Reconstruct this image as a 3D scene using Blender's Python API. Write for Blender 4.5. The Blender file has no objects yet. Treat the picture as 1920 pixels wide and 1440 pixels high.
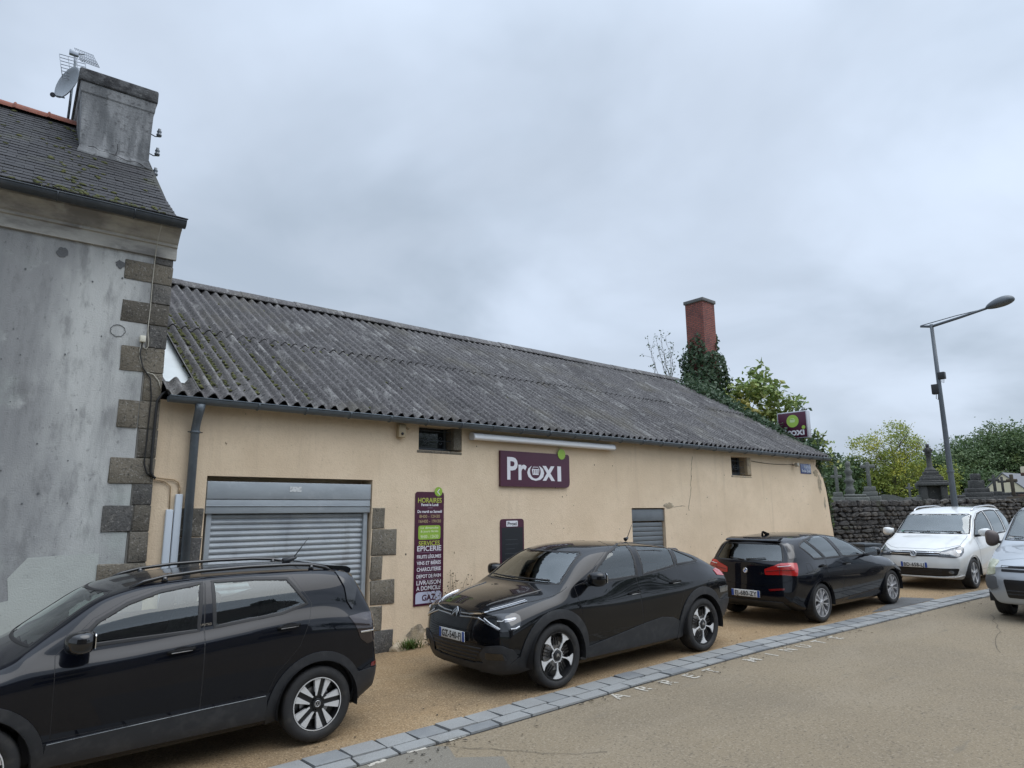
import bpy, bmesh, math, random
import numpy as np
from mathutils import Vector, Matrix, noise as mnoise
from mathutils.bvhtree import BVHTree
from mathutils.geometry import delaunay_2d_cdt
from mathutils.interpolate import poly_3d_calc
random.seed(7)
R = math.radians
scene = bpy.context.scene
COL = scene.collection

# ------------------------------------------------------------------ materials
MATS = {}
def _new(name):
    m = bpy.data.materials.new(name); m.use_nodes = True
    nt = m.node_tree; nt.nodes.clear()
    return m, nt
def N(nt, typ, **kw):
    n = nt.nodes.new(typ)
    for k, v in kw.items():
        if k.startswith('i_'):
            n.inputs[k[2:].replace('_', ' ')].default_value = v
        else: setattr(n, k, v)
    return n
def rgba(c): return (c[0], c[1], c[2], 1.0)
def coords(nt, space='obj', scale=(1, 1, 1), rot=(0, 0, 0)):
    if space == 'obj':
        s = N(nt, 'ShaderNodeTexCoord').outputs['Object']
    else:
        s = N(nt, 'ShaderNodeNewGeometry').outputs['Position']
    mp = N(nt, 'ShaderNodeMapping')
    mp.inputs['Scale'].default_value = scale; mp.inputs['Rotation'].default_value = rot
    nt.links.new(s, mp.inputs['Vector'])
    return mp.outputs['Vector']
def noise_fac(nt, sc, lo, hi, detail=5, rough=.6, space='obj', stretch=(1, 1, 1), kind='noise'):
    v = coords(nt, space, stretch)
    if kind == 'voronoi':
        t = N(nt, 'ShaderNodeTexVoronoi'); t.inputs['Scale'].default_value = sc; out = t.outputs['Distance']
    else:
        t = N(nt, 'ShaderNodeTexNoise'); t.inputs['Scale'].default_value = sc
        t.inputs['Detail'].default_value = detail; t.inputs['Roughness'].default_value = rough; out = t.outputs['Fac']
    nt.links.new(v, t.inputs['Vector'])
    mr = N(nt, 'ShaderNodeMapRange', interpolation_type='SMOOTHSTEP'); mr.inputs['From Min'].default_value = lo; mr.inputs['From Max'].default_value = hi
    nt.links.new(out, mr.inputs['Value'])
    return mr.outputs['Result']
def mix_col(nt, fac, a, b, amt=1.0):
    mx = N(nt, 'ShaderNodeMix', data_type='RGBA')
    if amt != 1.0:
        mm = N(nt, 'ShaderNodeMath', operation='MULTIPLY'); mm.inputs[1].default_value = amt
        nt.links.new(fac, mm.inputs[0]); fac = mm.outputs[0]
    nt.links.new(fac, mx.inputs['Factor'])
    if isinstance(a, tuple): mx.inputs[6].default_value = rgba(a)
    else: nt.links.new(a, mx.inputs[6])
    if isinstance(b, tuple): mx.inputs[7].default_value = rgba(b)
    else: nt.links.new(b, mx.inputs[7])
    return mx.outputs[2]
def mk(name, base, rough=.6, metal=0., layers=(), bump=None, coat=0., spec=.5, space='obj', rough_layer=None, emit=None):
    """base colour, then layers (colour, scale, lo, hi, amount, stretch, kind) mixed over it; bump = (scale, strength, distance[, stretch])"""
    if name in MATS: return MATS[name]
    m, nt = _new(name)
    out = N(nt, 'ShaderNodeOutputMaterial'); p = N(nt, 'ShaderNodeBsdfPrincipled')
    nt.links.new(p.outputs[0], out.inputs[0])
    col = tuple(base)
    for L in layers:
        c2, sc, lo, hi, amt = L[:5]
        st = L[5] if len(L) > 5 else (1, 1, 1); kd = L[6] if len(L) > 6 else 'noise'
        f = noise_fac(nt, sc, lo, hi, space=space, stretch=st, kind=kd)
        col = mix_col(nt, f, col, tuple(c2), amt)
    if isinstance(col, tuple): p.inputs['Base Color'].default_value = rgba(col)
    else: nt.links.new(col, p.inputs['Base Color'])
    p.inputs['Roughness'].default_value = rough; p.inputs['Metallic'].default_value = metal
    p.inputs['Specular IOR Level'].default_value = spec
    if coat: p.inputs['Coat Weight'].default_value = coat; p.inputs['Coat Roughness'].default_value = .03
    if rough_layer:
        sc, lo, hi, r2 = rough_layer
        f = noise_fac(nt, sc, lo, hi, space=space)
        mr = N(nt, 'ShaderNodeMapRange'); mr.inputs['To Min'].default_value = rough; mr.inputs['To Max'].default_value = r2
        nt.links.new(f, mr.inputs['Value']); nt.links.new(mr.outputs[0], p.inputs['Roughness'])
    if bump:
        v = coords(nt, space, bump[3] if len(bump) > 3 else (1, 1, 1))
        t = N(nt, 'ShaderNodeTexNoise'); t.inputs['Scale'].default_value = bump[0]; t.inputs['Detail'].default_value = 4
        nt.links.new(v, t.inputs['Vector'])
        b = N(nt, 'ShaderNodeBump'); b.inputs['Strength'].default_value = bump[1]; b.inputs['Distance'].default_value = bump[2]
        nt.links.new(t.outputs['Fac'], b.inputs['Height']); nt.links.new(b.outputs[0], p.inputs['Normal'])
    if emit:
        p.inputs['Emission Color'].default_value = rgba(emit[0]); p.inputs['Emission Strength'].default_value = emit[1]
    MATS[name] = m
    return m
def mk_paint(name, base, inside=(.02, .02, .02), rough=.12, metal=0., dust=.06, coat=1.):
    """car paint; the inner face of the shell is dark lining"""
    m, nt = _new(name)
    out = N(nt, 'ShaderNodeOutputMaterial'); p = N(nt, 'ShaderNodeBsdfPrincipled'); q = N(nt, 'ShaderNodeBsdfDiffuse')
    f = noise_fac(nt, 3.0, .4, .75)
    c = mix_col(nt, f, tuple(base), (.25, .23, .2), dust)
    nt.links.new(c, p.inputs['Base Color'])
    p.inputs['Roughness'].default_value = rough + .1; p.inputs['Metallic'].default_value = metal
    p.inputs['Specular IOR Level'].default_value = .08
    p.inputs['Coat Weight'].default_value = coat; p.inputs['Coat Roughness'].default_value = .025
    q.inputs['Color'].default_value = rgba(inside)
    g = N(nt, 'ShaderNodeNewGeometry'); ms = N(nt, 'ShaderNodeMixShader')
    nt.links.new(g.outputs['Backfacing'], ms.inputs[0]); nt.links.new(p.outputs[0], ms.inputs[1]); nt.links.new(q.outputs[0], ms.inputs[2])
    nt.links.new(ms.outputs[0], out.inputs[0])
    MATS[name] = m
    return m
def mk_glass(name, tint, base_refl=.0):
    m, nt = _new(name)
    out = N(nt, 'ShaderNodeOutputMaterial'); t = N(nt, 'ShaderNodeBsdfTransparent'); g = N(nt, 'ShaderNodeBsdfGlossy')
    t.inputs['Color'].default_value = rgba(tint); g.inputs['Roughness'].default_value = .01
    g.inputs['Color'].default_value = (.95, 1, 1, 1)
    fr = N(nt, 'ShaderNodeFresnel'); fr.inputs['IOR'].default_value = 1.6
    ad = N(nt, 'ShaderNodeMath', operation='MULTIPLY_ADD'); ad.inputs[1].default_value = 1.25; ad.inputs[2].default_value = base_refl; ad.use_clamp = True
    nt.links.new(fr.outputs[0], ad.inputs[0])
    ms = N(nt, 'ShaderNodeMixShader')
    nt.links.new(ad.outputs[0], ms.inputs[0]); nt.links.new(t.outputs[0], ms.inputs[1]); nt.links.new(g.outputs[0], ms.inputs[2])
    nt.links.new(ms.outputs[0], out.inputs[0])
    MATS[name] = m
    return m

# ------------------------------------------------------------------ objects
def link(o, parent=None):
    COL.objects.link(o)
    if parent is not None: o.parent = parent
    return o
def tag(o, label=None, cat=None, group=None, kind=None):
    if label: o['label'] = label
    if cat: o['category'] = cat
    if group: o['group'] = group
    if kind: o['kind'] = kind
    return o
def empty(name, loc=(0, 0, 0), rotz=0, label=None, cat=None, group=None):
    o = bpy.data.objects.new(name, None); o.empty_display_size = .1
    link(o); o.location = loc; o.rotation_euler = (0, 0, rotz)
    return tag(o, label, cat, group)
class MB:
    """collects faces with per-face material slots, builds ONE mesh object"""
    def __init__(s): s.v = []; s.f = []; s.m = []; s.sm = []
    def add(s, vs, fs, mi=0, smooth=False):
        o = len(s.v); s.v += [tuple(v) for v in vs]
        for f in fs: s.f.append([i + o for i in f]); s.m.append(mi); s.sm.append(smooth)
        return s
    def box(s, x0, y0, z0, x1, y1, z1, mi=0, M=None):
        vs = [Vector(p) for p in ((x0, y0, z0), (x1, y0, z0), (x1, y1, z0), (x0, y1, z0), (x0, y0, z1), (x1, y0, z1), (x1, y1, z1), (x0, y1, z1))]
        if M is not None: vs = [M @ v for v in vs]
        return s.add(vs, [(0, 3, 2, 1), (4, 5, 6, 7), (0, 1, 5, 4), (1, 2, 6, 5), (2, 3, 7, 6), (3, 0, 4, 7)], mi)
    def bbox(s, x0, y0, z0, x1, y1, z1, b=.01, mi=0, M=None, seg=2):
        bm = bmesh.new(); bmesh.ops.create_cube(bm, size=1)
        for v in bm.verts: v.co = Vector(((x0 + x1) / 2 + v.co.x * (x1 - x0), (y0 + y1) / 2 + v.co.y * (y1 - y0), (z0 + z1) / 2 + v.co.z * (z1 - z0)))
        bmesh.ops.bevel(bm, geom=bm.edges[:], offset=b, segments=seg, affect='EDGES', profile=.5)
        if M is not None: bmesh.ops.transform(bm, matrix=M, verts=bm.verts)
        return s.bm(bm, mi, True)
    def bm(s, bm, mi=0, smooth=False):
        bm.verts.index_update()
        s.add([v.co.copy() for v in bm.verts], [[v.index for v in f.verts] for f in bm.faces], mi, smooth); bm.free(); return s
    def tube(s, pts, r, n=8, mi=0, caps=True, M=None):
        pts = [Vector(p) for p in pts]; rs = r if isinstance(r, (list, tuple)) else [r] * len(pts)
        rings = []; up = None
        for i, p in enumerate(pts):
            t = (pts[min(i + 1, len(pts) - 1)] - pts[max(i - 1, 0)]).normalized()
            if up is None:
                up = Vector((0, 0, 1)) if abs(t.z) < .9 else Vector((1, 0, 0))
            a = t.cross(up)
            if a.length < 1e-4: a = t.cross(Vector((0, 1, 0)))
            a.normalize(); b = a.cross(t).normalized(); up = b
            rings.append([p + (a * math.cos(2 * math.pi * k / n) + b * math.sin(2 * math.pi * k / n)) * rs[i] for k in range(n)])
        vs = [q for ring in rings for q in ring]
        if M is not None: vs = [M @ v for v in vs]
        fs = []
        for i in range(len(pts) - 1):
            for k in range(n): fs.append((i * n + k, i * n + (k + 1) % n, (i + 1) * n + (k + 1) % n, (i + 1) * n + k))
        s.add(vs, fs, mi, True)
        if caps:
            o = len(s.v) - len(vs)
            s.f.append([o + k for k in range(n)][::-1]); s.m.append(mi); s.sm.append(False)
            s.f.append([o + (len(pts) - 1) * n + k for k in range(n)]); s.m.append(mi); s.sm.append(False)
        return s
    def lathe(s, prof, n=32, axis='z', mi=0, M=None, smooth=True, closed=False):
        """prof: (radius, height) pairs round an axis"""
        vs = []; L = len(prof)
        for (r, h) in prof:
            for k in range(n):
                a = 2 * math.pi * k / n
                c, d = r * math.cos(a), r * math.sin(a)
                vs.append(Vector((c, d, h)) if axis == 'z' else Vector((c, h, d)) if axis == 'y' else Vector((h, c, d)))
        fs = []
        for i in range(L - 1 if not closed else L):
            j = (i + 1) % L
            for k in range(n):
                q = (i * n + k, i * n + (k + 1) % n, j * n + (k + 1) % n, j * n + k)
                fs.append(q if axis != 'y' else q[::-1])
        if M is not None: vs = [M @ v for v in vs]
        return s.add(vs, fs, mi, smooth)
    def prism(s, poly, d0, d1, axis='y', mi=0, M=None):
        """2-D polygon extruded along an axis: 'y' takes (x,z), 'x' takes (y,z), 'z' takes (x,y)"""
        f = {'y': lambda p, d: Vector((p[0], d, p[1])), 'x': lambda p, d: Vector((d, p[0], p[1])), 'z': lambda p, d: Vector((p[0], p[1], d))}[axis]
        n = len(poly); area = sum(poly[i][0] * poly[(i + 1) % n][1] - poly[(i + 1) % n][0] * poly[i][1] for i in range(n))
        vs = [f(p, d0) for p in poly] + [f(p, d1) for p in poly]
        if M is not None: vs = [M @ v for v in vs]
        fs = [list(range(n)), list(range(2 * n - 1, n - 1, -1))] + [(i, i + n, (i + 1) % n + n, (i + 1) % n) for i in range(n)]
        flip = (area > 0) == (d1 > d0)
        if axis == 'y': flip = not flip
        if flip: fs = [list(q)[::-1] for q in fs]
        return s.add(vs, fs, mi)
    def build(s, name, mats, parent=None, loc=None, rot=None, sharp=None):
        me = bpy.data.meshes.new(name); me.from_pydata(s.v, [], s.f)
        if not isinstance(mats, (list, tuple)): mats = [mats]
        for m in mats: me.materials.append(m)
        me.polygons.foreach_set('material_index', s.m); me.polygons.foreach_set('use_smooth', s.sm)
        me.update()
        if sharp: me.set_sharp_from_angle(angle=R(sharp))
        o = bpy.data.objects.new(name, me); link(o, parent)
        if loc is not None: o.location = loc
        if rot is not None: o.rotation_euler = rot
        return o
def text_mesh(body, size, depth=.002, align='CENTER', bold=0., space=1., M=None, sx=1.):
    """mesh data (verts, faces) of a line of lettering in the XZ plane facing -Y"""
    cu = bpy.data.curves.new('lettering', 'FONT'); cu.body = body; cu.size = size; cu.align_x = align
    cu.extrude = depth; cu.offset = bold; cu.space_character = space; cu.resolution_u = 3
    o = bpy.data.objects.new('lettering', cu); COL.objects.link(o)
    me = o.to_mesh()
    vs = [Vector((v.co.x * sx, -v.co.z, v.co.y)) for v in me.vertices]
    fs = [list(p.vertices) for p in me.polygons]
    o.to_mesh_clear(); COL.objects.unlink(o); bpy.data.objects.remove(o); bpy.data.curves.remove(cu)
    if M is not None: vs = [M @ v for v in vs]
    return vs, fs
def text_w(vs): return max(v.x for v in vs) - min(v.x for v in vs)
def rounded(poly, r, n=4):
    """round the corners of a closed 2-D polygon"""
    out = []; L = len(poly)
    for i in range(L):
        p0, p, p1 = Vector(poly[i - 1]), Vector(poly[i]), Vector(poly[(i + 1) % L])
        rr = r[i] if isinstance(r, (list, tuple)) else r
        if rr <= 0: out.append(tuple(p)); continue
        d0 = min(rr, (p0 - p).length * .48); d1 = min(rr, (p1 - p).length * .48)
        a = p + (p0 - p).normalized() * d0; b = p + (p1 - p).normalized() * d1
        for k in range(n + 1):
            t = k / n; q = a * (1 - t) ** 2 + p * 2 * t * (1 - t) + b * t * t
            out.append((q.x, q.y))
    return out
def circle2(cx, cy, r, n=24, ry=None): return [(cx + r * math.cos(2 * math.pi * k / n), cy + (ry or r) * math.sin(2 * math.pi * k / n)) for k in range(n)]

# ------------------------------------------------------------------ ground height (the street climbs to the right)
def gz(x):
    s = .0205; b = .0383
    if x < 24: return s * (max(x, -30) - 2) + b
    return s * 22 + b + s * 8 * (1 - math.exp(-(x - 24) / 8))

# ------------------------------------------------------------------ camera
cam = bpy.data.cameras.new('camera'); cam.sensor_width = 36; cam.lens = 36 * 1248.815 / 1920; cam.clip_end = 3000; cam.clip_start = .05
co = bpy.data.objects.new('camera', cam); COL.objects.link(co); scene.camera = co
r_ = Vector((0.76572914, -0.64311879, -0.00755757)); u_ = Vector((-0.11466229, -0.14806613, 0.98230799)); F_ = Vector((0.63285974, 0.75131528, 0.18712002))
co.matrix_world = Matrix(((r_.x, u_.x, -F_.x, 0), (r_.y, u_.y, -F_.y, 0), (r_.z, u_.z, -F_.z, 2.04324), (0, 0, 0, 1)))
scene.render.resolution_x = 1024; scene.render.resolution_y = 768
scene.view_settings.view_transform = 'Standard'; scene.view_settings.look = 'None'
# ------------------------------------------------------------------ car tools
paint_black = mk_paint('paint_black', (.003, .004, .0075), dust=.006, coat=.72)
paint_black2 = mk_paint('paint_black_warm', (.003, .0035, .005), dust=.006, coat=.78)
paint_white = mk_paint('paint_white', (.68, .69, .68), rough=.2, dust=.12)
paint_silver = mk_paint('paint_silver', (.42, .45, .48), rough=.25, metal=.5)
plast = mk('dark_plastic', (.022, .024, .028), .5, layers=[((.06, .06, .062), 9, .45, .75, .5)], bump=(220, .15, .002))
plast_gr = mk('grey_plastic', (.05, .055, .062), .45, layers=[((.09, .09, .09), 6, .45, .75, .4)])
glossblk = mk('gloss_black', (.006, .006, .007), .12, coat=.6)
rubber = mk('rubber_seal', (.012, .012, .013), .55)
tyre_m = mk('tyre_rubber', (.018, .018, .019), .75, layers=[((.07, .062, .05), 7, .5, .75, .5)], bump=(60, .2, .004))
alloy = mk('alloy', (.62, .62, .63), .28, .9)
alloy_dk = mk('alloy_grey', (.30, .30, .31), .3, .85)
rimdark = mk('rim_dark', (.012, .012, .013), .3)
chrome = mk('chrome', (.8, .81, .83), .12, 1.)
trim = mk('cabin_trim', (.028, .029, .032), .8)
cloth = mk('seat_cloth', (.04, .042, .047), .9, layers=[((.10, .10, .11), 40, .4, .7, .6)])
lens_red = mk('red_lens', (.42, .012, .010), .12, coat=1.)
lens_dred = mk('dark_red_lens', (.16, .008, .008), .15, coat=1.)
lens_clear = mk('headlamp_lens', (.16, .17, .175), .1, .35, layers=[((.05, .05, .055), 14, .4, .65, .9, (1, 1, .5))], coat=1.)
lens_white = mk('lamp_unit', (.85, .87, .9), .1, .2, coat=1.)
plate_m = mk('plate_white', (.62, .63, .62), .4)
plate_bl = mk('plate_blue', (.02, .07, .30), .4)
ink = mk('plate_ink', (.012, .012, .014), .5)
g_front = mk_glass('windscreen_glass', (.74, .82, .78), .10)
g_side = mk_glass('side_glass', (.60, .67, .65), .02)
g_dark = mk_glass('privacy_glass', (.14, .155, .16), .05)
red_obj = mk('red_cloth', (.30, .02, .02), .9)

def pchip(pts):
    xs = np.array([p[0] for p in pts], float); ys = np.array([p[1] for p in pts], float)
    if len(xs) == 1: return lambda x: ys[0]
    h = np.diff(xs); d = np.diff(ys) / h
    m = np.zeros(len(xs)); m[0] = d[0]; m[-1] = d[-1]
    for i in range(1, len(xs) - 1):
        if d[i - 1] * d[i] <= 0: m[i] = 0
        else:
            w1, w2 = 2 * h[i] + h[i - 1], h[i] + 2 * h[i - 1]
            m[i] = (w1 + w2) / (w1 / d[i - 1] + w2 / d[i])
    def f(x):
        x = min(max(x, xs[0]), xs[-1]); i = min(int(np.searchsorted(xs, x, side='right') - 1), len(xs) - 2)
        t = (x - xs[i]) / h[i]
        return (2 * t**3 - 3 * t**2 + 1) * ys[i] + (t**3 - 2 * t**2 + t) * h[i] * m[i] + (-2 * t**3 + 3 * t**2) * ys[i + 1] + (t**3 - t**2) * h[i] * m[i + 1]
    return f
def lin(pts):
    return lambda x: float(np.interp(x, [p[0] for p in pts], [p[1] for p in pts]))

class Shell:
    """a car's outer skin: loft of cross-sections with bowed ends, kept as a fine surface that panels are laid on"""
    def __init__(S, sp):
        S.sp = sp; xr, xf = sp['x']; cur = {k: pchip(v) for k, v in sp['cur'].items()}
        nose, tail = lin(sp['nose']), lin(sp['tail'])
        NX = sp.get('nx', 84); SEG = [9, 2, 6, 3, 7, 9]
        t = np.linspace(0, 1, NX); xs = xr + (xf - xr) * (t - .10 * np.sin(2 * math.pi * t) / 1.0 * .9)
        xs = np.sort(xs)
        tum = sp['tumble']; rings = []
        for x in xs:
            c = {k: f(x) for k, f in cur.items()}
            zt, cr = c['zt'], c['cr']; top = zt - cr
            zl = min(c['zl'], top - .025); zm = min(c['zm'], zl - .05); zs = c['zs']; zb = c['zb']
            wl, wm, ws = c['wl'], c['wm'], c['ws']
            wt = wl - .05 - max(0, top - zl) * tum
            P = [(0, zb), (ws - .05, zb), (ws, zs), (wm, zm), (wl, zl), (wt, top), (0, zt)]
            ring = []
            for k in range(6):
                n = SEG[k]; a, b = P[k], P[k + 1]
                for i in range(n):
                    u = i / n; y = a[0] + (b[0] - a[0]) * u; z = a[1] + (b[1] - a[1]) * u
                    if k == 5: z = zt - cr * (y / max(wt, .01)) ** 2
                    if k == 2: y += sp.get('bul', .022) * math.sin(math.pi * u)
                    if k == 4: y += .030 * math.sin(math.pi * u) * min(1, (top - zl) / .3)
                    ring.append((y, z))
            ring.append((0, zt)); rings.append(ring)
        H = len(rings[0]); V = []; idx = {}
        W = max(sp['cur']['wm'], key=lambda p: p[1])[1]
        x0f, x0r = sp.get('bend', (xf - 1.0, xr + .8))
        def bend(x, y, z):
            pf = sp['plan'][0] * (abs(y) / W) ** 2 + sp['plan'][1] * (abs(y) / W) ** 7
            pr = sp['plan'][2] * (abs(y) / W) ** 2 + sp['plan'][3] * (abs(y) / W) ** 7
            if x > x0f: w = (x - x0f) / (xf - x0f); x = x - w ** 1.6 * (pf + nose(z))
            elif x < x0r: w = (x0r - x) / (x0r - xr); x = x + w ** 1.6 * (pr + tail(z))
            # bowed windscreen and rear glass
            return x
        def put(x, y, z): V.append((bend(x, y, z), y, z)); return len(V) - 1
        for s, x in enumerate(xs):
            for i, (y, z) in enumerate(rings[s]):
                idx[s, i, 1] = put(x, y, z)
                idx[s, i, -1] = idx[s, i, 1] if i in (0, H - 1) else put(x, -y, z)
        Fc = []
        for s in range(NX - 1):
            for i in range(H - 1):
                Fc.append((idx[s, i, 1], idx[s, i + 1, 1], idx[s + 1, i + 1, 1], idx[s + 1, i, 1]))
                Fc.append((idx[s, i, -1], idx[s + 1, i, -1], idx[s + 1, i + 1, -1], idx[s, i + 1, -1]))
        # end caps
        for s in (0, NX - 1):
            ring = rings[s]; b = SEG[0]; tp = H - 1 - SEG[5]; cols = 2 * b; side = list(range(b, tp + 1)); grid = {}
            bot = [(-ring[b - k][0] if k <= b else ring[k - b][0]) for k in range(cols + 1)]
            for r, i in enumerate(side):
                for k in range(cols + 1):
                    if k == 0: g = idx[s, i, -1]
                    elif k == cols: g = idx[s, i, 1]
                    elif r == 0: g = idx[s, (b - k) if k <= b else k - b, -1 if k < b else 1]
                    elif r == len(side) - 1:
                        q = (tp + k) if k <= b else (H - 1 - (k - b)); g = idx[s, q, -1 if k < b else 1]
                    else:
                        u = r / (len(side) - 1); w_ = ring[i][0]; y = w_ * (k - b) / b
                        crown = ring[-1][1] - ring[tp][1]
                        z = ring[i][1] + crown * (1 - (y / max(w_, .01)) ** 2) * u ** 2
                        g = put(xs[s], y, z)
                    grid[r, k] = g
            for r in range(len(side) - 1):
                for k in range(cols):
                    q = (grid[r, k], grid[r, k + 1], grid[r + 1, k + 1], grid[r + 1, k])
                    Fc.append(q if s else q[::-1])
        V = np.array(V)
        adj = [set() for _ in V]
        for f in Fc:
            for a in range(4): adj[f[a]].add(f[(a + 1) % 4]); adj[f[(a + 1) % 4]].add(f[a])
        A = [np.array(sorted(a)) for a in adj]
        for _ in range(sp.get('smooth', 2)):
            V = V * .5 + .5 * np.array([V[a].mean(axis=0) for a in A])
        me = bpy.data.meshes.new('shell'); me.from_pydata([tuple(v) for v in V], [], [list(f) for f in Fc]); me.update()
        ob = bpy.data.objects.new('shell', me); COL.objects.link(ob)
        md = ob.modifiers.new('s', 'SUBSURF'); md.levels = 1; md.render_levels = 1
        ev = ob.evaluated_get(bpy.context.evaluated_depsgraph_get()); fm = ev.to_mesh()
        S.v = [v.co.copy() for v in fm.vertices]; S.n = [v.normal.copy() for v in fm.vertices]
        S.f = [list(p.vertices) for p in fm.polygons]; ev.to_mesh_clear()
        bpy.data.objects.remove(ob)
        S.bvh = BVHTree.FromPolygons(S.v, S.f)
    def at(S, o, d):
        h = S.bvh.ray_cast(o, d)
        if h[0] is None:
            q = o + d * 3.2
            h = S.bvh.find_nearest(q)
        return S._n(h)
    def near(S, p): return S._n(S.bvh.find_nearest(p))
    def _n(S, h):
        f = S.f[h[2]]; w = poly_3d_calc([S.v[i] for i in f], h[0]); n = Vector((0, 0, 0))
        for k, i in zip(w, f): n += S.n[i] * k
        return h[0], n.normalized()

def frame(proj):
    """projection onto the skin: gives 2-D point -> (ray origin, ray direction)"""
    if proj == 'L': return lambda p: (Vector((p[0], 4, p[1])), Vector((0, -1, 0)))
    if proj == 'R': return lambda p: (Vector((p[0], -4, p[1])), Vector((0, 1, 0)))
    if proj == 'F': return lambda p: (Vector((9, p[0], p[1])), Vector((-1, 0, 0)))
    if proj == 'B': return lambda p: (Vector((-5, p[0], p[1])), Vector((1, 0, 0)))
    if proj == 'T': return lambda p: (Vector((p[0], p[1], 4)), Vector((0, 0, -1)))
    az, cx, cy = proj                       # oblique: outward heading, reference point; u runs along the tangent
    n = Vector((math.cos(az), math.sin(az), 0)); t = Vector((-math.sin(az), math.cos(az), 0)); c = Vector((cx, cy, 0))
    return lambda p: (c + t * p[0] + Vector((0, 0, p[1])) + n * 4, -n)
def inside(p, poly):
    c = False; j = len(poly) - 1
    for i in range(len(poly)):
        a, b = poly[i], poly[j]
        if (a[1] > p[1]) != (b[1] > p[1]) and p[0] < (b[0] - a[0]) * (p[1] - a[1]) / (b[1] - a[1]) + a[0]: c = not c
        j = i
    return c
def dense(poly, g, closed=True):
    out = []
    n = len(poly)
    for i in range(n if closed else n - 1):
        a, b = Vector(poly[i]), Vector(poly[(i + 1) % n]); k = max(1, int((b - a).length / g + .5))
        for q in range(k): out.append(tuple(a + (b - a) * q / k))
    if not closed: out.append(tuple(poly[-1]))
    return out
def clean(poly, eps=.003):
    out = []
    for p in poly:
        if not out or (Vector(p) - Vector(out[-1])).length > eps: out.append(tuple(p))
    if (Vector(out[0]) - Vector(out[-1])).length < eps: out.pop()
    return out
def offset_poly(poly, d):
    """move a closed outline outward (d>0) or inward"""
    n = len(poly); area = sum(poly[i][0] * poly[(i + 1) % n][1] - poly[(i + 1) % n][0] * poly[i][1] for i in range(n)); sg = 1 if area > 0 else -1
    out = []
    for i in range(n):
        p0, p, p1 = Vector(poly[i - 1]), Vector(poly[i]), Vector(poly[(i + 1) % n])
        e0 = (p - p0).normalized(); e1 = (p1 - p).normalized()
        n0 = Vector((e0.y, -e0.x)) * sg; n1 = Vector((e1.y, -e1.x)) * sg
        m = n0 + n1; m = m / max(m.length_squared, .35) * 2 if m.length > 1e-6 else n0
        out.append(tuple(p + m * d))
    return out
def patch(S, name, outline, proj, off, mat, parent, holes=(), skirt=.012, grid=.05, bulge=0.):
    outline = clean(dense(clean(outline), grid)); holes = [clean(dense(clean(h), grid)) for h in holes]
    pts, edges = [], []
    for loop in [outline] + holes:
        o = len(pts); pts += loop; edges += [(o + i, o + (i + 1) % len(loop)) for i in range(len(loop))]
    nb = len(pts); bp = np.array(pts)
    x0, x1, y0, y1 = bp[:, 0].min(), bp[:, 0].max(), bp[:, 1].min(), bp[:, 1].max()
    for a in np.arange(x0 + grid / 2, x1, grid):
        for b in np.arange(y0 + grid / 2, y1, grid):
            if inside((a, b), outline) and not any(inside((a, b), h) for h in holes) and np.min(np.hypot(bp[:, 0] - a, bp[:, 1] - b)) > grid * .45: pts.append((a, b))
    res = delaunay_2d_cdt([Vector(p) for p in pts], edges, [], 0, 1e-5)
    fr = frame(proj); V = []; Nn = []; P2 = [tuple(v) for v in res[0]]
    for p in P2:
        h, n = S.at(*fr(p))
        o = off
        if bulge:
            dd = np.min(np.hypot(bp[:, 0] - p[0], bp[:, 1] - p[1])); o += bulge * (1 - math.exp(-dd / .04))
        V.append(h + n * o); Nn.append(n)
    Fs = []
    for f in res[2]:
        if len(f) != 3: continue
        c = ((P2[f[0]][0] + P2[f[1]][0] + P2[f[2]][0]) / 3, (P2[f[0]][1] + P2[f[1]][1] + P2[f[2]][1]) / 3)
        if inside(c, outline) and not any(inside(c, h) for h in holes):
            f = list(f); nn = (V[f[1]] - V[f[0]]).cross(V[f[2]] - V[f[0]])
            if nn.dot(Nn[f[0]]) < 0: f = f[::-1]
            Fs.append(f)
    # skirt
    cnt = {}
    for f in Fs:
        for i in range(3):
            e = (f[i], f[(i + 1) % 3]); cnt[tuple(sorted(e))] = cnt.get(tuple(sorted(e)), []) + [e]
    Z = Vector((0, 0, 0)); nV = len(V); SV = []; SF = []; nn2 = []
    if skirt:
        for k, es in cnt.items():
            if len(es) == 1:
                a, b = es[0]; o = nV + len(SV)
                SV += [V[a], V[b], V[b] - Nn[b] * skirt, V[a] - Nn[a] * skirt]; nn2 += [Z] * 4; SF.append([o + 1, o, o + 3, o + 2])
    me = bpy.data.meshes.new(name); me.from_pydata([tuple(v) for v in V + SV], [], Fs + SF)
    me.materials.append(mat); me.polygons.foreach_set('use_smooth', [True] * len(Fs) + [False] * len(SF)); me.update()
    me.normals_split_custom_set_from_vertices([tuple(n) for n in Nn + nn2])
    o = bpy.data.objects.new(name, me); return link(o, parent)
def ribbon(S, path, proj, width, h, mb, mi=0, closed=False, grid=.04, off=.0012):
    path = dense(path, grid, closed); fr = frame(proj); P = []; Nn = []
    for p in path:
        a, n = S.at(*fr(p)); P.append(a); Nn.append(n)
    vs = []; L = len(P)
    for i in range(L):
        t = (P[(i + 1) % L] - P[i - 1]) if closed else (P[min(i + 1, L - 1)] - P[max(i - 1, 0)])
        if t.length < 1e-6: t = Vector((1, 0, 0))
        c = t.normalized().cross(Nn[i]).normalized()
        base = P[i] + Nn[i] * off
        vs += [base - c * width / 2, base - c * width * .3 + Nn[i] * h, base + c * width * .3 + Nn[i] * h, base + c * width / 2]
    fs = []
    for i in range(L if closed else L - 1):
        j = (i + 1) % L
        for k in range(3): fs.append((i * 4 + k, i * 4 + k + 1, j * 4 + k + 1, j * 4 + k))
    mb.add(vs, fs, mi, False)
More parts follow.
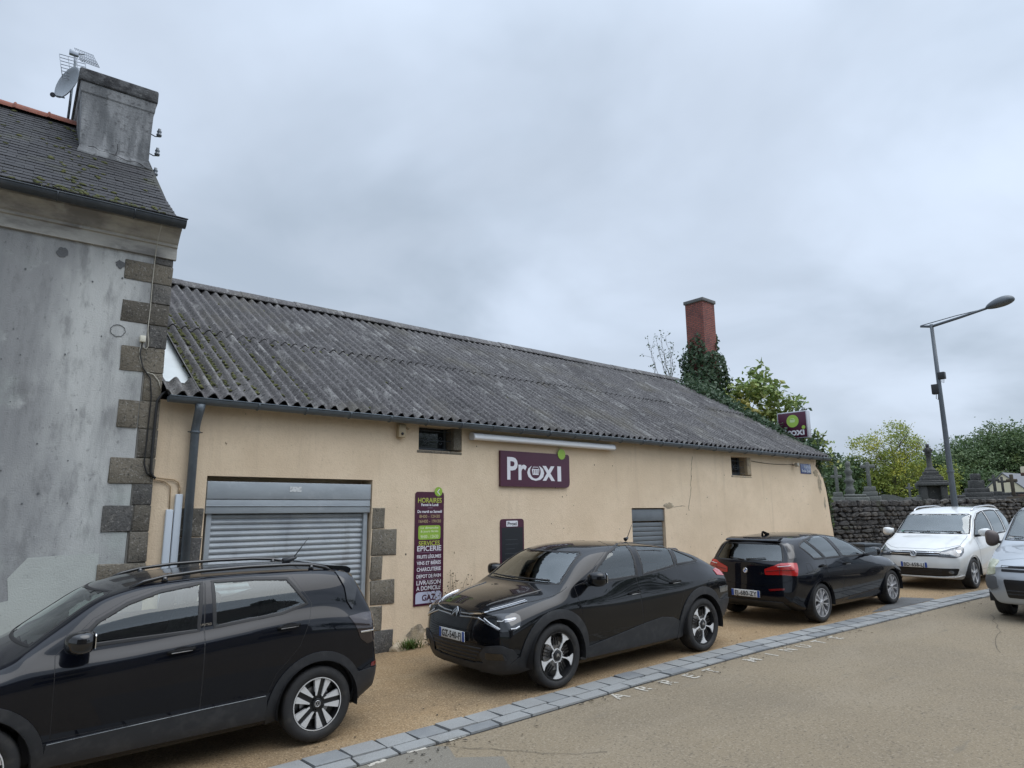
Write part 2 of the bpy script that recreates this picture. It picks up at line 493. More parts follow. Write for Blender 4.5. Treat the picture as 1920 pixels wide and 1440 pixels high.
def body_mesh(S, name, mat, parent, cuts):
    """the skin with the openings taken out; cuts = [(proj set, outline)] tested on face centres"""
    keep = []
    for f in S.f:
        c = Vector((0, 0, 0)); n = Vector((0, 0, 0))
        for i in f: c += S.v[i]; n += S.n[i]
        c /= len(f); n.normalize(); drop = False
        for pj, ol in cuts:
            if pj == 'S' and abs(n.y) > .25 and inside((c.x, c.z), ol): drop = True
            elif pj == 'F' and n.x > .2 and inside((c.y, c.z), ol): drop = True
            elif pj == 'B' and n.x < -.2 and inside((c.y, c.z), ol): drop = True
            elif pj == 'W' and abs(c.y) > .45 and math.hypot(c.x - ol[0], c.z - ol[1]) < ol[2]: drop = True
        if not drop: keep.append(f)
    me = bpy.data.meshes.new(name); me.from_pydata([tuple(v) for v in S.v], [], keep); me.materials.append(mat)
    me.polygons.foreach_set('use_smooth', [True] * len(keep)); me.update()
    me.normals_split_custom_set_from_vertices([tuple(n) for n in S.n])
    o = bpy.data.objects.new(name, me); return link(o, parent)

def vw_mark(mb, r, M, mi=0, t=.004):
    """ring with a V over a W, in the XZ plane facing -Y"""
    mb.lathe([(r, 0), (r, -t), (r * .84, -t), (r * .84, 0)], 28, 'y', mi, M)
    w = r * .15
    for path in ([(-.42, .78), (0, .06), (.42, .78)], [(-.78, .40), (-.36, -.72), (0, -.02), (.36, -.72), (.78, .40)]):
        for a, b in zip(path[:-1], path[1:]):
            a = Vector(a) * r; b = Vector(b) * r; d = (b - a).normalized(); n = Vector((-d.y, d.x)) * w / 2; a2 = a - d * w * .3; b2 = b + d * w * .3
            mb.prism([tuple(a2 - n), tuple(b2 - n), tuple(b2 + n), tuple(a2 + n)], 0, -t, 'y', mi, M)
def chevrons(mb, s, M, mi=0, t=.006):
    for dz in (0, -.62):
        o = Vector((0, dz)); P = [(-.9, -.45), (0, .45), (.9, -.45), (.9, -.05), (0, .85), (-.9, -.05)]
        P = [(p[0] * s, (p[1] + dz) * s) for p in P]
        mb.prism([P[0], P[1], P[4], P[5]], 0, -t, 'y', mi, M); mb.prism([P[1], P[2], P[3], P[4]], 0, -t, 'y', mi, M)

def wheel(parent, x, y, R_t, rim_r, w, style, side):
    """tyre + rim, outer face towards side*(+y)"""
    root = bpy.data.objects.new('wheel', None); link(root, parent); root.location = (x, y, R_t)
    M = Matrix.Rotation(0 if side < 0 else math.pi, 4, 'Z')       # outward is -Y in the wheel's own frame
    mb = MB(); h = w / 2
    prof = [(rim_r * .97, -h * .80), (rim_r * 1.03, -h * .98), (rim_r + (R_t - rim_r) * .45, -h * 1.06), (R_t * .965, -h * .96), (R_t * .992, -h * .80), (R_t, -h * .6), (R_t, h * .6), (R_t * .965, h * .96), (rim_r * 1.03, h), (rim_r * .97, h * .8)]
    mb.lathe(prof, 56, 'y', 0, M)
    for a in (-.35, -.05, .3):   # grooves
        mb.lathe([(R_t * 1.001, h * a), (R_t * 1.001, h * (a + .06))], 56, 'y', 1, M)
    mb.build('tyre', [tyre_m, rimdark], root)
    mb = MB(); f = -h * .80
    rim = mk('rim_' + style, *{'duo': ((.72, .72, .72), .4, .4), 'cross': ((.72, .72, .72), .45, .25), 'vspoke': ((.62, .62, .63), .35, .5), 'five': ((.48, .49, .50), .35, .6), 'steel': ((.05, .05, .055), .5, 0.)}[style])
    mb.lathe([(rim_r * .99, f - .012), (rim_r * .945, f - .014), (rim_r * .92, f + .02), (rim_r * .88, f + .07), (rim_r * .3, f + .085), (.01, f + .085)], 48, 'y', 1 if style in ('duo', 'cross', 'steel') else 2, M)
    mb.lathe([(rim_r * .995, f + .004), (rim_r * .99, f - .015), (rim_r * .955, f - .015), (rim_r * .945, f + .004)], 48, 'y', 0 if style != 'cross' else 1, M)
    # brake disc
    mb.lathe([(rim_r * .62, f + .075), (rim_r * .62, f + .06), (rim_r * .2, f + .06)], 32, 'y', 3, M)
    def spoke(poly, ang, mi=0, d0=(.010 if style == 'cross' else .03), d1=-.004):
        Mr = M @ Matrix.Rotation(ang, 4, 'Y'); mb.prism(poly, f + d0, f + d1, 'y', mi, Mr)
    r = rim_r
    for k in range(5):
        a = 2 * math.pi * k / 5 + {'duo': .25, 'cross': math.pi, 'vspoke': .3, 'five': .1, 'steel': 0}[style]
        if style == 'duo':
            for s in (-1, 1):
                spoke([(s * .085 * r, .2 * r), (s * .17 * r, .2 * r), (s * .20 * r, .45 * r), (s * .12 * r, .45 * r)], a, 1, .03, .0)
                spoke([(s * .10 * r, .30 * r), (s * .15 * r, .28 * r), (s * .36 * r, .90 * r), (s * .10 * r, .945 * r)] if s > 0 else [(s * .10 * r, .30 * r), (s * .15 * r, .28 * r), (s * .36 * r, .90 * r), (s * .10 * r, .945 * r)], a, 0)
            spoke([(-.10 * r, .12 * r), (.10 * r, .12 * r), (.10 * r, .94 * r), (-.10 * r, .94 * r)], a, 1, .05, .012)
        elif style == 'cross':
            spoke([(-.026 * r, .24 * r), (.026 * r, .24 * r), (.030 * r, .62 * r), (-.030 * r, .62 * r)], a)
            spoke([(-.036 * r, .60 * r), (.036 * r, .60 * r), (.10 * r, .76 * r), (.25 * r, .90 * r), (.14 * r, .935 * r), (0, .95 * r), (-.14 * r, .935 * r), (-.25 * r, .90 * r), (-.10 * r, .76 * r)], a)
            for s in (-1, 1): spoke([(0, .245 * r), (s * .16 * r, .225 * r), (s * .165 * r, .258 * r), (0, .280 * r)] if s > 0 else [(0, .280 * r), (-.165 * r, .258 * r), (-.16 * r, .225 * r), (0, .245 * r)], a)
            for q in (-.13, 0, .13):
                spoke([(q * r - .03 * r, .42 * r), (q * r + .03 * r, .42 * r), (q * r + .05 * r, .74 * r), (q * r - .01 * r, .74 * r)], a + math.pi / 5, 1, .035, .02)
        elif style == 'vspoke':
            for s in (-1, 1):
                spoke([(s * .03 * r, .15 * r), (s * .09 * r, .15 * r), (s * .24 * r, .93 * r), (s * .16 * r, .95 * r)], a)
                spoke([(s * .10 * r, .55 * r), (s * .14 * r, .5 * r), (s * .42 * r, .88 * r), (s * .37 * r, .90 * r)], a)
        elif style == 'five':
            spoke([(-.15 * r, .12 * r), (.15 * r, .12 * r), (.11 * r, .55 * r), (.17 * r, .95 * r), (-.17 * r, .95 * r), (-.11 * r, .55 * r)], a)
        else:
            spoke(circle2(0, .62 * r, .12 * r, 12), a, 1, .08, .068)
    mb.lathe([(r * .21, f + .03), (r * .20, f - .006), (r * .16, f - .010), (.001, f - .010)], 24, 'y', 1 if style in ('duo', 'cross', 'steel') else 0, M)
    mb.build('rim', [rim, rimdark, alloy_dk, alloy_dk], root, sharp=35)
    mb = MB(); Mt = M @ Matrix.Translation((0, f - .0105, 0))
    if style in ('duo', 'five'): vw_mark(mb, r * .125, Mt)
    elif style == 'cross': chevrons(mb, r * .085, Mt @ Matrix.Translation((0, 0, .01)))
    elif style == 'vspoke': mb.lathe([(r * .12, 0), (r * .12, -.003), (r * .09, -.003)], 20, 'y', 0, Mt)
    if mb.v: mb.build('wheel_emblem', alloy, root)
    # wheel well
    mb = MB(); ar = R_t + .055; vs = []; n = 20
    for k in range(n + 1):
        a = math.pi * (1.12 * k / n - .06)
        for yy in (side * (w / 2 + .03), -side * .17): vs.append((x + ar * math.cos(a), y + yy, R_t + ar * math.sin(a)))
    fs = [(2 * k, 2 * k + 1, 2 * k + 3, 2 * k + 2) for k in range(n)]
    c = len(vs); vs.append((x, y - side * .17, R_t)); fs += [(2 * k + 1, c, 2 * k + 3) for k in range(n)]
    mb.add(vs, fs, 0); mb.build('wheel_well', rubber, parent)
    return root

def plate(parent, text, P, az, tilt=0.):
    """French number plate: blue ends, black characters"""
    Mx = Matrix.Translation(P) @ Matrix.Rotation(az + math.pi / 2, 4, 'Z') @ Matrix.Rotation(tilt, 4, 'X')
    mb = MB(); mb.bbox(-.26, -.008, -.055, .26, .0, .055, .004, 0)
    mb.v = [Mx @ Vector(v) for v in mb.v]
    for s in (-1, 1): mb.prism(rounded([(s * .258, -.053), (s * .258, .053), (s * .216, .053), (s * .216, -.053)], .004, 2), -.0088, -.0070, 'y', 1, Mx)
    vs, fs = text_mesh(text, .104, .0006, bold=.0022, space=1.06)
    w = text_w(vs); sx = .40 / w; M2 = Mx @ Matrix.Translation((0, -.0092, -.037))
    mb.add([M2 @ Vector((v.x * sx, v.y, v.z)) for v in vs], fs, 2)
    return mb.build('number_plate', [plate_m, plate_bl, ink], parent)

def seat(mb, x, y, z, w=.5, back=.62, rest=True):
    M = Matrix.Translation((x, y, z))
    mb.bbox(-.10, -w / 2, -.12, .42, w / 2, .06, .05, 0, M)
    Mb = M @ Matrix.Translation((-.10, 0, 0)) @ Matrix.Rotation(R(-17), 4, 'Y')
    mb.bbox(-.08, -w / 2, -.05, .06, w / 2, back, .055, 0, Mb)
    if rest:
        mb.tube([(0, -.06, back), (0, -.06, back + .1)], .008, 6, 0, M=Mb); mb.tube([(0, .06, back), (0, .06, back + .1)], .008, 6, 0, M=Mb)
        mb.bbox(-.05, -.13, back + .05, .05, .13, back + .24, .045, 0, Mb)
def cabin(S, parent, wheel_x, dash_x, dash_z, wh, seats_f, seats_r, zf=.30, belt=.95, x_rear=-.5, z0=.0):
    mb = MB()
    mb.box(x_rear, -wh, zf - .05, dash_x + .25, wh, zf, 1)                                  # floor
    for s in (-1, 1): mb.box(x_rear, s * (wh + .03), zf, dash_x + .2, s * (wh + .05), belt - .06, 1)
    mb.bbox(dash_x - .12, -wh, zf + .2, dash_x + .45, wh, dash_z, .06, 1)
    mb.bbox(x_rear - .02, -wh, zf, x_rear + .45, wh, belt - .12, .03, 1)
    for s in (-1, 1): seat(mb, seats_f, s * .38, zf + .25 + z0)
    mb.bbox(seats_r - .1, -wh + .05, zf + .12, seats_r + .45, wh - .05, zf + .3, .05, 0)
    for y in (-.42, 0, .42): seat(mb, seats_r, y, zf + .28 + z0, .40, .56)
    # steering wheel (left-hand drive)
    Mw = Matrix.Translation((dash_x - .26, .38, dash_z - .05)) @ Matrix.Rotation(R(-65), 4, 'Y')
    mb.lathe([(.185 + .015 * math.cos(a), .015 * math.sin(a)) for a in [k * math.pi / 3 for k in range(6)]], 28, 'z', 1, Mw, closed=True)
    mb.bbox(-.05, -.16, -.02, .05, .16, .02, .01, 1, Mw)
    mb.tube([(dash_x - .26, .38, dash_z - .05), (dash_x, .38, dash_z - .16)], .03, 8, 1)
    mb.build('cabin', [cloth, trim], parent)

def arch_ring(cx, cz, r0, r1, a0, a1, n=26):
    out = [(cx + r1 * math.cos(R(a0 + (a1 - a0) * k / n)), cz + r1 * math.sin(R(a0 + (a1 - a0) * k / n))) for k in range(n + 1)]
    inn = [(cx + r0 * math.cos(R(a0 + (a1 - a0) * k / n)), cz + r0 * math.sin(R(a0 + (a1 - a0) * k / n))) for k in range(n + 1)]
    return out + inn[::-1]
def mirror2(ol): return [(-p[0], p[1]) for p in ol][::-1]
def wing_mirror(S, parent, x, z, side, mat, w=.20, h=.14, y0=None):
    p, n = S.at(Vector((x, side * 4, z - .04)), Vector((0, -side, 0)))
    mb = MB(); bm = bmesh.new(); bmesh.ops.create_uvsphere(bm, u_segments=24, v_segments=14, radius=1)
    for v in bm.verts:
        q = v.co; sx = .12 if q.x > 0 else .06
        k = 1 + .25 * q.y * side
        v.co = Vector((q.x * sx * 1.0 + .02, q.y * w * .62, q.z * h * .58 * k))
        v.co = Vector((math.copysign(abs(v.co.x / .14) ** .75 * .14, v.co.x), v.co.y, math.copysign(abs(v.co.z / (h * .6)) ** .62 * h * .6, v.co.z)))
        v.co.x -= abs(v.co.y) * .12
    bmesh.ops.translate(bm, vec=Vector((x, p.y + side * (w * .62 + .045), z + .02)), verts=bm.verts); mb.bm(bm, 0, True)
    mb.tube([(x + .02, p.y - side * .02, z - .055), (x + .01, p.y + side * .07, z - .045), (x, p.y + side * .12, z - .02)], [.028, .026, .03], 8, 1)
    yc = p.y + side * (w * .62 + .045)
    mb.prism(rounded([(yc - w * .5, z - .045), (yc + w * .5, z - .035), (yc + w * .5, z + .085), (yc - w * .5, z + .085)], .03), x - .052, x - .058, 'x', 2)
    o = mb.build('wing_mirror', [mat, plast, chrome], parent); return o
def door_handle(S, parent, x, z, side, mat, chrome_glint=True):
    mb = MB(); p, n = S.at(Vector((x, side * 4, z)), Vector((0, -side, 0)))
    q = p + n * .028
    a = [Vector((x + .10, p.y, z - .004)), Vector((x + .085, q.y, z)), Vector((x - .085, q.y, z + .006)), Vector((x - .10, p.y, z + .006))]
    mb.tube(a, [.012, .013, .015, .014], 10, 0)
    if chrome_glint:
        mb.tube([q + Vector((.08, side * .008, -.012)), q + Vector((-.08, side * .008, -.008))], .0055, 6, 1)  # bright line: chrome edge plus a painted-in glint of light on the handle
        mb.prism(circle2(x - .01, z - .004, .085, 20, .034), q.y - side * .004 - side * .026, q.y - side * .028, 'y', 2)  # flat dark oval painted in for the shaded recess behind the handle
    return mb.build('door_handle', [mat, alloy, rubber], parent)
def place_car(root, x, y, yaw, rear_z, scale=1.):
    root.location = (x, y, rear_z); root.rotation_euler = (0, 0, 0)
    a = Vector((math.cos(yaw), math.sin(yaw), 0)); sl = .0205 * a.x
    root.rotation_mode = 'XYZ'; root.rotation_euler = (0, -math.atan(sl), yaw); root.scale = (scale,) * 3
# ------------------------------------------------------------------ the cars' skins
SP = {}
SP['cross'] = dict(x=(-.735, 3.38), tumble=.29, bul=.03, smooth=1,
  cur=dict(zb=[(-.74, .34), (-.4, .22), (2.9, .20), (3.38, .26)], zs=[(-.74, .42), (-.4, .27), (2.8, .25), (3.38, .34)], ws=[(-.74, .74), (0, .80), (2.6, .80), (3.38, .72)],
    zm=[(-.74, .98), (.13, 1.05), (1.03, 1.0), (2.06, .93), (2.8, .88), (3.38, .78)], wm=[(-.74, .845), (0, .885), (2.6, .885), (3.38, .83)],
    zl=[(-.74, 1.05), (0, 1.20), (1.03, 1.10), (1.7, 1.06), (2.3, 1.06), (3.38, .9)], wl=[(-.74, .75), (.1, .80), (1, .815), (2.3, .805), (3.0, .77), (3.38, .72)],
    zt=[(-.74, 1.06), (-.71, 1.13), (-.58, 1.34), (-.47, 1.48), (-.3, 1.525), (.2, 1.565), (.9, 1.578), (1.4, 1.56), (1.74, 1.50), (2.1, 1.28), (2.40, 1.09), (2.6, 1.06), (3.0, 1.01), (3.28, .95), (3.38, .90)],
    cr=[(-.74, .05), (-.5, .05), (1.4, .06), (2.0, .075), (2.4, .07), (3.38, .06)]),
  nose=[(.2, .06), (.45, 0), (.7, .0), (.85, .03), (1.0, .10)], tail=[(.3, .05), (.55, 0), (.8, .03), (1.1, .05), (1.6, .04)], plan=(.10, .12, .07, .10))
SP['coupe'] = dict(x=(-.87, 3.49), tumble=.36, bul=.03, nx=88,
  cur=dict(zb=[(-.87, .34), (-.4, .20), (2.9, .16), (3.49, .22)], zs=[(-.87, .42), (-.4, .25), (2.8, .23), (3.49, .30)], ws=[(-.87, .72), (0, .81), (2.6, .81), (3.49, .74)],
    zm=[(-.87, .90), (-.2, .95), (.5, .87), (1.5, .83), (2.6, .88), (3.0, .82), (3.49, .66)], wm=[(-.87, .83), (0, .90), (1.2, .87), (2.6, .90), (3.49, .85)],
    zl=[(-.87, .99), (-.3, 1.08), (.34, 1.12), (1.17, 1.06), (1.82, 1.045), (2.28, 1.045), (3.0, .95), (3.49, .83)], wl=[(-.87, .74), (0, .80), (1, .83), (2.3, .82), (3.0, .80), (3.49, .76)],
    zt=[(-.87, .96), (-.83, 1.06), (-.70, 1.11), (-.62, 1.14), (-.4, 1.22), (0, 1.35), (.5, 1.44), (1.0, 1.485), (1.5, 1.505), (1.85, 1.485), (2.05, 1.42), (2.66, 1.05), (2.85, 1.03), (3.1, .995), (3.35, .94), (3.49, .875)],
    cr=[(-.87, .06), (-.5, .07), (.5, .055), (1.5, .06), (2.0, .08), (2.6, .06), (3.1, .07), (3.49, .06)]),
  nose=[(.2, .10), (.4, .01), (.55, 0), (.7, .02), (.82, .06), (.95, .16)], tail=[(.3, .06), (.6, 0), (.9, .06), (1.13, .10), (1.4, .05)], plan=(.10, .12, .08, .12))
SP['hatch'] = dict(x=(-.85, 3.47), tumble=.40, bul=.03, nx=88,
  cur=dict(zb=[(-.85, .34), (-.4, .20), (2.9, .16), (3.47, .22)], zs=[(-.85, .42), (-.4, .24), (2.8, .22), (3.47, .30)], ws=[(-.85, .74), (0, .80), (2.7, .80), (3.47, .70)],
    zm=[(-.85, .84), (0, .84), (1.5, .80), (2.7, .78), (3.47, .60)], wm=[(-.85, .82), (0, .885), (1.2, .87), (2.7, .88), (3.47, .80)],
    zl=[(-.85, .95), (-.2, 1.0), (.8, .975), (1.8, .955), (2.2, .94), (3.47, .74)], wl=[(-.85, .75), (0, .82), (1, .835), (2.2, .81), (3.0, .76), (3.47, .70)],
    zt=[(-.85, 1.0), (-.80, 1.06), (-.66, 1.24), (-.57, 1.355), (-.45, 1.385), (.1, 1.42), (.7, 1.425), (1.1, 1.40), (1.40, 1.335), (1.8, 1.15), (2.15, 1.0), (2.3, .975), (2.8, .925), (3.2, .84), (3.38, .76), (3.47, .70)],
    cr=[(-.85, .06), (-.5, .07), (.5, .06), (1.2, .07), (1.8, .07), (2.3, .05), (3.47, .06)]),
  nose=[(.2, .06), (.4, 0), (.6, .01), (.75, .06), (.9, .15)], tail=[(.2, .10), (.45, .0), (.62, .02), (.75, .04), (.95, .05), (1.2, .08), (1.45, .06)], plan=(.12, .14, .09, .12))
SP['mpv'] = dict(x=(-.87, 3.52), tumble=.25, bul=.03,
  cur=dict(zb=[(-.87, .34), (-.4, .20), (2.9, .18), (3.52, .24)], zs=[(-.87, .42), (-.4, .25), (2.8, .24), (3.52, .30)], ws=[(-.87, .76), (0, .82), (2.7, .82), (3.52, .74)],
    zm=[(-.87, .88), (0, .88), (1.5, .84), (2.7, .82), (3.52, .68)], wm=[(-.87, .85), (0, .895), (1.2, .895), (2.7, .895), (3.52, .82)],
    zl=[(-.87, 1.02), (0, 1.05), (1.0, 1.04), (2.0, 1.01), (2.5, 1.0), (3.52, .82)], wl=[(-.87, .80), (0, .85), (1, .86), (2.4, .83), (3.0, .80), (3.52, .74)],
    zt=[(-.87, 1.05), (-.84, 1.16), (-.74, 1.48), (-.66, 1.60), (-.4, 1.66), (.3, 1.685), (1.0, 1.685), (1.5, 1.645), (1.80, 1.555), (2.2, 1.25), (2.50, 1.085), (2.7, 1.05), (3.1, .97), (3.35, .89), (3.52, .80)],
    cr=[(-.87, .05), (-.5, .05), (1.4, .055), (2.0, .07), (2.5, .06), (3.1, .08), (3.52, .07)]),
  nose=[(.2, .08), (.4, .01), (.55, 0), (.75, .04), (.9, .14)], tail=[(.3, .05), (.5, 0), (.9, .03), (1.2, .06), (1.6, .04)], plan=(.12, .13, .06, .09))
SP['van'] = dict(x=(-.62, 3.52), tumble=.20, bul=.03,
  cur=dict(zb=[(-.62, .34), (-.3, .22), (2.9, .20), (3.52, .26)], zs=[(-.62, .40), (-.3, .27), (2.8, .27), (3.52, .36)], ws=[(-.62, .80), (0, .81), (2.7, .80), (3.52, .74)],
    zm=[(-.62, .80), (1.5, .80), (2.7, .78), (3.52, .62)], wm=[(-.62, .85), (0, .86), (2.7, .865), (3.52, .84)],
    zl=[(-.62, 1.05), (1.0, 1.08), (2.0, 1.08), (2.6, 1.06), (3.52, .90)], wl=[(-.62, .82), (1, .84), (2.4, .83), (3.0, .80), (3.52, .76)],
    zt=[(-.62, 1.3), (-.58, 1.70), (-.3, 1.79), (.6, 1.81), (1.4, 1.79), (1.75, 1.72), (2.1, 1.48), (2.55, 1.16), (2.7, 1.13), (3.1, 1.06), (3.35, .98), (3.52, .88)],
    cr=[(-.62, .05), (1.4, .06), (2.0, .07), (2.5, .06), (3.1, .08), (3.52, .07)]),
  nose=[(.2, .05), (.45, 0), (.66, 0), (.72, .04), (.95, .10)], tail=[(.3, .0), (1.8, .04)], plan=(.10, .12, .03, .06))
SH = {k: Shell(v) for k, v in SP.items()}
BOTH = (('L', 1), ('R', -1))
def common(root, S, paint, wins, doors, ws, rw, tyre, rim, wb, style, tw=.205, track=.765, glass=(g_front, g_side, g_dark), arch=.06, lip=False):
    """shell, doors, windows, wheels shared by every car. wins = [(outline, belongs to door k or None, glass)]"""
    cuts = [('S', offset_poly(w[0], -.008)) for w in wins] + [('F', offset_poly(ws, -.008)), ('B', offset_poly(rw, -.008))]
    cuts += [('W', (0, tyre, tyre + arch)), ('W', (wb, tyre, tyre + arch))]
    body_mesh(S, 'body', paint, root, cuts)
    patch(S, 'windscreen', offset_poly(ws, .012), 'F', -.003, glass[0], root, skirt=0, grid=.024)
    patch(S, 'rear_window', offset_poly(rw, .012), 'B', -.003, glass[2], root, skirt=0, grid=.024)
    seals = MB()
    ribbon(S, offset_poly(ws, .004), 'F', .030, .003, seals, 0, True); ribbon(S, offset_poly(rw, .004), 'B', .030, .003, seals, 0, True)
    for pj, sd in BOTH:
        dd = []
        for dk, (dol, hx, hz) in enumerate(doors):
            holes = [w[0] for w in wins if w[1] == dk]
            d = patch(S, 'door', dol, pj, .0025, paint, root, holes=holes, skirt=.004, grid=.028)
            dd.append(d); ribbon(S, dol, pj, .011, .0004, seals, 1, True, off=.0010)
            if hx is not None: door_handle(S, d, hx, hz, sd, paint)
        for ol, dk, gl in wins:
            ribbon(S, ol, pj, .034, .0028, seals, 0, True, off=.0020)
            patch(S, 'window', offset_poly(ol, .01), pj, -.002, {'s': glass[1], 'd': glass[2]}[gl], dd[dk] if dk is not None else root, skirt=0, grid=.024)
    if lip:
        for x in (0, wb):
            for pj, sd in BOTH: patch(S, 'arch_lip', arch_ring(x, tyre, tyre + .028, tyre + .085, -8, 188), pj, .004, paint, root, skirt=.025)
    seals.build('window_seals', [rubber, ink], root)
    for x in (0, wb):
        for sd in (1, -1): wheel(root, x, sd * track, tyre, rim, tw, style, sd)

# ---- 1: near black crossover
S = SH['cross']
c1 = empty('crossover_car', label='nearest black car, with roof rails and grey plastic wheel arches', cat='car')
CW1 = [(1.97, 1.095), (1.80, 1.265), (1.59, 1.375), (1.35, 1.445), (1.02, 1.485), (1.06, 1.105)]
CW2 = [(.93, 1.487), (.60, 1.485), (.27, 1.46), (.10, 1.225), (.35, 1.165), (.93, 1.118)]
CD1 = [(2.06, .47), (2.07, 1.05), (2.02, 1.10), (1.83, 1.285), (1.60, 1.405), (1.36, 1.478), (1.0, 1.52), (1.02, 1.12), (1.03, .48)]
CD2 = [(1.02, .48), (1.01, 1.12), (.985, 1.522), (.60, 1.52), (.24, 1.495), (.06, 1.225), (.11, 1.06), (.20, .86), (.40, .66), (.47, .49)]
WS1 = [(-.66, 1.13), (.66, 1.13), (.56, 1.44), (.50, 1.465), (-.50, 1.465), (-.56, 1.44)]
RW1 = [(-.56, 1.12), (.56, 1.12), (.50, 1.40), (-.50, 1.40)]
common(c1, S, paint_black, [(CW1, 0, 's'), (CW2, 1, 's')], [(CD1, 1.20, .975), (CD2, .30, 1.05)], WS1, RW1, .328, .232, 2.551, 'duo', arch=.075)
cabin(S, c1, 0, 2.05, 1.02, .68, 1.18, .28)
for pj, sd in BOTH:
    for cx in (0, 2.551): patch(S, 'arch_trim', arch_ring(cx, .328, .378, .462, -12, 192), pj, .012, plast, c1, skirt=.02)
    patch(S, 'sill_trim', [(.455, .27), (.465, .485), (1.0, .475), (2.085, .44), (2.10, .27)], pj, .010, plast, c1, skirt=.02)
    m_ = MB(); ribbon(S, [(.48, .487), (1.0, .477), (2.08, .442)], pj, .008, .013, m_, 0, off=.0); m_.build('sill_moulding', chrome, c1)
    wing_mirror(S, c1, 1.90, 1.135, sd, glossblk)
    rl = MB(); pts = []
    for x, y, lift in ((1.56, .565, -.01), (1.46, .57, .022), (1.3, .575, .042), (1.0, .575, .050), (.6, .572, .052), (.2, .568, .050), (-.02, .56, .042), (-.16, .55, .020), (-.24, .545, -.012)):
        h, n = S.at(*frame('T')((x, y * sd))); pts.append(h + Vector((0, 0, lift)))
    rl.tube(pts, [.020, .018, .016, .016, .016, .016, .017, .018, .020], 10, 0)
    for i in (2, 6): h, n = S.at(*frame('T')((pts[i].x, pts[i].y))); rl.tube([pts[i], h - n * .01], [.02, .03], 8, 0)
    rl.build('roof_rail', glossblk, c1)
an = MB(); an.tube([(.06, 0, 1.565), (-.04, 0, 1.59), (-.08, 0, 1.60)], [.035, .022, .012], 8); an.tube([(-.05, 0, 1.60), (-.21, 0, 1.80)], [.006, .004], 6); an.build('aerial', plast, c1)
place_car(c1, 2.77, 6.775, R(178.2), .066, .955)

# ---- 2: black coupe-like car with double-chevron mark
S = SH['coupe']
c2 = empty('hatchback_car', label='black car with sloping roof parked nose-on behind the nearest car, star-spoked wheels', cat='car')
KW1 = [(2.10, 1.08), (1.86, 1.245), (1.58, 1.39), (1.34, 1.455), (1.15, 1.468), (1.23, 1.085), (1.62, 1.075)]
KW2 = [(1.05, 1.468), (.72, 1.450), (.40, 1.378), (.46, 1.155), (1.0, 1.10), (1.12, 1.09)]
KW3 = [(.34, 1.362), (-.02, 1.225), (-.10, 1.18), (.08, 1.168), (.40, 1.165)]
KD1 = [(2.22, .50), (2.32, .92), (2.33, 1.055), (2.15, 1.09), (1.88, 1.27), (1.59, 1.418), (1.34, 1.485), (1.125, 1.498), (1.265, 1.085), (1.205, .505)]
KD2 = [(1.195, .505), (1.255, 1.085), (1.115, 1.498), (.72, 1.48), (.34, 1.40), (.43, 1.15), (.43, .95), (.38, .84), (.46, .68), (.53, .50)]
WS2 = [(-.70, 1.085), (.70, 1.085), (.57, 1.385), (.51, 1.41), (-.51, 1.41), (-.57, 1.385)]
RW2 = [(-.55, 1.15), (.55, 1.15), (.48, 1.34), (-.48, 1.34)]
common(c2, S, paint_black2, [(KW1, 0, 's'), (KW2, 1, 's'), (KW3, None, 'd')], [(KD1, 1.35, .89), (KD2, .54, .95)], WS2, RW2, .345, .258, 2.67, 'cross', arch=.08, track=.775)
cabin(S, c2, 0, 2.2, 1.0, .68, 1.25, .36)
for pj, sd in BOTH:
    for cx in (0, 2.67): patch(S, 'arch_trim', arch_ring(cx, .345, .40, .50, -14, 194), pj, .014, plast, c2, skirt=.02)
    patch(S, 'sill_trim', [(.50, .24), (.50, .46), (.62, .515), (.85, .545), (1.15, .515), (1.6, .45), (2.17, .37), (2.20, .24)], pj, .012, plast, c2, skirt=.02, bulge=.012)
    wing_mirror(S, c2, 2.10, 1.115, sd, paint_black2)
an = MB(); an.tube([(.52, 0, 1.475), (.46, 0, 1.50)], [.03, .014], 8); an.tube([(.47, 0, 1.50), (.36, 0, 1.68)], [.006, .004], 6); an.build('aerial', plast, c2)
place_car(c2, 8.142, 6.49, R(178.3), .160)

# ---- 3: black hatchback seen from behind
S = SH['hatch']
c3 = empty('hatchback_car', label='black hatchback seen from behind with lit-looking red tail lamps, parked near the stone wall', cat='car')
BW1 = [(1.85, .985), (1.47, 1.20), (1.09, 1.345), (.78, 1.375), (.90, 1.02), (1.08, .995)]
BW2 = [(.68, 1.378), (.45, 1.38), (.02, 1.335), (.32, 1.02), (.83, 1.01)]
BW3 = [(-.03, 1.33), (-.22, 1.275), (-.26, 1.235), (-.05, 1.03), (.27, 1.02)]
BD1 = [(2.20, .30), (2.22, .60), (2.00, .93), (1.90, .99), (1.49, 1.23), (1.09, 1.378), (.74, 1.408), (.86, 1.0), (.76, .60), (.76, .26)]
BD2 = [(.75, .26), (.75, .60), (.85, 1.0), (.73, 1.41), (.45, 1.41), (0.0, 1.362), (.28, 1.0), (.22, .80), (.34, .56), (.40, .30)]
WS3 = [(-.66, 1.03), (.66, 1.03), (.54, 1.29), (.48, 1.31), (-.48, 1.31), (-.54, 1.29)]
RW3 = [(-.62, 1.02), (.62, 1.02), (.53, 1.27), (.50, 1.29), (-.50, 1.29), (-.53, 1.27)]
common(c3, S, paint_black, [(BW1, 0, 's'), (BW2, 1, 'd'), (BW3, None, 'd')], [(BD1, .95, .885), (BD2, .12, .905)], WS3, RW3, .316, .232, 2.69, 'vspoke', arch=.055, lip=True, track=.755)
cabin(S, c3, 0, 1.75, .95, .66, .95, .05, belt=.9)
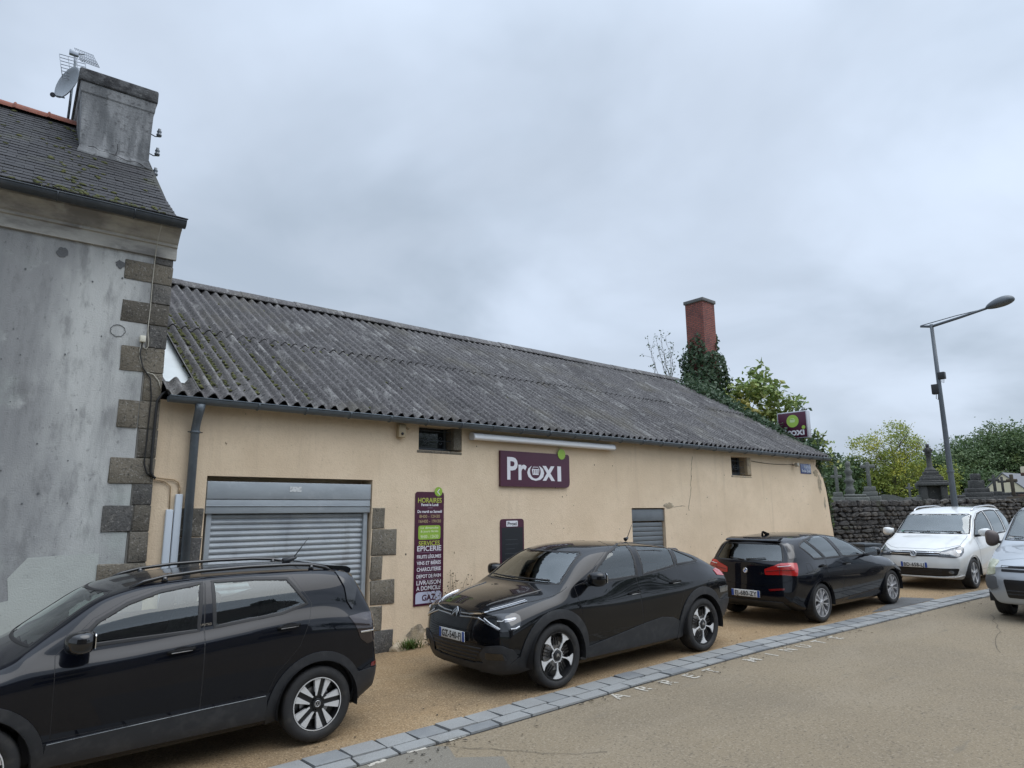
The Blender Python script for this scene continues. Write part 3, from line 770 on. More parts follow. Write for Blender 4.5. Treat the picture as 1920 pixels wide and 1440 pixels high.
for pj, sd in BOTH: wing_mirror(S, c3, 1.72, 1.03, sd, paint_black, .2, .13)
place_car(c3, 11.19, 6.285, R(-1.3), .228); c3.scale = (1, 1, .972)

# ---- 4: white people carrier
S = SH['mpv']
c4 = empty('people_carrier', label='white people carrier with silver roof rails parked facing us by the stone wall', cat='car')
TW1 = [(2.24, 1.06), (2.05, 1.20), (1.79, 1.385), (1.42, 1.53), (1.03, 1.575), (1.05, 1.055)]
TW2 = [(.94, 1.58), (.4, 1.588), (.10, 1.575), (.12, 1.07), (.95, 1.06)]
TW3 = [(.0, 1.575), (-.42, 1.54), (-.60, 1.36), (-.52, 1.12), (.02, 1.075)]
TD1 = [(2.22, .36), (2.26, .95), (2.28, 1.085), (2.08, 1.23), (1.80, 1.415), (1.42, 1.562), (1.0, 1.608), (1.01, .36)]
TD2 = [(1.0, .36), (.985, 1.609), (.4, 1.62), (.05, 1.606), (.07, 1.04), (.12, .80), (.40, .60), (.44, .36)]
WS4 = [(-.74, 1.12), (.74, 1.12), (.66, 1.495), (.61, 1.525), (-.61, 1.525), (-.66, 1.495)]
RW4 = [(-.62, 1.12), (.62, 1.12), (.56, 1.46), (-.56, 1.46)]
common(c4, S, paint_white, [(TW1, 0, 's'), (TW2, 1, 'd'), (TW3, None, 'd')], [(TD1, 1.18, .93), (TD2, .25, .95)], WS4, RW4, .316, .225, 2.678, 'five', arch=.055, lip=True, track=.775)
cabin(S, c4, 0, 2.15, 1.02, .68, 1.25, .35)
for pj, sd in BOTH:
    wing_mirror(S, c4, 2.10, 1.125, sd, paint_white, .2, .15)
    rl = MB(); pts = []
    for x, y, lift in ((1.50, .60, -.01), (1.40, .605, .03), (1.2, .61, .055), (.7, .61, .06), (.2, .605, .06), (-.2, .60, .05), (-.36, .595, .025), (-.46, .59, -.01)):
        h, n = S.at(*frame('T')((x, y * sd))); pts.append(h + Vector((0, 0, lift)))
    rl.tube(pts, .016, 10, 0); rl.build('roof_rail', alloy, c4)
place_car(c4, 19.75, 5.775, R(179.5), .400)

# ---- 5: silver van driving in from the right
S = SH['van']
c5 = empty('small_van', label='silver van with cloudy headlamp and grey bumper corner at the road edge', cat='van')
VW1 = [(2.22, 1.12), (1.95, 1.35), (1.65, 1.58), (1.35, 1.66), (.9, 1.67), (.9, 1.12)]
VW2 = [(.78, 1.67), (-.4, 1.65), (-.45, 1.15), (.78, 1.13)]
VD1 = [(2.24, .42), (2.28, .95), (2.28, 1.13), (1.98, 1.39), (1.66, 1.62), (1.35, 1.70), (.84, 1.71), (.84, .42)]
WS5 = [(-.72, 1.20), (.72, 1.20), (.64, 1.66), (.58, 1.70), (-.58, 1.70), (-.64, 1.66)]
RW5 = [(-.6, 1.15), (.6, 1.15), (.56, 1.6), (-.56, 1.6)]
common(c5, S, paint_silver, [(VW1, 0, 's'), (VW2, None, 's')], [(VD1, 1.1, .95)], WS5, RW5, .31, .205, 2.69, 'steel', arch=.055, lip=True, track=.755)
cabin(S, c5, 0, 2.15, 1.08, .66, 1.25, .35)
place_car(c5, 13.92 + 2.69, 2.86, R(180), gz(16.6))
# ------------------------------------------------------------------ lamps, grilles, plates, trim
lens_smoke = mk('smoked_lamp', (.02, .012, .013), .12, coat=1.)
lens_yellow = mk('cloudy_headlamp', (.36, .38, .28), .22, layers=[((.62, .64, .50), 9, .4, .7, .8)], coat=.6)
grille_m = mk('grille_black', (.008, .008, .009), .35)
silver_b = mk('grey_bumper', (.10, .105, .11), .5, bump=(200, .1, .002))
def ob(p3, az):
    n = Vector((-math.sin(az), math.cos(az), 0)); return [(p[0] * n.x + p[1] * n.y, p[2]) for p in p3]
def flip3(p3, s): return [(p[0], p[1] * s, p[2]) for p in p3]
def lamp(S, name, p3, az, off, mat, parent, sides=(1, -1), skirt=.012, bulge=0., r=.015):
    """a part outlined by points on the left of the car; repeated mirrored on the right"""
    out = []
    for s in sides:
        a = R(az) * s; ol = rounded(ob(flip3(p3, s), a), r)
        out.append(patch(S, name, ol, (a, 0, 0), off, mat, parent, skirt=skirt, bulge=bulge, grid=.03))
    return out
def strip(S, name, p3, az, w, h, mat, parent, sides=(1, -1), mb=None, off=.001):
    for s in sides:
        m = MB() if mb is None else mb
        a = R(az) * s; ribbon(S, ob(flip3(p3, s), a), (a, 0, 0), w, h, m, 0, off=off)
        if mb is None: m.build(name, mat, parent)
def nose_M(S, y, z, back=False, off=.004):
    h, n = S.at(*(frame('B') if back else frame('F'))((y, z)))
    p = h + n * off
    return Matrix.Translation(p) @ Matrix.Rotation(R(-90 if back else 90), 4, 'Z') @ Matrix.Rotation((-1) * math.asin(max(-1, min(1, n.z))), 4, 'X')
def front_plate(S, parent, text, z, off=.016, back=False, tilt=0):
    h, n = S.at(*(frame('B') if back else frame('F'))((0, z)))
    return plate(parent, text, h + n * off, math.pi if back else 0, tilt)
def wiper(S, parent, pj, a, b, off=.02):
    mb = MB(); fr = frame(pj); pts = []
    for k in range(9):
        t = k / 8; p = (a[0] + (b[0] - a[0]) * t, a[1] + (b[1] - a[1]) * t); h, n = S.at(*fr(p)); pts.append(h + n * off)
    mb.tube(pts, .008, 6); mb.tube([pts[0], pts[4] + (pts[4] - pts[3]) * .2], [.014, .009], 6); mb.build('wiper', rubber, parent)

# crossover
S = SH['cross']
lamp(S, 'tail_light', [(-.30, .835, 1.065), (-.50, .79, 1.075), (-.66, .60, 1.06), (-.72, .45, 1.03), (-.73, .42, .90), (-.62, .75, .84), (-.50, .84, .785), (-.42, .855, .85)], 140, .006, lens_smoke, c1)
strip(S, 'lamp_strip', [(-.42, .853, .905), (-.52, .842, .905), (-.62, .77, .905)], 120, .018, .008, chrome, c1, off=.006)
lamp(S, 'reflector', [(-.56, .80, .60), (-.66, .66, .60), (-.66, .66, .56), (-.56, .80, .56)], 130, .006, lens_dred, c1)
lamp(S, 'bumper_trim', [(-.40, .83, .535), (-.52, .80, .545), (-.70, .5, .555), (-.73, .30, .555), (-.73, .30, .30), (-.66, .5, .27), (-.5, .72, .25), (-.38, .80, .28)], 140, .010, plast, c1, skirt=.02)
patch(S, 'bumper_trim', [(-.46, .56), (.46, .56), (.46, .26), (-.46, .26)], 'B', .012, plast, c1)
mb = MB(); mb.prism(rounded([(-.20, 1.54), (-.43, 1.512), (-.475, 1.485), (-.46, 1.44), (-.40, 1.42)], .02), -.50, .50, 'y'); mb.build('spoiler', paint_black, c1)
for pj, sd in BOTH: patch(S, 'pillar_trim', [(-.24, 1.475), (-.42, 1.475), (-.44, 1.30), (-.36, 1.12), (-.31, 1.20), (-.30, 1.33)], pj, .012, glossblk, c1)
lamp(S, 'headlight', [(2.92, .80, .90), (3.16, .60, .87), (3.26, .45, .84), (3.27, .45, .74), (3.14, .70, .74), (2.95, .83, .80)], 40, .005, lens_clear, c1)
patch(S, 'grille', rounded([(-.46, .84), (.46, .84), (.46, .73), (-.46, .73)], .02), 'F', .006, grille_m, c1)
patch(S, 'lower_grille', rounded([(-.62, .58), (.62, .58), (.5, .34), (-.5, .34)], .04), 'F', .006, plast, c1)
patch(S, 'bonnet', rounded([(2.42, -.72), (2.95, -.66), (3.22, -.45), (3.27, 0), (3.22, .45), (2.95, .66), (2.42, .72), (2.50, 0)], .05), 'T', .002, paint_black, c1, skirt=.004)
mb = MB(); mb.bbox(2.28, -.35, 1.02, 2.5, .05, 1.07, .03); mb.build('red_cloth', red_obj, c1)
mb = MB(); mb.bbox(1.78, -.12, 1.36, 1.82, .12, 1.42, .015); mb.build('rear_view_mirror', rubber, c1)
for sd, yy in ((1, 'L'), (-1, 'R')):
    h, n = S.at(*frame(yy)((1.00, 1.14)))
    vs, fs = text_mesh('UNITED', .026, .0004, M=Matrix.Translation(h + n * .007) @ Matrix.Rotation(math.pi if sd > 0 else 0, 4, 'Z'))
    mb = MB(); mb.add(vs, fs); mb.build('door_lettering', chrome, c1)

# sloping-roof car
S = SH['coupe']
HL = [(3.405, .50, .812), (3.30, .65, .843), (3.188, .773, .850), (3.165, .815, .825), (3.165, .840, .773), (3.197, .852, .694), (3.363, .742, .672)]
lens_black = mk('dark_headlamp', (.012, .013, .015), .1, coat=1.)
lamp(S, 'headlight', HL, 38, .007, lens_black, c2)
lamp(S, 'lamp_unit', [(3.26, .71, .800), (3.20, .79, .812), (3.20, .80, .785), (3.27, .72, .765)], 38, .010, alloy_dk, c2, r=.012)
strip(S, 'running_light', [(3.33, .66, .776), (3.29, .705, .779), (3.275, .72, .793), (3.24, .76, .790), (3.20, .80, .80)], 38, .010, .004, lens_white, c2, off=.012)
strip(S, 'running_light', [(3.27, .80, .703), (3.23, .83, .705), (3.20, .852, .722)], 45, .012, .004, lens_white, c2, off=.012)
patch(S, 'grille', rounded([(-.56, .765), (-.30, .782), (0, .778), (.30, .782), (.56, .765), (.46, .655), (-.46, .655)], .03), 'F', .004, glossblk, c2)
strip(S, 'chrome_strip', [(2.96, .705, .940), (3.12, .63, .905), (3.30, .52, .862), (3.393, .436, .832), (3.425, .25, .815), (3.432, .09, .812)], 38, .018, .006, chrome, c2, off=.008)
strip(S, 'running_light', [(3.0, .70, .948), (3.16, .62, .912), (3.33, .50, .868)], 38, .010, .004, lens_white, c2, off=.009)
strip(S, 'chrome_strip', [(3.443, .09, .776), (3.432, .25, .784), (3.418, .405, .788), (3.405, .52, .755), (3.37, .722, .690)], 32, .017, .006, chrome, c2, off=.009)
strip(S, 'running_light', [(3.395, .50, .790), (3.385, .58, .755), (3.36, .735, .70)], 32, .013, .004, lens_white, c2, off=.012)
mb = MB(); chevrons(mb, .060, nose_M(S, 0, .818, off=.012), 0, .012); mb.build('car_emblem', chrome, c2)
patch(S, 'lower_grille', rounded([(-.62, .515), (.62, .515), (.58, .47), (.46, .36), (.1, .32), (-.1, .32), (-.46, .36), (-.58, .47)], .03), 'F', .004, grille_m, c2)
mb = MB()
for z in (.48, .44, .40, .36): ribbon(S, [(-.50 + (.48 - z), z), (.50 - (.48 - z), z)], 'F', .014, .008, mb, 0, off=.004)
mb.build('grille_bar', plast, c2)
lamp(S, 'fog_lamp_surround', [(3.442, .45, .42), (3.435, .56, .515), (3.36, .74, .54), (3.28, .835, .50), (3.22, .83, .41), (3.32, .78, .335), (3.42, .50, .325)], 35, .014, plast, c2, skirt=.02, bulge=.012, r=.03)
lamp(S, 'fog_lamp', [(3.43, .56, .455), (3.33, .77, .46), (3.31, .79, .40), (3.42, .56, .385)], 35, .029, glossblk, c2, r=.025)
lamp(S, 'bumper_trim', [(3.44, .36, .325), (3.42, .52, .33), (3.30, .78, .34), (3.10, .84, .44), (3.05, .85, .44), (3.02, .80, .25), (3.20, .76, .22), (3.36, .55, .215), (3.40, .38, .22)], 40, .012, plast, c2, skirt=.02)
patch(S, 'bumper_trim', [(-.42, .315), (.42, .315), (.42, .21), (-.42, .21)], 'F', .013, plast, c2)
front_plate(S, c2, 'GZ-540-FJ', .575, .022)
BN = [(2.43, .795), (2.51, .805), (2.87, .755), (2.98, .705), (3.20, .60), (3.37, .43), (3.405, .20), (3.41, 0)]
BNO = BN + [(a, -b) for a, b in BN[-2::-1]]
patch(S, 'bonnet', rounded(BNO + [(2.60, -.35), (2.63, 0), (2.60, .35)], .02), 'T', .003, paint_black2, c2, skirt=.006, grid=.03)
mb = MB(); ribbon(S, BNO, 'T', .012, .0005, mb, 0); mb.build('bonnet_gap', rubber, c2)
for pj, sd in BOTH:
    mb = MB(); ribbon(S, [(2.62, .55 * sd), (2.95, .50 * sd), (3.28, .36 * sd)], 'T', .05, .008, mb, 0, off=.002); mb.build('bonnet_crease', paint_black2, c2)
lamp(S, 'tail_light', [(-.42, .81, 1.03), (-.60, .70, 1.05), (-.72, .5, 1.04), (-.74, .5, .95), (-.60, .76, .93), (-.45, .85, .96)], 140, .008, lens_red, c2)
lamp(S, 'reflector', [(-.45, .86, .80), (-.60, .76, .80), (-.60, .76, .72), (-.45, .86, .72)], 140, .006, lens_clear, c2)
lamp(S, 'bumper_trim', [(-.42, .84, .62), (-.60, .76, .62), (-.78, .4, .60), (-.78, .4, .30), (-.55, .68, .27), (-.40, .80, .28)], 140, .010, plast, c2, skirt=.02)
mb = MB(); mb.bbox(1.88, -.14, 1.30, 1.94, .14, 1.39, .02); mb.build('rear_view_mirror', rubber, c2)
wiper(S, c2, 'F', (.55, 1.10), (-.1, 1.105)); wiper(S, c2, 'F', (-.05, 1.10), (-.6, 1.11))
for pj, sd in BOTH:
    m = MB(); ribbon(S, [(2.25, 1.07), (1.6, 1.058), (1.2, 1.072), (.95, 1.09), (.45, 1.14), (.1, 1.152), (-.11, 1.16)], pj, .012, .004, m, 0, off=.003); m.build('belt_moulding', glossblk, c2)

# black hatchback
S = SH['hatch']
LB = [(-.785, .34, .893), (-.75, .50, .955), (-.717, .594, .992), (-.62, .70, 1.0), (-.538, .765, .995), (-.58, .80, .90), (-.645, .82, .80), (-.746, .628, .812), (-.79, .35, .80)]
lamp(S, 'tail_light', LB, 155, .012, lens_red, c3, r=.02)
strip(S, 'lamp_strip', [(-.785, .37, .855), (-.735, .58, .885), (-.60, .76, .895)], 155, .016, .006, lens_dred, c3, off=.013)
strip(S, 'lamp_strip', [(-.72, .585, .985), (-.755, .585, .815)], 155, .007, .003, rubber, c3, off=.013)
strip(S, 'lamp_strip', [(-.74, .55, .94), (-.65, .72, .955)], 155, .010, .004, lens_white, c3, off=.013)
lamp(S, 'reflector', [(-.815, .40, .575), (-.765, .65, .605), (-.765, .65, .575), (-.81, .42, .545)], 160, .005, lens_dred, c3, r=.008)
mb = MB(); M = nose_M(S, 0, .855, True, .003); mb.lathe([(.042, 0), (.042, -.006), (.030, -.007), (.030, 0)], 28, 'y', 0, M)
mb.lathe([(.030, -.004), (.001, -.004)], 28, 'y', 1, M)
for k in (0, 2):
    a = [(.029 * math.cos(R(90 * k + q * 9)), .029 * math.sin(R(90 * k + q * 9))) for q in range(11)]; mb.prism([(0, 0)] + a, -.0042, -.0055, 'y', 2 if k else 2, M)
mb.build('car_emblem', [chrome, plate_m, plate_bl], c3)
M = nose_M(S, -.27, .805, True, .002); vs, fs = text_mesh('116d', .058, .002, M=M); mb = MB(); mb.add(vs, fs); mb.build('model_lettering', chrome, c3)
front_plate(S, c3, 'EJ-680-ZY', .485, .012, True)
strip(S, 'bumper_crease', [(-.829, .0, .622), (-.805, .41, .645), (-.742, .67, .70), (-.63, .82, .78)], 155, .012, .006, paint_black, c3)
patch(S, 'tailgate', rounded([(-.66, 1.01), (.66, 1.01), (.64, .86), (.40, .80), (.36, .66), (-.36, .66), (-.40, .80), (-.64, .86)], .03), 'B', .003, paint_black, c3, skirt=.006)
patch(S, 'bumper_trim', rounded([(-.62, .38), (.62, .38), (.58, .22), (-.58, .22)], .04), 'B', .010, plast, c3)
mb = MB(); mb.prism(rounded([(-.38, 1.392), (-.53, 1.368), (-.575, 1.345), (-.57, 1.325), (-.50, 1.33)], .012), -.49, .49, 'y'); mb.build('spoiler', paint_black, c3)
for pj, sd in BOTH: patch(S, 'pillar_trim', [(-.42, 1.345), (-.50, 1.34), (-.62, 1.06), (-.50, 1.07)], pj, .005, glossblk, c3)
wiper(S, c3, 'B', (-.02, 1.03), (-.34, 1.06), .018); wiper(S, c3, 'B', (.02, 1.02), (.30, 1.045), .018)
mb = MB(); mb.tube([(-.02, 0, 1.415), (-.10, 0, 1.44), (-.16, 0, 1.47), (-.19, 0, 1.47), (-.20, 0, 1.41)], [.03, .026, .016, .012, .02], 10); mb.build('aerial', paint_black, c3)
mb = MB(); ribbon(S, circle2(-.28, .90, .075, 26), 'R', .007, .0005, mb, 0, True); mb.build('fuel_flap', rubber, c3)
lamp(S, 'headlight', [(2.95, .78, .75), (3.18, .60, .72), (3.28, .42, .69), (3.28, .42, .62), (3.10, .74, .63)], 40, .006, lens_clear, c3)
patch(S, 'bonnet', rounded([(2.22, -.70), (2.8, -.66), (3.15, -.45), (3.25, 0), (3.15, .45), (2.8, .66), (2.22, .70), (2.30, 0)], .05), 'T', .002, paint_black, c3, skirt=.005)
for pj, sd in BOTH:
    m = MB(); ribbon(S, [(2.1, .72), (1.4, .75), (.76, .78), (.2, .80)], pj, .016, .004, m, 0, off=-.001); m.build('door_crease', paint_black, c3)

# white people carrier
S = SH['mpv']
TH = [(3.456, .47, .693), (3.395, .49, .782), (3.18, .63, .84), (2.987, .757, .886), (2.985, .805, .847), (3.08, .825, .77), (3.213, .82, .712), (3.36, .755, .680)]
lamp(S, 'headlight', TH, 40, .006, lens_clear, c4, r=.02)
lamp(S, 'lamp_unit', [(3.21, .73, .805), (3.11, .79, .81), (3.13, .80, .765), (3.22, .76, .755)], 40, .009, lens_white, c4, r=.02)
strip(S, 'lamp_frame', TH + TH[:1], 40, .012, .004, glossblk, c4, off=.006)
patch(S, 'grille', rounded([(-.52, .790), (0, .80), (.52, .790), (.50, .695), (0, .685), (-.50, .695)], .01), 'F', .004, grille_m, c4)
for z in (.768, .728):
    mb = MB(); ribbon(S, [(-.49, z), (.49, z)], 'F', .013, .008, mb, 0, off=.004); mb.build('grille_bar', chrome, c4)
mb = MB(); M = nose_M(S, 0, .742, off=.006); mb.lathe([(.066, .0), (.066, -.004), (.001, -.004)], 28, 'y', 1, M); vw_mark(mb, .064, M @ Matrix.Translation((0, -.006, 0)), 0, .006); mb.build('car_emblem', [chrome, glossblk], c4)
front_plate(S, c4, 'BD-658-LJ', .515, .016)
patch(S, 'lower_grille', rounded([(-.80, .455), (.80, .455), (.74, .315), (.5, .285), (-.5, .285), (-.74, .315)], .03), 'F', .005, grille_m, c4)
for s in (1, -1):
    patch(S, 'fog_lamp', circle2(.66 * s, .38, .045, 18, .035), 'F', .010, lens_clear, c4)
mb = MB()
for z in (.42, .39, .36, .33): ribbon(S, [(-.50, z), (.50, z)], 'F', .010, .006, mb, 0, off=.005)
mb.build('grille_bar', plast, c4)
strip(S, 'bumper_lip', [(3.47, .0, .265), (3.45, .45, .265), (3.36, .76, .28), (3.15, .83, .30)], 25, .035, .012, paint_white, c4)
patch(S, 'bonnet', rounded([(2.38, -.73), (2.94, -.74), (3.2, -.55), (3.32, -.38), (3.36, 0), (3.32, .38), (3.2, .55), (2.94, .74), (2.38, .73), (2.48, 0)], .03), 'T', .003, paint_white, c4, skirt=.006, grid=.03)
mb = MB(); ribbon(S, [(2.38, -.73), (2.94, -.74), (3.2, -.55), (3.32, -.38), (3.36, 0), (3.32, .38), (3.2, .55), (2.94, .74), (2.38, .73)], 'T', .012, .0005, mb, 0); mb.build('bonnet_gap', rubber, c4)
wiper(S, c4, 'F', (.6, 1.14), (-.05, 1.15)); wiper(S, c4, 'F', (0, 1.14), (-.62, 1.15))
mb = MB(); ribbon(S, [(.50, 1.15), (.62, 1.15)], 'F', .035, .0005, mb, 0, off=.003); mb.build('windscreen_sticker', plate_m, c4)
mb = MB(); ribbon(S, [(-.64, 1.16), (-.58, 1.16)], 'F', .05, .0005, mb, 0, off=.003); mb.build('windscreen_sticker', mk('sticker_green', (.25, .5, .4), .5), c4)
lamp(S, 'tail_light', [(-.45, .85, 1.10), (-.70, .72, 1.10), (-.76, .70, .88), (-.52, .86, .88)], 140, .006, lens_red, c4)

# silver van
S = SH['van']
lamp(S, 'headlight', [(3.02, .80, .935), (3.24, .735, .925), (3.31, .66, .915), (3.37, .65, .715), (3.30, .735, .69), (3.10, .84, .705)], 30, .010, lens_yellow, c5, bulge=.012, r=.03)
lamp(S, 'bumper_corner', [(3.05, .85, .68), (3.36, .71, .685), (3.42, .66, .68), (3.44, .64, .50), (3.38, .72, .47), (3.08, .85, .50)], 32, .014, silver_b, c5, skirt=.02, r=.03)
patch(S, 'grille', rounded([(-.58, .85), (.58, .85), (.58, .815), (-.58, .815)], .01), 'F', .004, grille_m, c5)
patch(S, 'grille', rounded([(-.58, .795), (.58, .795), (.58, .755), (-.58, .755)], .01), 'F', .004, grille_m, c5)
patch(S, 'lower_grille', rounded([(-.56, .64), (.56, .64), (.52, .36), (-.52, .36)], .03), 'F', .006, grille_m, c5)
front_plate(S, c5, 'FF-418-ZR', .545, .020)
mb = MB()
for z in (.47, .42): ribbon(S, [(-.52, z), (.52, z)], 'F', .018, .008, mb, 0, off=.006)
mb.build('grille_bar', plast, c5)
mb = MB(); chevrons(mb, .07, nose_M(S, 0, .84, off=.008), 0, .01); mb.build('car_emblem', chrome, c5)
for pj, sd in BOTH: wing_mirror(S, c5, 2.12, 1.19, sd, mk('mirror_brown', (.10, .08, .075), .5), .17, .24)
patch(S, 'bonnet', rounded([(2.48, -.74), (2.94, -.72), (3.25, -.62), (3.30, 0), (3.25, .62), (2.94, .72), (2.48, .74), (2.56, 0)], .03), 'T', .003, paint_silver, c5, skirt=.006)
wiper(S, c5, 'F', (.05, 1.20), (-.68, 1.245)); wiper(S, c5, 'F', (.66, 1.21), (0, 1.23))
mb = MB(); ribbon(S, [(-.68, 1.24), (-.60, 1.24)], 'F', .05, .0005, mb, 0, off=.003); mb.build('windscreen_sticker', plate_m, c5)
# ------------------------------------------------------------------ street
KI = [(-40, 5.95), (-12, 5.85), (2.22, 5.70), (4.0, 5.64), (6.27, 5.63), (8.59, 5.55), (11.19, 5.30), (13.27, 5.13), (15.09, 4.97), (16.73, 4.80), (20, 4.35), (26, 3.1), (34, 1.0), (60, -8)]
kin = lin(KI)
def kd(x): return (kin(x + .2) - kin(x - .2)) / .4
def sheet(name, mats, xs, ys_f, dz, kind='structure', z_f=None):
    """a ground sheet following the street's fall; ys_f(x) -> list of y from near to far"""
    vs = []; fs = []; n = None
    for x in xs:
        ys = ys_f(x); n = len(ys)
        for y in ys: vs.append((x, y, gz(x) + dz + (z_f(x, y) if z_f else 0)))
    for i in range(len(xs) - 1):
        for j in range(n - 1): fs.append((i * n + j, (i + 1) * n + j, (i + 1) * n + j + 1, i * n + j + 1))
    mb = MB(); mb.add(vs, fs, 0, True); return tag(mb.build(name, mats), kind=kind)
earth = mk('earth', (.10, .11, .055), .95, layers=[((.05, .075, .025), .6, .4, .65, .8)], space='w')
road_m = mk('road_asphalt', (.205, .163, .106), .93, layers=[((.145, .118, .082), .35, .40, .68, .6), ((.23, .19, .135), 1.3, .48, .7, .5, (.35, 1, 1)), ((.31, .26, .19), 48, .50, .66, .6), ((.085, .07, .05), 40, .54, .66, .8), ((.32, .27, .20), 110, .52, .68, .5), ((.13, .115, .09), 2.4, .62, .74, .6, (.5, 2.4, 1))], bump=(160, .55, .006), space='w')
pave_m = mk('pavement_gravel', (.245, .163, .082), .95, layers=[((.15, .105, .06), .7, .42, .68, .75), ((.31, .235, .14), 1.7, .5, .72, .5), ((.44, .33, .20), 55, .50, .66, .75), ((.075, .05, .027), 48, .53, .66, .85), ((.44, .34, .22), 120, .52, .68, .6)], bump=(150, .6, .006), space='w')
dark_m = mk('dark_asphalt', (.105, .108, .11), .92, layers=[((.16, .16, .155), 90, .5, .7, .7), ((.06, .06, .06), 1.5, .45, .7, .5)], bump=(160, .5, .005), space='w')
X1 = [-300, -120, -60] + [-30 + .75 * k for k in range(100)] + [60, 120, 300, 900]
sheet('ground', earth, X1, lambda x: [-900, -200, -40, -12, 0, 8, 14, 40, 200, 900], -.03)
X2 = [-40 + .75 * k for k in range(134)]
sheet('road', road_m, X2, lambda x: [-4.2, -2, 0, 1, 2, 3, min(kin(x) - .45, 7)] if kin(x) - .45 > 3 else [-14, -12, -10, -8, -6, -5, kin(x) - .45], -.010)
sheet('pavement', pave_m, [x for x in X2 if x < 45], lambda x: [kin(x) + .004, kin(x) + .5, (kin(x) + 9.4) / 2, 9.0, 9.4] if x < 19 else [kin(x) + .004, kin(x) + .5, kin(x) + 2, kin(x) + 4, kin(x) + 6.5], -.004)
sheet('far_pavement', dark_m, [x for x in X2 if x < 45], lambda x: [-8, -7, -6, -5, -4.21], .02)
# kerb: two rows of sawn stones laid nearly flush
stoneA = mk('kerb_granite', (.245, .252, .248), .85, layers=[((.21, .21, .205), 2.2, .4, .7, .8), ((.15, .14, .12), .9, .56, .74, .6), ((.38, .38, .375), 120, .5, .7, .6), ((.12, .125, .13), 90, .56, .7, .7)], bump=(90, .4, .004), space='w')
stoneB = mk('kerb_granite_dark', (.205, .212, .21), .88, layers=[((.13, .14, .15), 2.2, .4, .7, .8), ((.29, .30, .31), 120, .5, .7, .6)], bump=(90, .4, .004), space='w')
jointm = mk('kerb_joint', (.025, .024, .022), .95, space='w')
sheet('kerb_bed', jointm, [x for x in X2 if -20 < x < 30], lambda x: [kin(x) - .455, kin(x) - .2, kin(x) + .004], -.006)
mb = MB(); rnd = random.Random(3)
for row, (o0, o1, ln) in enumerate([(-.250, -.006, .31), (-.440, -.272, .36)]):
    x = -9.0
    while x < 27:
        l = ln * (1 + rnd.uniform(-.06, .06)); k = kd(x + l / 2); y = kin(x + l / 2)
        M = Matrix.Translation((x + l / 2, y, gz(x + l / 2) + .004 + rnd.uniform(-.002, .002))) @ Matrix.Rotation(math.atan(k), 4, 'Z') @ Matrix.Rotation(-.0205, 4, 'Y')
        sk = rnd.uniform(-.012, .012)
        top = [(-l / 2 + .010 + sk, o0), (l / 2 - .010 + sk, o0), (l / 2 - .010 - sk, o1), (-l / 2 + .010 - sk, o1)]
        g = rnd.uniform(-.004, .004); vs = [(p[0], p[1], -.02) for p in top] + [(p[0] * .985, p[1] + (.004 if p[1] == o0 else -.004), .004 + g) for p in top]
        mi = 0 if rnd.random() < .7 else 1
        mb.add([M @ Vector(v) for v in vs], [(4, 5, 6, 7), (0, 1, 5, 4), (1, 2, 6, 5), (2, 3, 7, 6), (3, 0, 4, 7)], mi); x += l
tag(mb.build('kerb', [stoneA, stoneB]), kind='structure')
def flat_poly(name, pts, mat, dz, sub=.4):
    mb = MB(); xs = [p[0] for p in pts]
    mb.add([(p[0], p[1], gz(p[0]) + dz) for p in dense(pts, sub)], [list(range(len(dense(pts, sub))))]); return tag(mb.build(name, mat), kind='structure')
flat_poly('asphalt_patch', [(12.66, 5.30), (12.9, 5.20), (13.6, 5.13), (14.85, 5.02), (15.0, 5.1), (14.76, 5.59)], dark_m, .001)
flat_poly('asphalt_patch', [(1.2, 5.38), (2.5, 5.37), (3.35, 5.33), (3.55, 5.1), (3.45, 4.85), (3.75, 4.6), (3.5, 4.1), (1.2, 4.0)], mk('grey_asphalt', (.165, .148, .118), .93, layers=[((.30, .29, .26), 95, .5, .7, .7), ((.09, .088, .08), 70, .56, .7, .8)], bump=(160, .5, .005), space='w'), -.006)
# painted word, half worn away
m, nt = _new('worn_road_paint'); MATS['worn_road_paint'] = m
o_ = N(nt, 'ShaderNodeOutputMaterial'); p_ = N(nt, 'ShaderNodeBsdfPrincipled'); t_ = N(nt, 'ShaderNodeBsdfTransparent'); x_ = N(nt, 'ShaderNodeMixShader')
p_.inputs['Base Color'].default_value = (.46, .43, .37, 1); p_.inputs['Roughness'].default_value = .8
nt.links.new(noise_fac(nt, 28, .32, .54, space='w'), x_.inputs[0]); nt.links.new(p_.outputs[0], x_.inputs[2]); nt.links.new(t_.outputs[0], x_.inputs[1]); nt.links.new(x_.outputs[0], o_.inputs[0])
mb = MB()
for ch, lx, ly in zip('ARRETMINUTE', [5.70, 6.11, 6.50, 6.90, 7.28, 8.11, 8.53, 8.94, 9.30, 9.70, 10.13], [5.07, 5.06, 5.04, 5.01, 4.98, 4.93, 4.90, 4.89, 4.85, 4.83, 4.79]):
    M = Matrix.Translation((lx, ly - .10, gz(lx) - .004)) @ Matrix.Rotation(-.03, 4, 'Z') @ Matrix.Rotation(-.0205, 4, 'Y') @ Matrix.Rotation(R(-90), 4, 'X')
    vs, fs = text_mesh(ch, .27, .0, bold=.004, M=M); mb.add(vs, fs)
for lx, ly, a in ((2.92, 5.20, .1), (3.30, 5.22, -.1), (3.72, 5.22, 0)):
    M = Matrix.Translation((lx, ly, gz(lx) - .004)) @ Matrix.Rotation(a, 4, 'Z')
    mb.add([M @ Vector(v) for v in ((-.09, -.03, 0), (.10, -.02, .0), (.09, .03, 0), (-.08, .02, 0))], [(0, 1, 2, 3)])
tag(mb.build('road_marking', m), kind='structure')

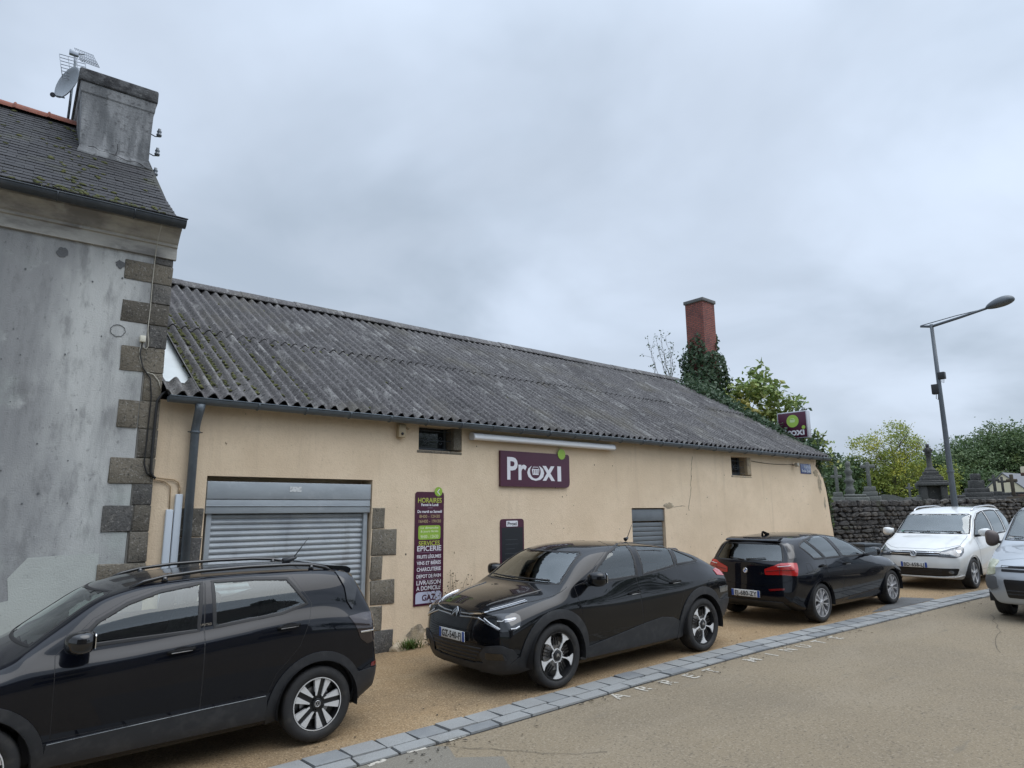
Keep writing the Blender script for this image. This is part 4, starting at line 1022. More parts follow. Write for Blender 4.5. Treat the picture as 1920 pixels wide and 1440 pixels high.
rl_ = random.Random(19); mb = MB()
for k in range(900):
    x = rl_.uniform(2.2, 17); side_ = rl_.random()
    y = kin(x) - .46 - abs(rl_.gauss(0, .10)) - (.25 * rl_.random() if rl_.random() < .3 else 0) if side_ < .72 else kin(x) + abs(rl_.gauss(0, .25))
    if mnoise.noise(Vector((x * 1.3, y, 0))) < -.05: continue
    s_ = rl_.uniform(.006, .022); a = rl_.uniform(0, 6.28); z = gz(x) + .002
    mb.add([(x + s_ * math.cos(a), y + s_ * math.sin(a), z), (x + s_ * .5 * math.cos(a + 1.6), y + s_ * .5 * math.sin(a + 1.6), z + s_ * .4), (x - s_ * math.cos(a), y - s_ * math.sin(a), z + .002), (x + s_ * .5 * math.cos(a - 1.6), y + s_ * .5 * math.sin(a - 1.6), z + s_ * .15)], [(0, 1, 2, 3)], rl_.randrange(2))
tag(mb.build('leaf_litter', [mk('litter_brown', (.07, .05, .03), .95), mk('litter_dark', (.035, .03, .025), .95)]), 'brown leaf crumbs scattered along the kerb and road edge', 'litter', kind='stuff')
mb = MB()
for (x, y, dx, dy, n_) in ((3.35, 5.33, .05, -.075, 22), (10.6, 2.9, .2, .05, 16)):
    q = []
    for k in range(n_): q.append((x, y)); x += dx + rl_.uniform(-.03, .03); y += dy + rl_.uniform(-.045, .045)
    for (a, b) in zip(q[:-1], q[1:]):
        a, b = Vector(a), Vector(b); d_ = (b - a).normalized(); w_ = rl_.uniform(.0015, .004); nn_ = Vector((-d_.y, d_.x)) * w_
        mb.add([(p_.x, p_.y, gz(p_.x) - .0035) for p_ in (a - nn_, b - nn_, b + nn_, a + nn_)], [(0, 1, 2, 3)])
tag(mb.build('road_cracks', mk('crack_dark', (.05, .043, .035), .95)), kind='structure')
# ------------------------------------------------------------------ rendered house on the left
stone_m = [mk('granite_%d' % k, c, .9, layers=[(c2, 3.5, .4, .7, .8), ((.30, .285, .26), 38, .54, .70, .7), ((.03, .029, .027), 34, .54, .68, .75), ((.17, .155, .10), 1.1, .55, .75, .5)], bump=(55, .8, .012), space='w') for k, (c, c2) in enumerate([((.118, .106, .086), (.075, .069, .058)), ((.165, .145, .112), (.105, .094, .075)), ((.088, .086, .083), (.13, .122, .108))])]
mortar = mk('mortar', (.22, .21, .19), .95, bump=(70, .5, .006), space='w')
house_m = mk('weathered_render', (.50, .51, .495), .92, space='w', layers=[
    ((.235, .24, .245), .62, .33, .58, .88, (1.2, 1.2, .42)), ((.20, .205, .21), 1.6, .46, .70, .65, (2.2, 2.2, .22)), ((.15, .152, .155), 7, .48, .72, .55, (1, 1, .35)), ((.44, .49, .45), .8, .52, .72, .6),
    ((.13, .135, .135), 26, .58, .74, .55, (1, 1, .5)), ((.55, .56, .55), 3.2, .60, .78, .5), ((.10, .10, .10), 2.6, .66, .76, .6)], bump=(70, .5, .008))
house_low = mk('paler_render', (.46, .49, .46), .92, layers=[((.40, .42, .40), 2.0, .4, .7, .8), ((.22, .23, .22), 22, .62, .74, .5)], bump=(70, .5, .008), space='w')
cor_m = mk('cornice_render', (.42, .41, .375), .9, layers=[((.17, .165, .16), 1.6, .40, .66, .85, (1, 1, 3)), ((.50, .50, .47), 4, .55, .75, .6)], bump=(50, .4, .006), space='w')
zinc = mk('zinc', (.125, .15, .172), .5, .35, layers=[((.085, .10, .115), 3, .4, .7, .7), ((.20, .22, .24), 14, .55, .75, .4)], space='w')
zinc_d = mk('old_zinc', (.055, .066, .078), .55, .3, layers=[((.10, .11, .12), 4, .45, .7, .6)], space='w')
slate_m = [mk('slate_%d' % k, c, .75, layers=[(c2, 5, .4, .7, .7), ((.13, .13, .125), 40, .62, .75, .5), ((.05, .052, .03), 1.3, .54, .70, .7)], bump=(40, .4, .004), space='w') for k, (c, c2) in enumerate([((.022, .022, .026), (.015, .0155, .018)), ((.030, .030, .034), (.019, .019, .022)), ((.018, .018, .021), (.03, .03, .032))])]
moss_m = mk('moss', (.062, .068, .022), 1., layers=[((.12, .12, .035), 18, .45, .65, .8), ((.03, .035, .01), 25, .5, .7, .7)], bump=(50, 1., .02), space='w')
terra = mk('ridge_terracotta', (.24, .085, .055), .85, layers=[((.14, .07, .06), 6, .45, .7, .7), ((.30, .20, .16), 20, .55, .75, .5)], bump=(40, .4, .006), space='w')
chim_m = mk('chimney_render', (.245, .25, .255), .92, space='w', layers=[((.10, .105, .11), 2.2, .36, .62, .9, (1.6, 1.6, .35)), ((.35, .355, .36), 3.2, .52, .70, .6, (2, 2, .4)), ((.06, .06, .062), 14, .54, .70, .7)], bump=(40, .6, .012))
capst = mk('chimney_cap', (.085, .087, .09), .95, layers=[((.025, .025, .027), 5, .42, .60, .9), ((.24, .24, .23), 16, .58, .75, .6)], bump=(30, .7, .02), space='w')
H = empty('rendered_house', (1.837, 8.70, 0), R(-3), 'weathered grey-white rendered house with granite corner stones and slate roof, left of the yellow shop', 'house')
ZB = -.6
mb = MB()
mb.add([(-9, 0, ZB), (-.21, 0, ZB), (-.21, 0, 5.5), (-9, 0, 5.5)], [(0, 1, 2, 3)])
mb.add([(0, .0, ZB), (0, 4.7, ZB), (-.05, 4.7, 5.5), (-.28, 2.36, 7.62), (-.04, .14, 5.64), (0, .02, 5.5)], [(0, 1, 2, 3, 4, 5)])
mb.add([(-9, 4.7, ZB), (0, 4.7, ZB), (0, 4.7, 5.5), (-9, 4.7, 5.5)], [(3, 2, 1, 0)])
mb.add([(-9, 0, ZB), (-9, 4.7, ZB), (-9, 4.7, 5.5), (-9, 2.36, 7.66), (-9, 0, 5.5)], [(4, 3, 2, 1, 0)])
mb.build('wall', house_m, H)
mb = MB(); mb.add([(-9, -.004, ZB), (-.46, -.004, ZB), (-.46, -.004, 1.62), (-1.1, -.004, 1.60), (-1.25, -.004, 1.40), (-1.22, -.004, 1.18), (-1.6, -.004, 1.1), (-9, -.004, 1.05)], [range(8)])
mb.build('repaired_render', house_low, H)
# corner stones
QL = [(5.04, 4.79, .51), (4.54, 4.27, .50), (3.99, 3.69, .46), (3.35, 3.02, .43), (2.68, 2.38, .455), (2.14, 1.84, .475), (1.50, 1.20, .475), (.90, .60, .47), (.30, -.05, .47)]
mb = MB(); rq = random.Random(5)
mb.box(-.205, .004, ZB, -.002, .05, 5.14, 3)
mb.v = mb.v
def stone(x0, z0, x1, z1):
    mi = rq.randrange(3); j = .004
    o = len(mb.v); mb.bbox(x0 + j, -.010 - rq.uniform(0, .006), z0 + j, x1 - (j if x1 < -.01 else -.006), .20 if x1 > -.01 else .02, z1 - j, .011, mi)
    for q in range(o, len(mb.v)): v = mb.v[q]; mb.v[q] = (v[0] + rq.uniform(-.006, .006), v[1] + rq.uniform(-.003, .003), v[2] + rq.uniform(-.006, .006))
zprev = 5.14
for zt_, zb_, w_ in QL:
    if zprev - zt_ > .03:
        n = 1 if zprev - zt_ < .45 else 2
        for q in range(n): stone(-.195, zt_ + (zprev - zt_) * q / n, 0, zt_ + (zprev - zt_) * (q + 1) / n)
    sp_ = rq.uniform(.17, .26)
    if rq.random() < .45: stone(-w_, zb_, -sp_, zt_); stone(-sp_, zb_, 0, zt_)
    else: stone(-w_, zb_, 0, zt_)
    zprev = zb_
mb.build('corner_stones', stone_m + [mortar], H, sharp=40)
# cornice
prof = [(.02, 5.13), (-.035, 5.13), (-.035, 5.275), (-.060, 5.285), (-.060, 5.315), (-.085, 5.33), (-.12, 5.37), (-.185, 5.43), (-.235, 5.455), (-.235, 5.50), (.02, 5.50)]
mb = MB(); mb.prism([(p[0], p[1]) for p in prof], -9, .03, 'x'); mb.build('cornice', cor_m, H)
def gutter_mesh(mb, x0, x1, y, z, r, n=10, th=.004, bead=True):
    pts = [(y + r * math.cos(a), z + r * math.sin(a)) for a in [math.pi + math.pi * k / n for k in range(n + 1)]]
    inn = [(y + (r - th) * math.cos(a), z + (r - th) * math.sin(a)) for a in [math.pi + math.pi * k / n for k in range(n + 1)]]
    mb.prism(pts + inn[::-1], x0, x1, 'x')
    if bead: mb.tube([(x0, y - r, z), (x1, y - r, z)], .010, 8)
    for x in (x0, x1): mb.prism(pts, x - .002, x + .002, 'x')
mb = MB(); gutter_mesh(mb, -9, .05, -.315, 5.525, .075)
for k in range(12): mb.tube([(-.5 - .75 * k, -.315 + .079 * math.cos(a), 5.525 + .079 * math.sin(a)) for a in [math.pi + math.pi * q / 8 for q in range(9)]], .008, 6)
mb.build('gutter', zinc_d, H)
# slates, course by course
RP = [(-.385, 5.545), (-.12, 5.615), (.15, 5.75), (2.36, 7.74)]
def along(profile, d):
    for a, b in zip(profile[:-1], profile[1:]):
        L = math.hypot(b[0] - a[0], b[1] - a[1])
        if d <= L or b is profile[-1]: t = d / L; return (a[0] + (b[0] - a[0]) * t, a[1] + (b[1] - a[1]) * t), ((b[0] - a[0]) / L, (b[1] - a[1]) / L)
        d -= L
verge = lin([(-.4, .065), (.15, .02), (.73, -.10), (1.12, -.14), (2.4, -.20)])
TOT = sum(math.hypot(b[0] - a[0], b[1] - a[1]) for a, b in zip(RP[:-1], RP[1:]))
mb = MB(); rs = random.Random(9); d = 0; row = 0; EXP = .105
while d < TOT - .02:
    (y, z), (ty, tz) = along(RP, d); (y2, z2), _ = along(RP, min(d + EXP * 1.9, TOT + .05)); xe = verge(y); w_ = .19; x = -9 + (row % 2) * w_ / 2
    while x < xe:
        x1 = min(x + w_ - .004, xe); lift = .012 + rs.uniform(0, .005); tl = rs.uniform(-.003, .003)
        if x1 - x > .03:
            nb = (-tz * lift, ty * lift)
            vs = [(x, y + nb[0], z + nb[1] + tl), (x1, y + nb[0], z + nb[1] - tl), (x1, y2, z2 + .002), (x, y2, z2 + .002), (x, y + nb[0] * .2, z + nb[1] * .2 + tl), (x1, y + nb[0] * .2, z + nb[1] * .2 - tl)]
            mb.add(vs, [(0, 1, 2, 3), (4, 5, 1, 0), (1, 5, 2), (4, 0, 3)], rs.choice([0, 0, 1, 2]))
        x += w_
    d += EXP; row += 1
mb.add([(-9, 2.36, 7.73), (-.2, 2.36, 7.73), (.06, 5.1, 5.5), (-9, 5.1, 5.5)], [(0, 1, 2, 3)], 0)
mb.add([(p[0], p[1], p[2] - .03) for p in [(-9, -.36, 5.55), (.05, -.36, 5.55), (.01, .15, 5.75), (-.2, 2.36, 7.74), (-9, 2.36, 7.74), (-9, .15, 5.75)]], [(0, 1, 2, 5), (5, 2, 3, 4)], 0)
rf = mb.build('roof', slate_m, H)
def moss_clumps(mb, pts, rnd, smin, smax):
    for p, n in pts:
        s = rnd.uniform(smin, smax); bm = bmesh.new(); bmesh.ops.create_icosphere(bm, subdivisions=1, radius=1)
        a = rnd.uniform(0, 6.28)
        for v in bm.verts: v.co = Vector((v.co.x * s * 1.6, v.co.y * s, v.co.z * s * .5)) * (1 + rnd.uniform(-.25, .25))
        bmesh.ops.transform(bm, matrix=Matrix.Translation(p) @ Vector((0, 0, 1)).rotation_difference(n).to_matrix().to_4x4() @ Matrix.Rotation(a, 4, 'Z'), verts=bm.verts); mb.bm(bm, 0, True)
pts = []
for k in range(420):
    dd = min(abs(rs.gauss(.42, .16)), 1.6); x = rs.uniform(-1.5, -.15) if k % 3 else rs.uniform(-4, 0)
    (y, z), (ty, tz) = along(RP, dd + (x + .6) * -.05)
    if x < verge(y) - .02: pts.append((Vector((x, y - tz * .015, z + ty * .015)), Vector((0, -tz, ty))))
for k in range(110):
    (y, z), (ty, tz) = along(RP, rs.uniform(.2, TOT - .1)); x = -1.05 + rs.gauss(0, .14) if rs.random() < .5 else rs.uniform(-3, -.2)
    if x < verge(y) - .02: pts.append((Vector((x, y - tz * .015, z + ty * .015)), Vector((0, -tz, ty))))
mb = MB(); moss_clumps(mb, pts, rs, .010, .034); tag(mb.build('roof_moss', moss_m, H), kind='stuff')
mb = MB()
for k in range(22):
    x0 = -9.05 + k * .40; n = 10; vs = []
    for x, s in ((x0, 1.08), (x0 + .42, .96)):
        for q in range(n + 1):
            a = math.pi * q / n; vs.append((x, 2.36 - .125 * s * math.cos(a), 7.70 + .115 * s * math.sin(a)))
    mb.add(vs, [(q, q + 1, n + 2 + q, n + 1 + q) for q in range(n)] + [list(range(n + 1))], 0, True)
    mb.tube([(x0 + .02, 2.36 - .13 * math.cos(a), 7.70 + .125 * math.sin(a)) for a in [math.pi * q / 8 for q in range(9)]], .016, 6)
mb.build('ridge_tiles', terra, H, sharp=50)
# chimney stack
mb = MB()
CX0, CX1, CY0, CY1 = -1.04, -.20, 1.47, 3.25
lv = [(6.2, .03), (6.95, .03), (7.05, -.002), (7.5, 0), (7.82, .008), (7.84, .02), (7.98, .03)]
vs = []
for z, g in lv:
    sh = -.06 * max(0, (z - 6.9)) / 1.1
    vs += [(CX0 + sh - g, CY0 - g, z), (CX1 - .01 * max(0, z - 6.9) + g, CY0 - g, z), (CX1 - .01 * max(0, z - 6.9) + g, CY1 + g, z), (CX0 + sh - g, CY1 + g, z)]
fs = [(4 * i + k, 4 * i + (k + 1) % 4, 4 * i + 4 + (k + 1) % 4, 4 * i + 4 + k) for i in range(len(lv) - 1) for k in range(4)]
mb.add(vs, fs); ch = mb.build('chimney', chim_m, H)
mb = MB(); mb.bbox(CX0 - .115, CY0 - .05, 7.98, CX1 + .035, CY1 + .05, 8.18, .025); mb.build('chimney_cap', capst, ch)
crk = mk('crack', (.03, .03, .03), 1.)
mb = MB(); rc = random.Random(2); p = Vector((-.95, CY0 - .036, 7.03)); q = []
for k in range(24):
    q.append(tuple(p)); p = p + Vector((.033, 0, -.004 + rc.uniform(-.016, .014)))
mb.tube(q, [.002 + .004 * rc.random() for _ in q], 5)
mb.tube([(-.62, CY0 - .003, 7.02), (-.60, CY0 - .003, 7.12), (-.61, CY0 - .003, 7.2)], .003, 5); mb.build('crack', crk, ch)
# patched holes in the wall
mb = MB()
patchm = mk('grey_filler', (.115, .12, .125), .95, bump=(60, .6, .008), space='w')
for x, z, s in ((-1.13, 4.97, .055), (-.555, 4.955, .05)):
    if mb.v: mb.build('filled_hole', patchm, H); mb = MB()
    mb.add([(x + s * (1 + rc.uniform(-.25, .25)) * math.cos(a), -.006, z + s * (1 + rc.uniform(-.25, .25)) * math.sin(a)) for a in [2 * math.pi * k / 16 for k in range(16)]], [range(16)])
mb.build('filled_hole', patchm, H); mb = MB()
for k in range(26):
    x, z, s = rc.uniform(-1.7, -.5), rc.uniform(1.8, 5.0), rc.uniform(.004, .011)
    mb.add([(x + s * math.cos(a), -.005, z + 1.3 * s * math.sin(a)) for a in [2 * math.pi * q / 8 for q in range(8)]], [range(8)])
tag(mb.build('wall_pitting', patchm, H), kind='stuff')
mb = MB(); ring = []
for k in range(40): a = 2 * math.pi * k / 39; ring.append((-.51 + (.075 + rc.uniform(-.006, .006)) * math.cos(a), -.006, 4.15 + (.07 + rc.uniform(-.006, .006)) * math.sin(a)))
mb.tube(ring, .0035, 5); mb.build('render_ring', patchm, H)
# things hung on the house
def hw(p): return H.matrix_basis @ Vector(p)
H.matrix_basis = Matrix.Translation((1.837, 8.70, 0)) @ Matrix.Rotation(R(-3), 4, 'Z')
def on_house(name, label, cat, loc=(0, 0, 0), group=None):
    return empty(name, hw(loc), R(-3), label, cat, group)
cream = mk('cream_plastic', (.62, .60, .50), .5); black_c = mk('black_cable', (.012, .012, .012), .6); cream_c = mk('cream_cable', (.42, .40, .34), .7); tan_c = mk('painted_cable', (.38, .27, .16), .7)
t = on_house('junction_box', 'small cream junction box on the granite corner stones', 'junction box', (-.25, -.012, 4.08))
mb = MB(); mb.bbox(-.032, -.045, -.04, .032, .0, .04, .008); mb.build('box', cream, t)
mb = MB(); mb.bbox(-.03, -.052, -.038, .03, -.0455, .038, .004); mb.build('lid', cream, t)
t = on_house('cable', 'thin cream cable running from the cornice down the corner stones', 'cable')
mb = MB(); mb.tube([(-.205, -.30, 5.45), (-.205, -.10, 5.30), (-.205, -.045, 5.1), (-.205, -.02, 4.86), (-.20, -.02, 4.5), (-.205, -.022, 4.2), (-.185, -.022, 4.08), (-.185, -.022, 4.0), (-.20, -.022, 3.965), (-.235, -.022, 3.98), (-.245, -.03, 4.04)], .005, 6); mb.build('wire', cream_c, t)
t = on_house('cable', 'black and white cables looping below the cream junction box towards the shop gutter', 'cable')
mb = MB(); mb.tube([(-.26, -.03, 4.04), (-.268, -.024, 3.95), (-.262, -.022, 3.86), (-.23, -.022, 3.75), (-.18, -.022, 3.69), (-.10, -.022, 3.67), (-.04, -.022, 3.60), (-.008, -.025, 3.50)], .006, 6); mb.build('wire', cream_c, t)
mb = MB(); mb.tube([(-.25, -.03, 4.04), (-.262, -.03, 3.9), (-.22, -.03, 3.74), (-.13, -.028, 3.62), (-.10, -.026, 3.4), (-.105, -.026, 2.9), (-.11, -.026, 2.62), (-.07, -.026, 2.50), (-.02, -.026, 2.46)], .008, 6); mb.build('wire', black_c, t)
t = on_house('black_pipe', 'thick black pipe curving down the corner from the end of the shop gutter', 'pipe')
mb = MB(); mb.tube([(.06, -.03, 3.48), (.01, -.04, 3.44), (-.035, -.04, 3.36), (-.04, -.04, 3.2), (-.04, -.04, 2.7), (-.035, -.04, 2.52), (.0, -.035, 2.46), (.02, -.03, 2.45)], .016, 8); mb.build('pipe', black_c, t)
# aerial mast, dish
t = on_house('satellite_dish', 'pale round satellite dish on its mast behind the left chimney', 'satellite dish', (-1.20, 2.36, 7.75))
dish_m = mk('dish_grey', (.27, .30, .33), .6)
mb = MB(); Md = Matrix.Translation((-.02, -.02, .62)) @ Matrix.Rotation(R(-62), 4, 'Z') @ Matrix.Rotation(R(-8), 4, 'X')
mb.lathe([(.001, 0.0), (.08, -.006), (.16, -.022), (.22, -.042), (.265, -.064), (.272, -.062), (.268, -.05), (.15, -.006), (.001, .012)], 36, 'y', 0, Md); mb.build('reflector', dish_m, t)
mb = MB(); mb.tube([Md @ Vector((0, -.03, -.26)), Md @ Vector((.04, -.20, -.36))], .012, 8); mb.build('arm', zinc, t)
mb = MB(); a = Md @ Vector((.04, -.20, -.36)); mb.tube([a, a + Vector((0, .07, .05))], [.035, .03], 12); mb.build('receiver', mk('lnb', (.09, .10, .12), .5), t)
mb = MB(); mb.tube([(0, .06, -.1), (0, .06, 1.05)], .018, 10); mb.build('mast', zinc, t)
t = on_house('television_aerial', 'grid-shaped television aerial above the satellite dish', 'aerial', (-1.20, 2.42, 8.75))
alu = mk('aerial_metal', (.30, .33, .37), .4, .6)
mb = MB(); mb.tube([(0, 0, 0), (-.02, 0, .20)], .014, 8); mb.tube([(-.06, 0, .20), (.10, 0, .24)], .014, 6); mb.bbox(-.09, -.03, .16, .03, .03, .24, .01); mb.build('mast_head', alu, t)
def grid(M, w, h, nx, nz):
    mb = MB()
    for k in range(nx + 1): x = -w / 2 + w * k / nx; mb.tube([M @ Vector((x, 0, 0)), M @ Vector((x, 0, h))], .005, 5)
    for k in range(nz + 1): z = h * k / nz; mb.tube([M @ Vector((-w / 2, 0, z)), M @ Vector((w / 2, 0, z))], .006, 5)
    return mb
grid(Matrix.Translation((.02, 0, .20)) @ Matrix.Rotation(R(10), 4, 'Z') @ Matrix.Rotation(R(58), 4, 'Y') @ Matrix.Rotation(R(-38), 4, 'X'), .20, .46, 4, 10).build('upper_grid', alu, t)
grid(Matrix.Translation((.03, .0, -.24)) @ Matrix.Rotation(R(12), 4, 'Z') @ Matrix.Rotation(R(-12), 4, 'Y'), .34, .36, 3, 7).build('lower_grid', alu, t)
# insulators on the chimney's side
por = mk('glazed_insulator', (.10, .12, .14), .3, coat=.5)
for k, z in enumerate((7.55, 7.24, 6.92)):
    t = on_house('insulator', ['highest of three dark insulators on hooked brackets beside the rendered chimney', 'middle of three dark insulators on hooked brackets beside the rendered chimney', 'lowest of three dark insulators on hooked brackets beside the rendered chimney'][k], 'insulator', (-.185, 1.6, z), 'insulators on the rendered chimney')
    mb = MB(); mb.tube([(-.02, 0, .02), (.05, 0, 0), (.085, 0, .01), (.095, 0, .05)], .008, 6); mb.build('bracket', zinc_d, t)
    mb = MB(); mb.lathe([(.001, .02), (.034, .02), (.038, .045), (.022, .06), (.030, .08), (.034, .095), (.018, .12), (.022, .135), (.001, .14)], 16, 'z', 0, Matrix.Translation((.095, 0, .0))); mb.build('bell', por, t)
# ------------------------------------------------------------------ yellow shop
YW = 8.79
yel = mk('ochre_render', (.76, .61, .44), .93, space='w', layers=[((.65, .515, .36), .45, .38, .62, .85), ((.66, .52, .36), 3.5, .50, .70, .55), ((.77, .63, .455), 1.1, .5, .72, .6), ((.48, .375, .26), 1.2, .56, .78, .5, (3, 3, .22)), ((.58, .455, .31), 26, .50, .72, .4), ((.17, .12, .07), 13, .715, .74, .85)], bump=(60, .5, .010))
yel_d = mk('peeling_render', (.42, .34, .23), .95, layers=[((.22, .19, .15), 4, .42, .62, .85), ((.55, .47, .36), 9, .5, .7, .7)], bump=(50, .8, .012), space='w')
fib = mk('fibre_cement', (.105, .100, .102), .95, space='w', layers=[((.066, .063, .064), 1.0, .40, .66, .8), ((.155, .15, .147), 1.0, .46, .66, .7, (1.1, .10, .10)), ((.30, .295, .285), 9, .54, .70, .7, (1, .16, .16)), ((.28, .28, .275), 30, .54, .68, .7), ((.024, .024, .026), 24, .50, .66, .8), ((.40, .40, .38), 7, .66, .76, .6), ((.12, .11, .085), .8, .5, .72, .5)], bump=(60, .8, .012))
SHP = empty('yellow_shop', (0, 0, 0), 0, 'long low ochre shop with a corrugated grey roof and roller shutter', 'shop')
holes = [(2.46, -1, 4.74, 2.50), (10.49, -1, 11.55, 2.08), (5.51, 2.98, 6.33, 3.36), (14.17, 2.83, 15.03, 3.28)]
ZT = 3.40; X0, X9 = 1.80, 18.3
xs = sorted({X0, X9} | {h[0] for h in holes} | {h[2] for h in holes}); zs = sorted({-1., ZT} | {h[1] for h in holes} | {h[3] for h in holes})
mb = MB()
for a, b in zip(xs[:-1], xs[1:]):
    for c_, d_ in zip(zs[:-1], zs[1:]):
        cx_, cz_ = (a + b) / 2, (c_ + d_) / 2
        if any(h[0] < cx_ < h[2] and h[1] < cz_ < h[3] for h in holes): continue
        mb.add([(a, YW, c_), (b, YW, c_), (b, YW, d_), (a, YW, d_)], [(0, 1, 2, 3)])
for x0, z0, x1, z1 in holes:
    dpt = .32; mb.add([(x0, YW, z0), (x1, YW, z0), (x1, YW, z1), (x0, YW, z1), (x0, YW + dpt, z0), (x1, YW + dpt, z0), (x1, YW + dpt, z1), (x0, YW + dpt, z1)], [(0, 3, 7, 4), (1, 5, 6, 2), (2, 6, 7, 3), (0, 4, 5, 1), (4, 7, 6, 5)])
# right-hand end with its battered foot and rounded shoulder
endp = [(X9, -1), (19.22, -1), (19.20, .4), (19.10, 1.2), (19.0, 1.7), (18.93, 2.2), (18.85, 2.6), (18.74, 2.88), (18.55, 3.06), (18.36, 3.20), (X9, 3.28)]
n = len(endp)
mb.add([(p[0], YW, p[1]) for p in endp], [range(n)]); mb.add([(X9, YW, 3.28), (18.36, YW, 3.2), (18.62, YW + .05, ZT), (X9, YW, ZT)], [(0, 1, 2, 3)])
vs = []; 
for p in endp[1:-1]: vs += [(p[0], YW, p[1]), (min(p[0], 18.9), YW + .5, p[1]), (18.62, 13.6, p[1])]
mb.add(vs, [(3 * i + k, 3 * i + 1 + k, 3 * i + 4 + k, 3 * i + 3 + k) for i in range(n - 3) for k in (0, 1)])
mb.add([(18.6, YW + .02, 3.0), (18.6, 18.4, 3.0), (18.6, 18.4, 3.4), (18.6, 13.6, 6.25), (18.6, YW + .02, 3.42)], [range(5)])
mb.add([(1.9, 18.4, -1), (18.6, 18.4, -1), (18.6, 18.4, 3.4), (1.9, 18.4, 3.4)], [(3, 2, 1, 0)]); mb.add([(1.95, 13.4, -1), (1.95, 18.4, -1), (1.95, 18.4, 3.4), (1.95, 13.6, 6.2)], [(0, 3, 2, 1)])
mb.build('wall', yel, SHP)
mb = MB(); rc = random.Random(12)
def blob(x, z, sx, sz, n=16): mb.add([(x + sx * (1 + rc.uniform(-.35, .35)) * math.cos(a), YW - .004, z + sz * (1 + rc.uniform(-.35, .35)) * math.sin(a)) for a in [2 * math.pi * k / n for k in range(n)]], [range(n)])
for bl in ((18.5, 2.72, .12, .22), (18.35, 3.0, .13, .10), (18.72, 2.2, .06, .16), (5.55, .28, .16, .12), (6.2, .45, .25, .22), (11.7, 2.12, .16, .07)):
    mb = MB(); blob(*bl); mb.build('bare_patch', yel_d, SHP)
mb = MB()
for k in range(55):
    x, z, s_ = rc.uniform(2, 18.2), rc.uniform(.8, 3.25), rc.uniform(.004, .012)
    if any(h[0] - .1 < x < h[2] + .1 and h[1] - .1 < z < h[3] + .1 for h in holes): continue
    mb.add([(x + s_ * math.cos(a), YW - .0035, z + 1.4 * s_ * math.sin(a)) for a in [2 * math.pi * q / 8 for q in range(8)]], [range(8)])
tag(mb.build('wall_pitting', crk, SHP), kind='stuff')
mb = MB(); q = []; x, z = 12.62, 3.22
while z > 2.0: q.append((x, YW - .003, z)); z -= .05; x += rc.uniform(-.035, .022)
mb.tube(q, [.0015 + .003 * rc.random() for _ in q], 5)
q = []; x, z = 11.55, 2.10
while x < 12.3: q.append((x, YW - .003, z)); x += .05; z += rc.uniform(-.02, .02)
mb.tube(q, .002, 5); mb.build('crack', crk, SHP)
# corrugated roof: two tiers of sheets
SL = math.atan2(6.32 - 3.45, 13.6 - 8.65)
def rz(y): return 3.475 + (y - 8.58) * math.tan(SL)
PITCH, AMP, PER = .177, .040, 10
def corr(mb, x0, x1, y0, y1, lift, sag=.0, rnd=None, ny=6):
    nx = int((x1 - x0) / PITCH * PER); vs = []
    nn = (-math.sin(SL), math.cos(SL))
    for j in range(ny + 1):
        t = j / ny; y = y0 + (y1 - y0) * t
        for i in range(nx + 1):
            x = x0 + (x1 - x0) * i / nx; h = AMP * math.cos(2 * math.pi * (x - 2.22) / PITCH) + lift
            sh = int((x - 2.22) / .92); h += .006 * math.sin(sh * 12.9 + 3) + (.010 if abs(((x - 2.22) / .92) % 1 - .5) > .44 else 0)
            h += .012 * mnoise.noise(Vector((x * .5, y * .6, 1)))
            jy = .012 * math.sin(sh * 7.7) * (1 if j == 0 else 0)
            vs.append((x, y + nn[0] * h + jy, rz(y) + nn[1] * h))
    mb.add(vs, [(j * (nx + 1) + i, j * (nx + 1) + i + 1, (j + 1) * (nx + 1) + i + 1, (j + 1) * (nx + 1) + i) for j in range(ny) for i in range(nx)], 0, True)
    # thickness at the lower edge
    o = len(mb.v); lo = [mb.v[o - len(vs) + i] for i in range(nx + 1)]
    mb.add(lo + [(p[0], p[1] + .012, p[2] - .010) for p in lo], [(i + 1, i, nx + 1 + i, nx + 2 + i) for i in range(nx)], 0, True)
mb = MB(); corr(mb, 2.22, 18.66, 8.55, 11.15, .0, ny=8); corr(mb, 2.22, 18.66, 10.98, 13.55, .022, ny=8); corr(mb, 1.86, 2.235, 8.55, 8.95, -.006, ny=2)
mb.add([(1.9, 8.62, rz(8.62) - .06), (18.6, 8.62, rz(8.62) - .06), (18.6, 13.6, rz(13.6) - .06), (1.9, 13.6, rz(13.6) - .06)], [(0, 1, 2, 3)])
mb.add([(1.9, 13.6, 6.3), (18.66, 13.6, 6.3), (18.66, 18.6, 3.4), (1.9, 18.6, 3.4)], [(0, 1, 2, 3)])
roof = mb.build('roof', fib, SHP)
pts = []; rm = random.Random(4)
for k in range(520):
    i = rm.choice([0, 0, 0, 1, 1, 2, 2, 3, 4, 6, 8]); y = 8.8 + rm.random() * 3.6 * (1 - i * .07)
    x = 2.22 + PITCH * (i + .5) + rm.gauss(0, .024)
    pts.append((Vector((x, y, rz(y) - .012)), Vector((0, -math.sin(SL), math.cos(SL)))))
for k in range(160):
    x = 2.22 + PITCH * (rm.randrange(6, 90) + .5) + rm.gauss(0, .02); y = rm.choice([11.0, rm.uniform(8.7, 13.2)]) + rm.gauss(0, .08)
    pts.append((Vector((x, y, rz(y) - .012)), Vector((0, -math.sin(SL), math.cos(SL)))))
mb = MB(); moss_clumps(mb, pts, rm, .012, .034); tag(mb.build('roof_moss', moss_m, roof), kind='stuff')
mb = MB(); nn = Vector((0, -math.sin(SL), math.cos(SL)))
